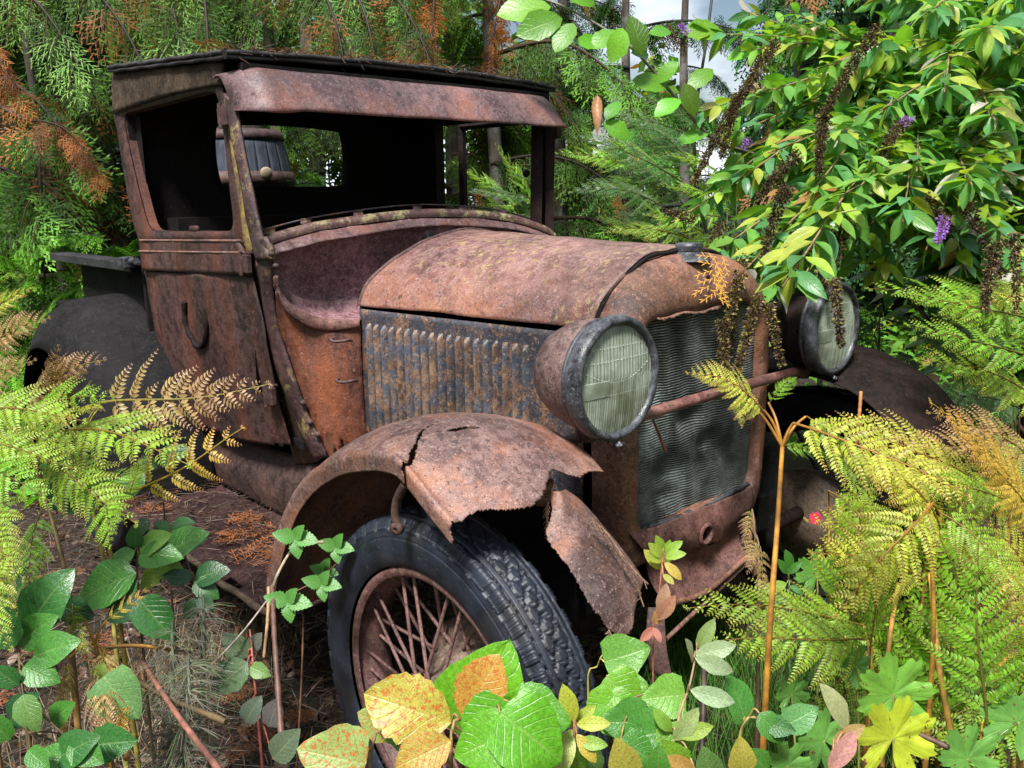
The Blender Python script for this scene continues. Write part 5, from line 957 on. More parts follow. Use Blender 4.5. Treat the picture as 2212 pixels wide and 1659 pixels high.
leaf_group(sap, S2, [leaf_tpl(1, .30, 'ellip', 8, .25, c_, serr=.06, wave=.05, seed=k) for k, c_ in enumerate((.2, .35))], LM['bush'])
nm = NM(); B = at(1290, 205, d=2.9); T = at(1290, 285, d=2.85); tpz = leaf_tpl(1, .12, 'lance', 8, 1.4, .2, wave=.2); F = frames((T-B)[None], np.array([[.6, -.7, .2]]), np.linalg.norm(T-B))[0]; nm.add(tpz[0]@F.T+B-sp, tpz[1], tpz[2], (.42, .20, .09)); add_tube(nm, [B-sp, at(1288, 170, d=3)-sp], .001, 3, col=(.2, .1, .05)); nm.build('dead_leaf', LM['bush'], sap)

# ================================================================== FERNS
def fern(px, py_, d, label, fl, group='bracken ferns around the truck', stem=None, col=(.20, .12, .035), name='bracken_fern', r0=.006, z=None):
    """fl: (kind, base px, base depth, tip px, tip depth, normal, width factor)"""
    c = at(px, py_, d=d); c[2] = gz(c[0], c[1]) if z is None else z; root = empty(name, tuple(c), label, 'fern', group)
    fk = None
    if stem:
        pts = [c]+[at(a, b, d=e) for a, b, e in stem]; stalk(root, pts, r0, r0*.55, col); fk = pts[-1]
    for kind, b_, db, t_, dt, N_, wx in fl:
        B, T = at(*b_, d=db), at(*t_, d=dt)
        base = fk if fk is not None else c+np.array([0, 0, .02])
        gap_ = np.linalg.norm(base-B)
        if gap_ > .03: mid = (base+B)/2+np.array([0, 0, .12*gap_]); stalk(root, [base, mid, B], r0*.42, .0018, col, n=14, seg=6)
        frond(root, kind, B, T, N_, wx)
    return root
CN = -CF                                                     # direction towards the viewer's side
def nv(u=.6, s=0., f=.6): return np.array([0, 0, 1.])*u+CN*f+CR*s
# left foreground clump
fern(150, 1600, 1.50, 'tall bracken at the left edge with dark forked stalk, lime fronds over the running board', [
    ('lime', (110, 940), 1.75, (420, 1000), 1.55, nv(.9, 0, .5), 1.0), ('green', (60, 900), 1.8, (245, 860), 1.6, nv(.4, 0, .9), .8), ('lime', (90, 1000), 1.7, (300, 1130), 1.5, nv(.5, .2, .8), .9), ('lime', (-40, 960), 1.7, (200, 960), 1.55, nv(.5, 0, .8), .9),
    ('green', (140, 1080), 1.6, (330, 1010), 1.6, nv(.9, 0, .6), .8), ('green', (90, 1110), 1.6, (60, 1340), 1.45, nv(.2, 0, 1), .8)], stem=[(158, 1450, 1.52), (150, 1290, 1.6), (122, 1160, 1.66), (80, 1010, 1.72)], r0=.0075)
fern(250, 1500, 1.9, 'bracken whose long pinkish brown frond reaches right across the truck door', [('slim', (215, 880), 1.85, (586, 832), 1.80, nv(.15, 0, 1.), 1.25), ('brown', (130, 880), 1.9, (130, 745), 1.8, nv(.3, .2, 1), 1.), ('brown', (60, 860), 1.95, (230, 780), 1.8, nv(.4, 0, 1), .9),
    ('yellow', (210, 880), 1.8, (120, 930), 1.6, nv(.6, 0, .8), .9)], stem=[(240, 1300, 1.9), (200, 1100, 1.9), (180, 960, 1.88)], col=(.30, .28, .06))
fern(290, 1560, 1.75, 'thin golden bracken stem with few frond pieces left, over the rotten running board', [('few', (300, 1060), 1.65, (530, 930), 1.62, nv(.3, 0, 1), 1.4), ('green', (230, 1060), 1.6, (240, 1180), 1.4, nv(.3, 0, 1), .9), ('lime', (280, 1075), 1.6, (320, 975), 1.6, nv(.4, 0, 1), .9)],
     stem=[(260, 1350, 1.7), (240, 1200, 1.68), (215, 1105, 1.66)], col=(.32, .26, .04))
fern(-60, 1500, 1.6, 'browning bracken cut off by the left edge, above the tall lime fern', [('brown', (-40, 760), 1.8, (110, 690), 1.7, nv(.3, 0, 1), 1.), ('yellow', (-60, 700), 1.8, (75, 625), 1.75, nv(.3, 0, 1), .7), ('brown', (-60, 860), 1.75, (80, 780), 1.65, nv(.3, 0, 1), .9), ('green', (-80, 640), 1.9, (60, 595), 1.8, nv(.3, 0, 1), .5), ('brown', (-70, 900), 1.7, (60, 900), 1.6, nv(.3, 0, 1), .9)],
     stem=[(-60, 1200, 1.7), (-70, 1000, 1.75)])
fern(-30, 1620, 1.4, 'pale green bracken hanging at the lower left edge', [('lime', (-30, 1060), 1.5, (55, 1250), 1.35, nv(.2, 0, 1), 1.), ('yellow', (10, 1120), 1.45, (35, 1330), 1.35, nv(.2, 0, 1), .8), ('green', (-60, 980), 1.5, (130, 1100), 1.4, nv(.4, 0, 1), .9), ('lime', (-80, 900), 1.6, (190, 905), 1.5, nv(.7, 0, .8), .9), ('lime', (-80, 960), 1.55, (170, 1010), 1.45, nv(.7, 0, .8), .8), ('lime', (-50, 1180), 1.4, (30, 1400), 1.3, nv(.2, 0, 1), .8)], stem=[(-40, 1300, 1.45), (-40, 1100, 1.5)])
fern(230, 1640, 1.45, 'withered golden bracken collapsed in the bottom left corner', [('gold', (235, 1420), 1.5, (280, 1630), 1.35, nv(.2, 0, 1), .7), ('brown', (230, 1400), 1.5, (230, 1660), 1.3, nv(.2, .3, 1), .6), ('single', (160, 1300), 1.5, (215, 1480), 1.4, nv(.2, 0, 1), 1.), ('few', (230, 1340), 1.5, (330, 1265), 1.5, nv(.2, 0, 1), .8), ('gold', (150, 1420), 1.45, (140, 1620), 1.35, nv(.2, 0, 1), .5)],
     stem=[(215, 1450, 1.5), (205, 1390, 1.5)], col=(.45, .22, .03))
# tall single stalk in front of the radiator
fern(1645, 1680, 1.26, 'tall bracken on a shiny orange stalk in front of the radiator, forking into yellowish fronds', [
    ('yellow', (1650, 885), 1.30, (1482, 803), 1.27, nv(.8, 0, .6), 1.5), ('yellow', (1600, 860), 1.30, (1600, 925), 1.25, nv(.3, 0, 1), .8), ('yellow', (1712, 915), 1.29, (2095, 1085), 1.16, nv(.7, .1, .7), 1.15), ('lime', (1740, 900), 1.32, (1900, 1110), 1.2, nv(.7, 0, .7), .8), ('green', (1690, 960), 1.30, (1800, 990), 1.3, nv(.7, 0, .7), .8), ('green', (1660, 870), 1.34, (1720, 815), 1.4, nv(.9, 0, .4), .7)],
     stem=[(1660, 1400, 1.27), (1678, 1150, 1.29), (1690, 965, 1.30)], col=(.42, .19, .025), r0=.0062)
# right hand mass
RK = [((1830, 1440), (1830, 1090), 'lime', 1.0), ((1990, 1250), (1800, 1200), 'yellow', 1.0), ((2120, 1250), (1930, 1060), 'yellow', 1.0), ((2000, 1150), (2200, 1230), 'yellow', .9), ((2060, 1400), (2050, 1150), 'green', 1.), ((1990, 1640), (2070, 1180), 'green', 1.0), ((2180, 1420), (2010, 1420), 'green', .9), ((1880, 1380), (1620, 1390), 'lime', .9),
      ((1900, 1370), (1760, 1520), 'lime', .9), ((1960, 1400), (1840, 1540), 'green', .9), ((2240, 1150), (2100, 980), 'gold', 1.), ((2230, 1000), (2050, 910), 'brown', .9), ((2250, 960), (2090, 1040), 'lime', .9), ((2150, 1100), (1960, 990), 'yellow', 1.), ((2240, 860), (2040, 800), 'lime', .9), ((2240, 780), (2020, 720), 'green', .8), ((2250, 700), (2010, 650), 'green', .8),
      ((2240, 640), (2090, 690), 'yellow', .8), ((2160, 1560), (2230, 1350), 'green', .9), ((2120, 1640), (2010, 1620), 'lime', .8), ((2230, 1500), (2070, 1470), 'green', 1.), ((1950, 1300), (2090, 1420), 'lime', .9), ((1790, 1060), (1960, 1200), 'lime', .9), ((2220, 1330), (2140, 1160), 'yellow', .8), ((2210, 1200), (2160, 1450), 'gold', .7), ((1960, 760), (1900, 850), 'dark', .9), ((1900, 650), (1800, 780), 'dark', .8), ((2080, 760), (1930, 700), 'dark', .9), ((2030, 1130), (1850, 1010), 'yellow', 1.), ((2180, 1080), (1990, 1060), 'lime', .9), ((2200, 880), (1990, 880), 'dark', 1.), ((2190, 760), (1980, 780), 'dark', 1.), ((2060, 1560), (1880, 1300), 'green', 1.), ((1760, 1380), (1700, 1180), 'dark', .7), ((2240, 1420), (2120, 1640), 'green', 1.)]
labs = ['upright lime bracken frond right of the orange stalk', 'yellowing bracken low beside the orange stalk', 'sunlit yellow green bracken below the far front wing', 'pale bracken spreading to the right edge', 'green bracken in the middle of the right hand thicket', 'large upright green bracken near the bottom right corner', 'green bracken at the lower right edge',
        'low bracken reaching left over the grass by the orange stalk', 'bracken drooping over the lobed yellow leaves', 'small bracken drooping right of the lobed leaves', 'rust gold bracken in front of the far wheel', 'dry brown bracken right of the far front wing', 'green bracken under the dry brown one', 'yellow bracken touching the far front wing',
        'bright bracken right of the far headlight', 'green bracken above the bright one, right of the far headlight', 'highest green bracken below the bush at the right edge', 'pale underside frond at the right edge below the bush', 'bracken on the right edge near the bottom', 'little bracken in the bottom right corner', 'dense green bracken above the bottom right corner', 'bracken crossing the large upright one',
        'bracken arching over grass behind the orange stalk', 'yellow bracken on the right edge halfway down', 'golden dying bracken at the right edge', 'shaded bracken under the far headlight', 'shaded bracken directly right of the far headlight', 'shaded bracken between bush and far wing', 'yellow bracken lying on the far wheel arch', 'lime bracken just below the far wing tip', 'shaded bracken covering the end of the far wing', 'shaded bracken above the far wing', 'green bracken rising behind the lobed leaves', 'small dark fern behind the orange stalk', 'green bracken drooping at the bottom right edge']
for k, ((b_, t_, kd, wx)) in enumerate(RK):
    dd_ = (1.55+.5*r.random() if b_[1] > 1100 else 1.9+.5*r.random()) if kd != 'dark' else 2.9
    b_ = (b_[0], b_[1]); ex = 1.28 if kd != 'dark' else 1.1; t_ = (b_[0]+(t_[0]-b_[0])*ex, b_[1]+(t_[1]-b_[1])*ex); d2 = dd_-.12; gx = b_[0]+r.normal(0, 20); P0 = at(gx, 1500, d=dd_+.1)
    fl = [(kd, b_, dd_, t_, d2, nv(.6, 0, .8), wx)]
    for q in range(1): off = r.normal(0, 60, 2); fl.append((kd if r.random() < .7 else 'lime' if kd != 'dark' else 'dark', (b_[0]+off[0]*.4, b_[1]+off[1]*.4), dd_+.12, (t_[0]+off[0]*1.6, t_[1]+off[1]+10), d2+.15, nv(.6, r.normal(0, .3), .7), wx*.9))
    fern(gx, 1500, dd_+.15, labs[k], fl, stem=[(b_[0], min(1620, b_[1]+60), dd_+.05)] , col=(.30, .16, .03) if kd != 'dark' else (.06, .05, .02))
fern(2125, 1640, 1.38, 'crisp green bracken frond standing nearest the bottom right corner', [('green', (2122, 1560), 1.36, (2106, 1165), 1.33, nv(.15, -.1, 1), 1.25)], col=(.48, .26, .03))
fern(1885, 1600, 1.52, 'slim upright frond with rows of short leaflets above the lobed leaves', [('lime', (1884, 1400), 1.50, (1876, 1085), 1.48, nv(.15, .1, 1), .95)], col=(.34, .18, .03))
fern(2010, 1620, 1.45, 'lime bracken frond sweeping down left across the middle of the right hand ferns', [('yellow', (2010, 1080), 1.45, (1800, 1330), 1.40, nv(.5, .1, .9), 1.1), ('lime', (2030, 1110), 1.5, (2230, 1290), 1.42, nv(.5, .1, .9), 1.1)], stem=[(2015, 1400, 1.46), (2005, 1090, 1.46)], col=(.40, .20, .03))
fern(1650, 1420, 1.8, 'shrivelled brown fern remnant hanging beside the engine pan', [('brown', (1632, 1165), 1.74, (1612, 1240), 1.70, nv(.2, 0, 1), 1.2), ('slim', (1640, 1180), 1.76, (1650, 1330), 1.72, nv(.2, .3, 1), .9), ('brown', (1625, 1100), 1.8, (1600, 1190), 1.76, nv(.2, .3, 1), 1.)], stem=[(1640, 1250, 1.78), (1630, 1150, 1.78)], col=(.16, .10, .06))
# ferns hanging behind the bonnet
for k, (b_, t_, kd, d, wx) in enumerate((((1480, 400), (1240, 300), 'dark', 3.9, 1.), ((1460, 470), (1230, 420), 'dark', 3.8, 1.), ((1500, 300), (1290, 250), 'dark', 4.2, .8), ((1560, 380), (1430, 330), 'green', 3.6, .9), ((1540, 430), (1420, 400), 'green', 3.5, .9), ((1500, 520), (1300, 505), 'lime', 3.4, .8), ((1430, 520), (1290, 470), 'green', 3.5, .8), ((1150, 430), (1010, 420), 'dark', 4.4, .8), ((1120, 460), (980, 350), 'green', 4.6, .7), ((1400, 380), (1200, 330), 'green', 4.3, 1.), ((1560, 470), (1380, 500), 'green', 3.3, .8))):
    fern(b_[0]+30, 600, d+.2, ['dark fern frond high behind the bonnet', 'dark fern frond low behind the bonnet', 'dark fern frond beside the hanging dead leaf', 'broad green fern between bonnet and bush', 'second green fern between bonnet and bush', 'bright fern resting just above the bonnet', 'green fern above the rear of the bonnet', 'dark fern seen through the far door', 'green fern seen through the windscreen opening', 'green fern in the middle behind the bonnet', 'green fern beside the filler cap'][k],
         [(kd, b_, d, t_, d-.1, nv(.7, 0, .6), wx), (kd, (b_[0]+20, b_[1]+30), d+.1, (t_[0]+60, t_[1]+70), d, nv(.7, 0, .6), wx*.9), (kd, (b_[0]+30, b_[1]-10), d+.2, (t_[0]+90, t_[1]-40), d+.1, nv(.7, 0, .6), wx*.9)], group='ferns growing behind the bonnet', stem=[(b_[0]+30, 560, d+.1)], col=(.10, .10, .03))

# ================================================================== LOW BROAD LEAVED PLANTS
def leafy(px, py_, d, label, leaves, tpls, mat, name='salal_plant', cat='plant', group=None, scol=(.13, .09, .04), spts=None, r0=.004):
    """leaves: (base px, tip px, depth, width-up tilt, colour)"""
    c = at(px, py_, d=d); c[2] = gz(c[0], c[1]); root = empty(name, tuple(c), label, cat, group); S = []
    pts = [c]+[at(a, b, d=e) for a, b, e in (spts or [])]
    if len(pts) > 1: stalk(root, pts, r0, r0*.5, scol, n=20, seg=6)
    for q, (b_, t_, dl, tilt, col) in enumerate(leaves):
        B, T = at(*b_, d=dl), at(*t_, d=dl-.02); N_ = np.array([0, 0, 1.])*tilt[0]+CN*tilt[1]+CR*tilt[2]
        near = min(pts, key=lambda p: np.linalg.norm(p-B)) if len(pts) > 1 else c
        if len(pts) > 1:
            ps = spline(pts, 20); near = ps[np.argmin(np.linalg.norm(ps-B, axis=1))]
        if .004 < np.linalg.norm(near-B) < .5: stalk(root, [near, (near+B)/2+np.array([0, 0, .01]), B], r0*.45, .0012, scol, 'leaf_stalk', 6, 5)
        S.append((B, T-B, N_, np.linalg.norm(T-B), col))
    leaf_group(root, S, tpls, mat); return root
oval = [leaf_tpl(1, .34, 'ovate', 10, .22, c_, wave=.03, nc=2, seed=k) for k, c_ in enumerate((.25, .4, .15))]
rnd = [leaf_tpl(1, .46, 'heart', 12, .20, c_, wave=.05, nc=3, seed=k, serr=.015) for k, c_ in enumerate((.25, .4))]
lan = [leaf_tpl(1, .21, 'ellip', 9, .30, c_, wave=.04, nc=2, seed=k) for k, c_ in enumerate((.2, .4))]
G_ = (.035, .14, .03); G2 = (.06, .21, .03); G3 = (.025, .085, .03); LG = (.26, .42, .05); YG = (.42, .46, .06); RD = (.46, .16, .12); PK = (.42, .24, .16)
def tl(u=.6, f=.7, s=0.): return (u, f, s)
leafy(300, 1420, 1.75, 'glossy green salal sprig left of the running board with oval leaves on a dark stem', [((292, 1190), (205, 1245), 1.7, tl(.8, .5, -.2), G2), ((295, 1185), (285, 1135), 1.72, tl(.5, .7), G_), ((300, 1190), (365, 1150), 1.72, tl(.6, .6), (.18, .36, .07)), ((300, 1200), (390, 1195), 1.7, tl(.7, .6), G2), ((295, 1240), (130, 1290), 1.66, tl(.6, .7), G2), ((298, 1255), (205, 1310), 1.66, tl(.5, .8), G_), ((300, 1290), (370, 1385), 1.62, tl(.4, .9), G_),
    ((300, 1300), (215, 1340), 1.64, tl(.4, .9), G3)], oval, LM['salal'], spts=[(300, 1300, 1.7), (296, 1180, 1.72)])
leafy(420, 1400, 1.85, 'salal sprig with paired leaves just left of the rotten running board edge', [((350, 1200), (440, 1140), 1.78, tl(.7, .6), G2), ((345, 1210), (395, 1255), 1.76, tl(.5, .8), (.20, .36, .05)), ((350, 1225), (300, 1275), 1.76, tl(.5, .8), (.28, .42, .05)), ((420, 1250), (490, 1225), 1.75, tl(.6, .7), G3), ((420, 1255), (470, 1290), 1.74, tl(.5, .8), G_), ((415, 1250), (350, 1240), 1.76, tl(.6, .7), G3), ((430, 1290), (460, 1320), 1.72, tl(.4, .9), G3), ((430, 1295), (390, 1340), 1.72, tl(.4, .9), G3), ((400, 1180), (445, 1160), 1.85, tl(.6, .7), G3)], oval, LM['salal'], spts=[(425, 1300, 1.8), (400, 1200, 1.8)])
leafy(350, 1180, 2.0, 'salal leaves in shade under the bracken left of the running board', [((310, 1020), (250, 1080), 1.95, tl(.4, .9), G_), ((345, 1000), (400, 960), 1.97, tl(.5, .8), G_), ((340, 1010), (300, 990), 1.97, tl(.5, .8), G3), ((120, 1050), (75, 1000), 1.8, tl(.3, .9), G_), ((140, 1090), (200, 1080), 1.8, tl(.3, .9), G_), ((110, 1100), (150, 1030), 1.8, tl(.3, .9), G3), ((350, 1130), (330, 1170), 1.95, tl(.4, .8), G3), ((370, 1140), (412, 1118), 1.95, tl(.8, .5), G_), ((370, 1142), (332, 1128), 1.95, tl(.8, .5), G_), ((320, 1120), (290, 1160), 1.9, tl(.4, .8), G3), ((250, 960), (205, 935), 1.95, tl(.5, .8), G3)], oval, LM['salal'], spts=[(350, 1050, 2.0)])
leafy(60, 1640, 1.35, 'cluster of broad green leaves in the bottom left corner', [((40, 1390), (110, 1330), 1.4, tl(.4, .9), G2), ((60, 1360), (130, 1230), 1.42, tl(.3, .9), G_), ((30, 1400), (-40, 1290), 1.38, tl(.3, .9), G_), ((70, 1420), (160, 1380), 1.38, tl(.5, .8), G2), ((50, 1440), (120, 1470), 1.36, tl(.5, .8), G2), ((40, 1480), (-20, 1440), 1.34, tl(.4, .9), G_), ((20, 1560), (70, 1500), 1.3, tl(.4, .9), G3), ((50, 1500), (70, 1590), 1.28, tl(.3, 1), (.12, .24, .06)), ((20, 1600), (-30, 1540), 1.28, tl(.4, .9), G2), ((120, 1640), (200, 1590), 1.25, tl(.5, .8), G_), ((180, 1650), (60, 1630), 1.25, tl(.5, .8), G2),
    ((190, 1610), (290, 1600), 1.3, tl(.4, .9), G_), ((30, 1350), (80, 1300), 1.45, tl(.3, .9), G3), ((0, 1300), (40, 1230), 1.5, tl(.3, .9), G3), ((130, 1310), (200, 1330), 1.5, tl(.3, .9), G3), ((110, 1560), (150, 1520), 1.34, tl(.4, .9), G2), ((90, 1530), (40, 1560), 1.33, tl(.4, .9), G2), ((150, 1600), (220, 1650), 1.25, tl(.4, .9), G2), ((60, 1620), (100, 1659), 1.22, tl(.4, .9), G2)], oval, LM['salal'], spts=[(50, 1500, 1.36), (40, 1380, 1.42)])
leafy(560, 1560, 1.7, 'sprig with grey blotched green leaves on the litter left of the front wheel', [((535, 1420), (480, 1370), 1.72, tl(.4, .9), (.10, .15, .08)), ((540, 1440), (580, 1460), 1.7, tl(.3, .9), (.16, .28, .08)), ((535, 1430), (450, 1500), 1.7, tl(.3, .9), (.09, .15, .07)), ((545, 1400), (560, 1370), 1.74, tl(.3, .9), (.13, .15, .12)), ((530, 1560), (555, 1510), 1.6, tl(.3, .9), (.09, .12, .09)), ((580, 1570), (600, 1510), 1.6, tl(.3, .9), (.13, .12, .12)), ((590, 1640), (640, 1580), 1.5, tl(.3, .9), (.10, .14, .08))], oval, LM['salal'], spts=[(550, 1470, 1.7), (540, 1360, 1.75)], scol=(.30, .08, .06))
leafy(240, 1640, 1.4, 'one chewed green leaf standing above the golden ferns at bottom left', [((225, 1460), (292, 1560), 1.4, tl(.2, 1), (.13, .27, .09)), ((220, 1465), (215, 1440), 1.42, tl(.2, 1), (.2, .3, .06))], rnd, LM['salal'], spts=[(225, 1500, 1.42)])
# bramble
def serr_tpl(): return [leaf_tpl(1, .33, 'ovate', 16, .25, c_, serr=.10, wave=.04, nc=1, seed=k) for k, c_ in enumerate((.2, .35))]
BR = (.10, .28, .055)
leafy(590, 1420, 1.72, 'bramble with serrated leaflets in threes beside the front wheel', sum([[((x, y), (x-50*s, y-12), dd_, tl(.4, .8), BR), ((x, y), (x+4, y+44*s), dd_, tl(.3, .9), BR), ((x, y), (x+14*s, y-28), dd_, tl(.5, .7), BR), ((x, y), (x+46*s, y+2), dd_, tl(.5, .7), BR)] for x, y, dd_, s in ((638, 1163, 1.72, 1.0), (725, 1182, 1.78, .8), (695, 1262, 1.74, .85), (622, 1300, 1.68, 1.05), (700, 1235, 1.80, .6))], []), serr_tpl(), LM['salal'], 'bramble', 'bramble', spts=[(655, 1330, 1.7), (625, 1290, 1.7), (690, 1250, 1.75), (735, 1200, 1.8), (660, 1160, 1.75)], scol=(.20, .10, .06), r0=.0025)
# large foreground leaves at the bottom
FLv = [((1000, 1590), (1100, 1395), 1.12, tl(.2, 1, .1), (.13, .38, .02), 0), ((1105, 1580), (975, 1640), .98, tl(.4, .9), (.12, .36, .02), 0), ((1105, 1520), (1005, 1660), 1.0, tl(.4, .9, .1), (.10, .32, .02), 0), ((1080, 1540), (1230, 1650), .98, tl(.5, .8, .1), (.11, .35, .02), 0), ((1105, 1530), (1235, 1560), 1.02, tl(.5, .8), (.09, .29, .02), 0),
       ((1025, 1670), (1090, 1570), 1.02, tl(.3, .9), (.16, .36, .05), 0), ((900, 1560), (870, 1640), 1.05, tl(.3, .9), (.10, .24, .05), 0), ((930, 1560), (790, 1530), 1.1, tl(.3, .9), (.10, .24, .05), 0)]
leafy(1010, 1720, 1.0, 'cluster of large glossy bright green leaves in front of the tyre at the bottom', [f[:5] for f in FLv], rnd, LM['big'], 'foreground_shrub', 'shrub', spts=[(1080, 1580, 1.0), (1000, 1580, 1.08)], scol=(.30, .20, .07), r0=.004)
leafy(940, 1720, 1.02, 'sprig with two large orange and yellow mottled autumn leaves in front of the wheel', [((975, 1560), (785, 1500), 1.04, tl(.35, .9, 0), (.46, .42, .07)), ((1000, 1548), (1075, 1425), 1.04, tl(.2, 1, 0), (.55, .30, .06)), ((975, 1600), (850, 1660), .98, tl(.4, .9), (.42, .34, .06))], [leaf_tpl(1, .36, 'ellip', 14, .2, .25, serr=.03, wave=.06, nc=3, seed=4)], LM['autumn'], 'foreground_shrub', 'shrub', spts=[(975, 1600, 1.02), (1000, 1550, 1.04)], scol=(.36, .22, .08), r0=.004)
leafy(700, 1740, 1.0, 'pale green blotched leaves in front of the tyre at the left of the bright cluster', [((790, 1650), (640, 1620), .98, tl(.4, .9), (.30, .42, .12)), ((850, 1570), (775, 1545), 1.05, tl(.3, .9), (.20, .36, .07)), ((860, 1560), (830, 1500), 1.06, tl(.3, .9), (.24, .38, .07))], rnd, LM['autumn'], 'foreground_shrub', 'shrub', spts=[(800, 1640, 1.0), (850, 1570, 1.06)], scol=(.36, .22, .08), r0=.0035)
leafy(1250, 1720, 1.05, 'yellow green leafy shoot at the bottom right of the tyre', [((1240, 1560), (1218, 1485), 1.08, tl(.3, .9), (.46, .50, .06)), ((1245, 1565), (1315, 1560), 1.08, tl(.5, .8), (.42, .46, .06)), ((1240, 1575), (1190, 1640), 1.06, tl(.4, .9), (.36, .44, .08)), ((1245, 1585), (1290, 1650), 1.05, tl(.4, .9), (.48, .38, .05)), ((1240, 1590), (1200, 1680), 1.04, tl(.4, .9), (.40, .46, .12)), ((1245, 1560), (1280, 1530), 1.1, tl(.4, .9), (.40, .48, .08)), ((1240, 1570), (1215, 1540), 1.1, tl(.4, .9), (.36, .46, .08)), ((1245, 1600), (1310, 1610), 1.05, tl(.4, .9), (.24, .40, .06))], lan, LM['big'], 'leafy_shoot', 'plant', spts=[(1240, 1580, 1.08)], scol=(.4, .2, .08))
leafy(1380, 1700, 1.15, 'bright green leaves crowded right of the tyre at the bottom edge', [((1300, 1510), (1385, 1590), 1.2, tl(.4, .9), (.12, .34, .02)), ((1330, 1500), (1270, 1575), 1.2, tl(.4, .9), (.14, .36, .02)), ((1320, 1480), (1400, 1480), 1.25, tl(.4, .9), (.14, .34, .05)), ((1310, 1460), (1390, 1540), 1.22, tl(.4, .9), (.15, .36, .03)), ((1440, 1580), (1330, 1600), 1.15, tl(.4, .9), G2), ((1450, 1560), (1480, 1660), 1.15, tl(.4, .9), (.16, .34, .05)), ((1400, 1560), (1300, 1560), 1.18, tl(.4, .9), G2), ((1340, 1600), (1420, 1650), 1.12, tl(.4, .9), G2), ((1480, 1500), (1390, 1510), 1.2, tl(.4, .9), (.16, .36, .05))], rnd, LM['big'], 'foreground_shrub', 'shrub', spts=[(1360, 1560, 1.2), (1330, 1480, 1.24)], scol=(.30, .22, .07))
leafy(1150, 1740, 1.02, 'small mixed leaves squeezed along the bottom edge between the big bright leaves', [((1180+60*k, 1690-12*(k % 3)), (1150+62*k+30*math.sin(k*2.1), 1622-18*(k % 2)), 1.05+.03*(k % 3), tl(.4, .9, .2*math.sin(k)), [(.07, .22, .03), (.16, .34, .03), (.10, .20, .05), (.34, .30, .05)][k % 4]) for k in range(9)], oval, LM['big'], 'foreground_shrub', 'shrub', spts=[(1250, 1690, 1.04)], scol=(.25, .16, .06), r0=.003)
leafy(1300, 1580, 1.45, 'single rounded green leaf on a yellow stem below the torn wing piece', [((1305, 1430), (1405, 1400), 1.4, tl(.3, 1), (.14, .34, .06)), ((1310, 1415), (1345, 1385), 1.44, tl(.3, .9), G_)], rnd, LM['big'], 'leafy_shoot', 'plant', spts=[(1270, 1470, 1.42), (1290, 1440, 1.42)], scol=(.35, .30, .06), r0=.0025)
leafy(1440, 1640, 1.4, 'green rosette topped shoot with reddish lower leaves in front of the crank hole', [((1433, 1195), (1420, 1160), 1.36, tl(.3, .9), (.30, .46, .06)), ((1435, 1198), (1470, 1170), 1.36, tl(.4, .8), (.28, .46, .06)), ((1433, 1205), (1405, 1175), 1.35, tl(.3, .9), (.34, .46, .07)), ((1436, 1205), (1478, 1192), 1.35, tl(.5, .8), (.30, .46, .06)), ((1432, 1212), (1400, 1200), 1.35, tl(.3, .9), (.36, .44, .06)), ((1435, 1215), (1475, 1250), 1.34, tl(.4, .9), (.52, .38, .06)), ((1433, 1225), (1448, 1170), 1.37, tl(.2, 1), (.26, .44, .06)), ((1430, 1230), (1398, 1192), 1.36, tl(.2, 1), (.42, .42, .07)), ((1432, 1240), (1455, 1260), 1.34, tl(.3, .9), (.40, .40, .07)),
    ((1425, 1330), (1442, 1268), 1.33, tl(.2, 1), PK), ((1422, 1340), (1458, 1290), 1.33, tl(.2, 1), (.45, .22, .14)), ((1410, 1350), (1438, 1310), 1.34, tl(.2, 1), (.50, .26, .10)), ((1412, 1355), (1385, 1385), 1.33, tl(.2, 1), RD), ((1412, 1355), (1428, 1385), 1.33, tl(.2, 1), RD)], lan, LM['bush'], 'azalea_shoot', 'plant', spts=[(1410, 1400, 1.36), (1420, 1320, 1.35), (1432, 1200, 1.35)], scol=(.35, .14, .08), r0=.0025)
leafy(1440, 1680, 1.15, 'shoot bearing three pale grey green oval leaves at bottom centre right', [((1500, 1415), (1590, 1395), 1.16, tl(.3, .9), (.34, .44, .24)), ((1500, 1420), (1590, 1455), 1.15, tl(.2, 1), (.30, .40, .22)), ((1490, 1490), (1590, 1520), 1.14, tl(.2, 1), (.32, .44, .24)), ((1505, 1400), (1545, 1345), 1.18, tl(.2, 1), (.26, .36, .12)), ((1495, 1430), (1490, 1380), 1.17, tl(.2, .6, 1), (.30, .36, .2)), ((1455, 1600), (1510, 1540), 1.12, tl(.2, 1), (.30, .38, .14)), ((1460, 1590), (1540, 1570), 1.12, tl(.4, 1), (.28, .40, .06)), ((1450, 1580), (1420, 1540), 1.14, tl(.3, 1), (.22, .40, .06)), ((1500, 1660), (1440, 1640), 1.1, tl(.3, 1), (.50, .28, .08))], lan, LM['bush'], 'azalea_shoot', 'plant', spts=[(1460, 1600, 1.13), (1490, 1480, 1.15), (1505, 1405, 1.17)], scol=(.42, .26, .14), r0=.0028)
leafy(1560, 1700, 1.2, 'curled deep green leaf pair against the orange stalk near the bottom', [((1610, 1560), (1585, 1460), 1.22, tl(.1, .8, .6), (.08, .28, .05)), ((1640, 1540), (1700, 1610), 1.2, tl(.3, .9), G2), ((1650, 1560), (1720, 1580), 1.2, tl(.3, .9), G_), ((1690, 1570), (1770, 1530), 1.25, tl(.4, .9), (.12, .30, .10))], oval, LM['salal'], 'leafy_shoot', 'plant', spts=[(1600, 1580, 1.22), (1680, 1565, 1.22)], scol=(.34, .26, .08))
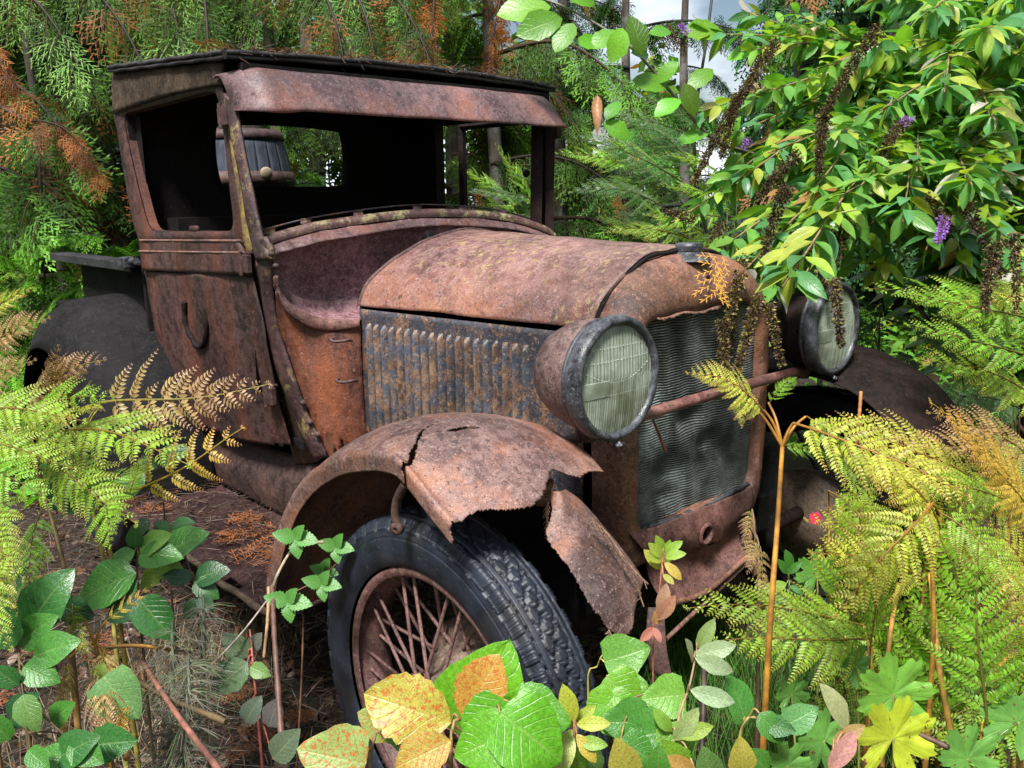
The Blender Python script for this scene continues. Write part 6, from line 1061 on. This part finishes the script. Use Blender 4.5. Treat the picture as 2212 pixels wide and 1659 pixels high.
leafy(1700, 1440, 1.9, 'small upright green seedling with oval leaves between the bumper and the orange stalk', [((1700, 1240), (1685, 1210), 1.8, tl(.4, .8), G2), ((1702, 1240), (1730, 1215), 1.8, tl(.4, .8), G2), ((1700, 1260), (1650, 1275), 1.8, tl(.5, .8), (.26, .42, .06)), ((1705, 1265), (1735, 1280), 1.8, tl(.4, .8), G2), ((1700, 1290), (1740, 1330), 1.78, tl(.4, .9), (.22, .36, .05)), ((1700, 1300), (1640, 1270), 1.8, tl(.3, .9), (.12, .19, .15)), ((1705, 1330), (1690, 1380), 1.78, tl(.3, .9), (.12, .19, .15)), ((1715, 1340), (1740, 1370), 1.78, tl(.3, .9), (.12, .19, .15)), ((1710, 1230), (1700, 1190), 1.82, tl(.3, .9), G2)], lan, LM['bush'], 'seedling', 'plant', spts=[(1705, 1330, 1.82), (1702, 1220, 1.82)], scol=(.16, .22, .08))
leafy(1800, 1700, 1.2, 'pink underside leaf and slim pale leaf standing before the lobed yellow leaves', [((1790, 1665), (1852, 1585), 1.15, tl(.1, 1), (.62, .30, .28)), ((1830, 1580), (1800, 1480), 1.2, tl(.1, .8, .5), (.36, .38, .18)), ((1800, 1600), (1870, 1570), 1.2, tl(.3, .9), (.44, .30, .12))], lan, LM['bush'], 'leafy_shoot', 'plant', spts=[(1800, 1620, 1.18)], scol=(.4, .2, .1))
# lobed leaves
def lobed(px, py_, rad, d, col, tilt, label):
    c = at(px, py_, d=d); g = c.copy(); g[2] = gz(c[0], c[1]); root = empty('cranesbill', tuple(g), label, 'plant', 'lobed leaved plants at lower right'); s = rad/FPX*d
    n = 84; th_ = np.linspace(-math.pi*.93, math.pi*.93, n); f = (th_/(math.pi*.93)*3.5); lob = np.abs(np.cos((f+.5-.5)*math.pi)) ; k = .42+.58*lob**.55; k *= 1+.07*np.cos(f*math.pi*8); k *= (1-.12*np.abs(th_)/math.pi)
    ring_ = [np.stack([np.sin(th_)*k*q, np.cos(th_)*k*q, .14*lob*q*q+.02*np.sin(th_*9)*q], -1) for q in (.02, .25, .5, .75, 1.)]; P = np.stack(ring_, 0); uvv = np.stack(np.meshgrid([.02, .25, .5, .75, 1.], (np.abs(((f+.5) % 1)-.5)*2), indexing='ij'), -1)[..., ::-1].copy(); uvv[..., 1] = 0.31
    T = c+CU*.01; F = frames((CR*tilt[3]+CU)[None], (np.array([0, 0, 1.])*tilt[0]+CN*tilt[1]+CR*tilt[2])[None], s)[0]; nm = NM(); nm.add(P.reshape(-1, 3)@F.T+c-g, grid_faces(5, n)[:, ::-1], uvv.reshape(-1, 2), col); nm.build('lobed_leaf', LM['big'], root); stalk(root, [g, (g+c)/2+CR*.02, c], .003, .0018, (.30, .30, .08), 'leaf_stalk', 10, 6)
lobed(1930, 1595, 98, 1.25, (.42, .50, .035), (.45, .85, .2, .25), 'large bright yellow lobed leaf low in front of the right hand ferns')
lobed(1930, 1500, 95, 1.35, (.16, .36, .05), (.5, .8, 0, -.2), 'green lobed leaf directly above the bright yellow one')
for k, (a, b, rr_, d, l_) in enumerate(((2090, 1640, 80, 1.25, 'green lobed leaf at the bottom edge right of the yellow one'), (2200, 1560, 90, 1.35, 'green lobed leaf in the bottom right corner'), (1780, 1600, 70, 1.35, 'lobed leaf at the bottom just left of the pink leaf'), (1700, 1655, 60, 1.25, 'small lobed leaf on the bottom edge beside the orange stalk'), (1765, 1240, 55, 1.9, 'lobed leaf in the grass right of the small seedling'), (1710, 1500, 45, 1.6, 'lobed leaf half hidden behind the orange stalk'), (1850, 1440, 50, 1.6, 'dark lobed leaf under the bracken'), (1700, 1400, 0.1, 1.6, ''))):
    if l_: lobed(a, b, rr_, d, (.13, .32, .06), (.5, .8, r.normal(0, .2), r.normal(0, .5)), l_)

# ================================================================== DEAD STEMS, TWIGS, LITTER
def stick(pts, r0, r1, col, label, name='dead_stem', group=None, seg=7):
    P = spline([at(a, b, d=d) for a, b, d in pts], 30); nm = NM(); add_tube(nm, P-P[0], np.linspace(r0, r1, 30)*(1+.08*np.sin(np.arange(30)*1.9)), seg, col=col); o = nm.build(name, M['stem']); o.location = P[0]; tag(o, label, 'stem', group); return o
GD = 'dead stems on the ground at lower left'
stick([(170, 1385, 1.75), (330, 1490, 1.55), (488, 1560, 1.45)], .0045, .006, (.10, .065, .03), 'long dark olive stem lying across the litter at lower left', group=GD)
stick([(308, 1430, 1.6), (380, 1540, 1.45), (475, 1665, 1.3)], .0045, .0055, (.20, .085, .06), 'reddish brown stem slanting down to the bottom edge', group=GD)
stick([(215, 1400, 1.6), (300, 1395, 1.62), (410, 1410, 1.68)], .004, .003, (.42, .20, .04), 'short orange stem lying level below the salal', group=GD)
stick([(588, 1265, 1.7), (592, 1360, 1.62), (600, 1480, 1.55), (608, 1590, 1.5)], .0045, .006, (.11, .055, .04), 'dark upright split stalk standing left of the front wheel', group=GD)
stick([(581, 1268, 1.72), (578, 1340, 1.68), (570, 1420, 1.66)], .004, .003, (.30, .18, .09), 'pale half of the split stalk left of the front wheel', group=GD)
stick([(215, 1400, 1.55), (240, 1500, 1.45), (275, 1640, 1.35)], .005, .0055, (.46, .24, .04), 'thick golden stem among the withered ferns at bottom left', group=GD)
stick([(590, 1280, 1.75), (520, 1370, 1.7), (430, 1465, 1.65)], .002, .002, (.22, .17, .15), 'bundle stem of grey twigs leaning on the running board', group=GD)
stick([(1515, 1660, 1.3), (1520, 1500, 1.35), (1520, 1400, 1.42)], .005, .004, (.08, .045, .04), 'dark upright stalk below the pale leaved shoot', group=GD)
stick([(1860, 845, 1.9), (1856, 900, 1.9), (1850, 960, 1.92)], .004, .004, (.42, .19, .06), 'broken orange stalk standing in front of the far wing', group=GD)
stick([(1940, 1260, 1.8), (1920, 1400, 1.7), (1905, 1659, 1.5)], .005, .005, (.36, .19, .04), 'orange stalk deep in the right hand ferns', group=GD)
stick([(2010, 1240, 1.7), (2030, 1450, 1.55), (2070, 1660, 1.4)], .005, .006, (.48, .26, .03), 'golden stalk running down to the bottom right', group=GD)
stick([(1950, 1570, 1.5), (2060, 1620, 1.45), (2190, 1690, 1.4)], .005, .006, (.16, .09, .06), 'brown stem lying under the ferns at bottom right', group=GD)
stick([(700, 1170, 1.7), (640, 1180, 1.75), (600, 1240, 1.7), (585, 1290, 1.7)], .003, .003, (.30, .24, .17), 'pale curved twig hooked over the running board end', group=GD)
# horsetails
for k, (px, y0, y1, d) in enumerate(((360, 1660, 1340, 1.55), (428, 1600, 1290, 1.65), (395, 1655, 1420, 1.5))):
    b_ = at(px, y0, d=d); t_ = at(px+12, y1, d=d+.03); g = b_.copy(); root = empty('horsetail', tuple(g), ['grey horsetail with whorls of wiry branches, tallest of the three in the litter', 'greener horsetail standing nearest the running board', 'short grey horsetail between the other two'][k], 'plant', 'horsetails in the litter')
    nm = NM(); add_tube(nm, spline([b_-g, (b_+t_)/2-g+CR*.006, t_-g], 30), np.where(np.arange(30) % 5 == 0, .0042, .0030), 7, col=(.13, .16, .10)); nm.build('stem', M['stem'], root)
    nm = NM(); K = 260; u = np.floor(r.random(K)*13)/13; B = b_+(t_-b_)*u[:, None]; a = r.random(K)*6.28; O = np.stack([np.cos(a), np.sin(a), -.35+.5*r.random(K)], -1)
    for q in range(K): L_ = .035+.06*r.random()*(1-u[q]*.5); add_tube(nm, [B[q]-g, B[q]+O[q]*L_*.5-g, B[q]+O[q]*L_+np.array([0, 0, -.012])-g], [.0008, .0007, .0004], 3, col=(.17, .16, .12) if r.random() < .7 else (.14, .2, .09), cap=False)
    o = nm.build('whorl', M['stem'], root); o['kind'] = 'stuff'
# litter: twigs, needles, dry leaves
def scatter(K, region, zf, lenr, rad, cols, r, flat=.25, seg=3):
    nm = NM(); V0 = np.array([(math.cos(a), 0, math.sin(a)) for a in (0, 2.09, 4.19)]); tpl = (np.vstack([V0, V0*1.0+[.08, .5, .05], V0*.5+[0, 1, 0]]), np.array([(0, 1, 4, 3), (1, 2, 5, 4), (2, 0, 3, 5), (3, 4, 7, 6), (4, 5, 8, 7), (5, 3, 6, 8)]), np.zeros((9, 2)))
    XY = region(K, r); K = len(XY); a = r.random(K)*6.28; D = np.stack([np.cos(a), np.sin(a), r.normal(0, flat, K)], -1); L_ = lenr[0]+(lenr[1]-lenr[0])*r.random(K)**2; F = frames(D, r.normal(0, .3, (K, 3))+[0, 0, 1]); F[:, :, 1] *= L_[:, None]; q = rad*(.5+r.random(K)); F[:, :, 0] *= q[:, None]; F[:, :, 2] *= q[:, None]
    T = np.column_stack([XY, zf(XY[:, 0], XY[:, 1])+.006+.022*r.random(K)]); C = np.array(cols)[r.integers(0, len(cols), K)]*(1+r.normal(0, .25, (K, 1))); nm.inst(tpl, F, T, np.clip(C, .004, 1)); return nm
def reg(K, r): P = np.column_stack([r.uniform(-3.2, 1.6, K), r.uniform(-2.2, 1.6, K)]); return P
zz = lambda x, y: gz(x, y)+.008
TC = [(.05, .03, .022), (.09, .055, .04), (.16, .11, .08), (.22, .17, .14), (.12, .05, .03)]
tag(scatter(30000, reg, zz, (.03, .16), .0013, TC, r).build('twig_litter', M['stem']), 'tangle of thin grey and brown twigs covering the forest floor', 'litter', kind='stuff')
nm = NM(); K = 7000; XY = reg(K, r); T = np.column_stack([XY, zz(XY[:, 0], XY[:, 1])+.02*r.random(K)]); D = r.normal(0, 1, (K, 3))*[1, 1, .3]; tp_ = leaf_tpl(1, .3, 'ovate', 4, .5, .5)
C = jit((.16, .085, .05), K, .3, .12, r); C[r.random(K) < .15] = (.30, .22, .17); nm.inst(tp_, frames(D, r.normal(0, .5, (K, 3))+[0, 0, 1], .018+.035*r.random(K)), T, C); tag(nm.build('fallen_leaves', LM['bush']), 'dry brown fallen leaves among the twigs', 'leaves', kind='stuff')
# dead orange cedar sprays on ground, running board and roof
def dead_sprays(K, pts, nm, r, sc=(.06, .14), col=(.42, .15, .05)):
    for k in range(K):
        P, N_ = pts(k); a = r.random()*6.28; D = np.array([math.cos(a), math.sin(a), 0])-N_*0; F = frames(D[None], (N_+r.normal(0, .15, 3))[None])[0]; L_ = sc[0]+(sc[1]-sc[0])*r.random(); Pp, Dd, Ll = spray_arrays(r, L_, 9, 4)
        loc = np.column_stack([Pp, .04*Pp[:, 1]]); T = loc@F.T+P; Dw = np.column_stack([Dd, r.normal(0, .1, len(Dd))])@F.T; Mx = frames(Dw, np.tile(F[:, 2], (len(T), 1))); Mx[:, :, 1] *= Ll[:, None]; Mx[:, :, 0] *= .0042; Mx[:, :, 2] *= .004
        nm.inst(DI, Mx, T, np.tile(np.array(col)*(1+r.normal(0, .2)), (len(T), 1)))
    return nm
def gp(k): x, y = r.uniform(-2.2, .9), r.uniform(-1.8, -.6); return np.array([x, y, zz(x, y)+.025]), UPV
tag(dead_sprays(60, gp, NM(), r, col=(.26, .095, .04)).build('dead_cedar_sprays', LM['needle']), 'flat orange dead cedar sprays lying on the forest floor', 'litter', kind='stuff')
def gp2(k): x, y = r.uniform(-1.7, -.65), r.uniform(-.82, -.52); return np.array([x, y, .318]), UPV
nm = dead_sprays(16, gp2, NM(), r, (.05, .12), (.34, .13, .05)); rb = lambda K, r: np.column_stack([r.uniform(-1.75, -.62, K), r.uniform(-.83, -.50, K)]); n2 = scatter(900, rb, lambda x, y: .305+0*x, (.02, .10), .0011, TC, r, .08)
nm.add(np.concatenate(n2.V), np.concatenate(n2.F4), np.concatenate(n2.UV), np.concatenate(n2.C)); tag(nm.build('board_litter', LM['needle']), 'needles and dead cedar sprays strewn over the running board', 'litter', kind='stuff')
def gp3(k): x, y = r.uniform(-1.4, -1.06), r.uniform(-.6, .5); return np.array([x, y, roofz(x, y)+.016]), UPV
nm = dead_sprays(16, gp3, NM(), r, (.05, .12), (.36, .15, .06)); rb = lambda K, r: np.column_stack([np.where(r.random(K) < .7, r.uniform(-1.12, -1.035, K), r.uniform(-2.0, -1.05, K)), r.uniform(-.65, .6, K)]); n2 = scatter(900, rb, lambda x, y: np.array([roofz(a, b) for a, b in zip(x, y)])-.008, (.015, .06), .0011, TC, r, .5)
nm.add(np.concatenate(n2.V), np.concatenate(n2.F4), np.concatenate(n2.UV), np.concatenate(n2.C)); tag(nm.build('roof_litter', LM['needle']), 'orange and grey dead needles lying along the edge of the cab roof', 'litter', kind='stuff')
def string_twig(pts, label, col=(.22, .13, .08)):
    P = spline(np.array([at(a, b, y=c) for a, b, c in pts]), 24); nm = NM(); add_tube(nm, P-P[0], .0016, 4, col=col)
    for k in range(1, 23, 2):
        for s in (-1, 1): q = P[k]-P[0]; add_tube(nm, [q, q+np.array([s*.008+.004, -.006, -.012+.01*r.random()])], [.0012, .0005], 3, col=col, cap=False)
    o = nm.build('cedar_twig', M['stem']); o.location = P[0]; tag(o, label, 'twig', 'dead twigs caught on the wing')
string_twig([(1290, 1135, -.62), (1320, 1175, -.60), (1350, 1215, -.60), (1372, 1255, -.60), (1390, 1310, -.60)], 'dead cedar twig draped down the right edge of the hanging wing piece')
string_twig([(1275, 1120, -.63), (1310, 1150, -.61), (1345, 1200, -.61), (1378, 1240, -.60), (1400, 1262, -.59)], 'second dead twig lying beside the first on the hanging wing piece')
string_twig([(1184, 1085, -.66), (1180, 1110, -.67), (1184, 1140, -.67), (1186, 1165, -.67)], 'short dead twig dangling in the gap of the torn wing')
string_twig([(1315, 1360, -.70), (1320, 1380, -.70), (1316, 1405, -.70)], 'tiny twig hanging from the lowest tip of the torn wing')
# grass
def grass(K, reg_, h, col, name, label):
    XY = reg_(K, r); K = len(XY); nm = NM(); tpl = (np.array([(-1, 0, 0), (1, 0, 0), (-.9, .3, .02), (.9, .3, .02), (-.6, .62, .12), (.6, .62, .12), (0, .95, .35)], float), np.array([(0, 1, 3, 2), (2, 3, 5, 4), (4, 5, 6, 6)]), np.zeros((7, 2)))
    a = r.random(K)*6.28; D = np.stack([np.cos(a)*.35, np.sin(a)*.35, np.ones(K)], -1)+r.normal(0, .15, (K, 3)); O = np.stack([-np.cos(a), -np.sin(a), np.zeros(K)], -1); F = frames(D, -O); L_ = h*(.4+.8*r.random(K)); F[:, :, 1] *= L_[:, None]; F[:, :, 0] *= .0011; F[:, :, 2] *= L_[:, None]
    tpl = (tpl[0], np.array([(0, 1, 3, 2), (2, 3, 5, 4)]), tpl[2]); nm.inst(tpl, F, np.column_stack([XY, zz(XY[:, 0], XY[:, 1])]), jit(col, K, .25, .1, r)); tag(nm.build(name, LM['needle']), label, 'grass', kind='stuff')
def clump(cs):
    def f(K, r):
        k = r.integers(0, len(cs), K); C = np.array([at(a, b, z=GZ)[:2] for a, b, s in cs]); s = np.array([c[2] for c in cs]); return C[k]+r.normal(0, 1, (K, 2))*s[k][:, None]
    return f
grass(9000, clump([(1450, 1500, .06), (1480, 1400, .05), (1760, 1250, .12), (1850, 1150, .15), (1800, 1350, .12), (1600, 1640, .12), (1750, 1600, .15), (2000, 1200, .2), (1950, 1640, .15), (1640, 1480, .08)]), .20, (.07, .17, .025), 'grass', 'fine green grass growing between the ferns and around the bumper')
grass(2500, clump([(350, 1500, .15), (200, 1640, .15), (450, 1400, .12), (1650, 1400, .1), (1700, 1300, .1)]), .16, (.24, .19, .12), 'dry_grass', 'thin dry grass standing in the litter')
# small things
nm = NM(); c = at(1762, 1120, d=2.1)
for k in range(5): a = k*1.257; tpz = leaf_tpl(.018, .5*.018, 'ellip', 3, .3, .2); F = frames(np.array([[math.cos(a)*1., .2, math.sin(a)]])@np.eye(3), CN[None])[0]; D = CR*math.cos(a)+CU*math.sin(a); F = frames(D[None], CN[None])[0]; nm.add(tpz[0]@F.T, tpz[1], tpz[2], (.75, .04, .12))
o = nm.build('flower', LM['bush']); o.location = c; tag(o, 'single small crimson flower in the grass right of the radiator', 'flower')
nm = NM(); B, T = at(1570, 545, d=1.92), at(1535, 625, d=1.88)
def gp4(k): return [(B*(1-u)+T*u, CN+UPV*.3) for u in (.1, .4, .75)][k]
for k in range(3):
    P, N_ = gp4(k); D = T-B+CR*(k-1)*.04; F = frames(D[None], N_[None])[0]; Pp, Dd, Ll = spray_arrays(r, .05, 5, 3); Tt = np.column_stack([Pp, 0*Pp[:, 1]])@F.T+P-B; Dw = np.column_stack([Dd, 0*Ll])@F.T; Mx = frames(Dw, np.tile(F[:, 2], (len(Tt), 1))); Mx[:, :, 1] *= np.minimum(Ll, .014)[:, None]; Mx[:, :, 2] *= .002; Mx[:, :, 0] *= .0028; nm.inst(DI, Mx, Tt, np.tile((.50, .26, .04), (len(Tt), 1)))
o = nm.build('cedar_twig', LM['needle']); o.location = B; tag(o, 'golden yellow cedar twig caught beside the filler cap on the radiator shell', 'twig')
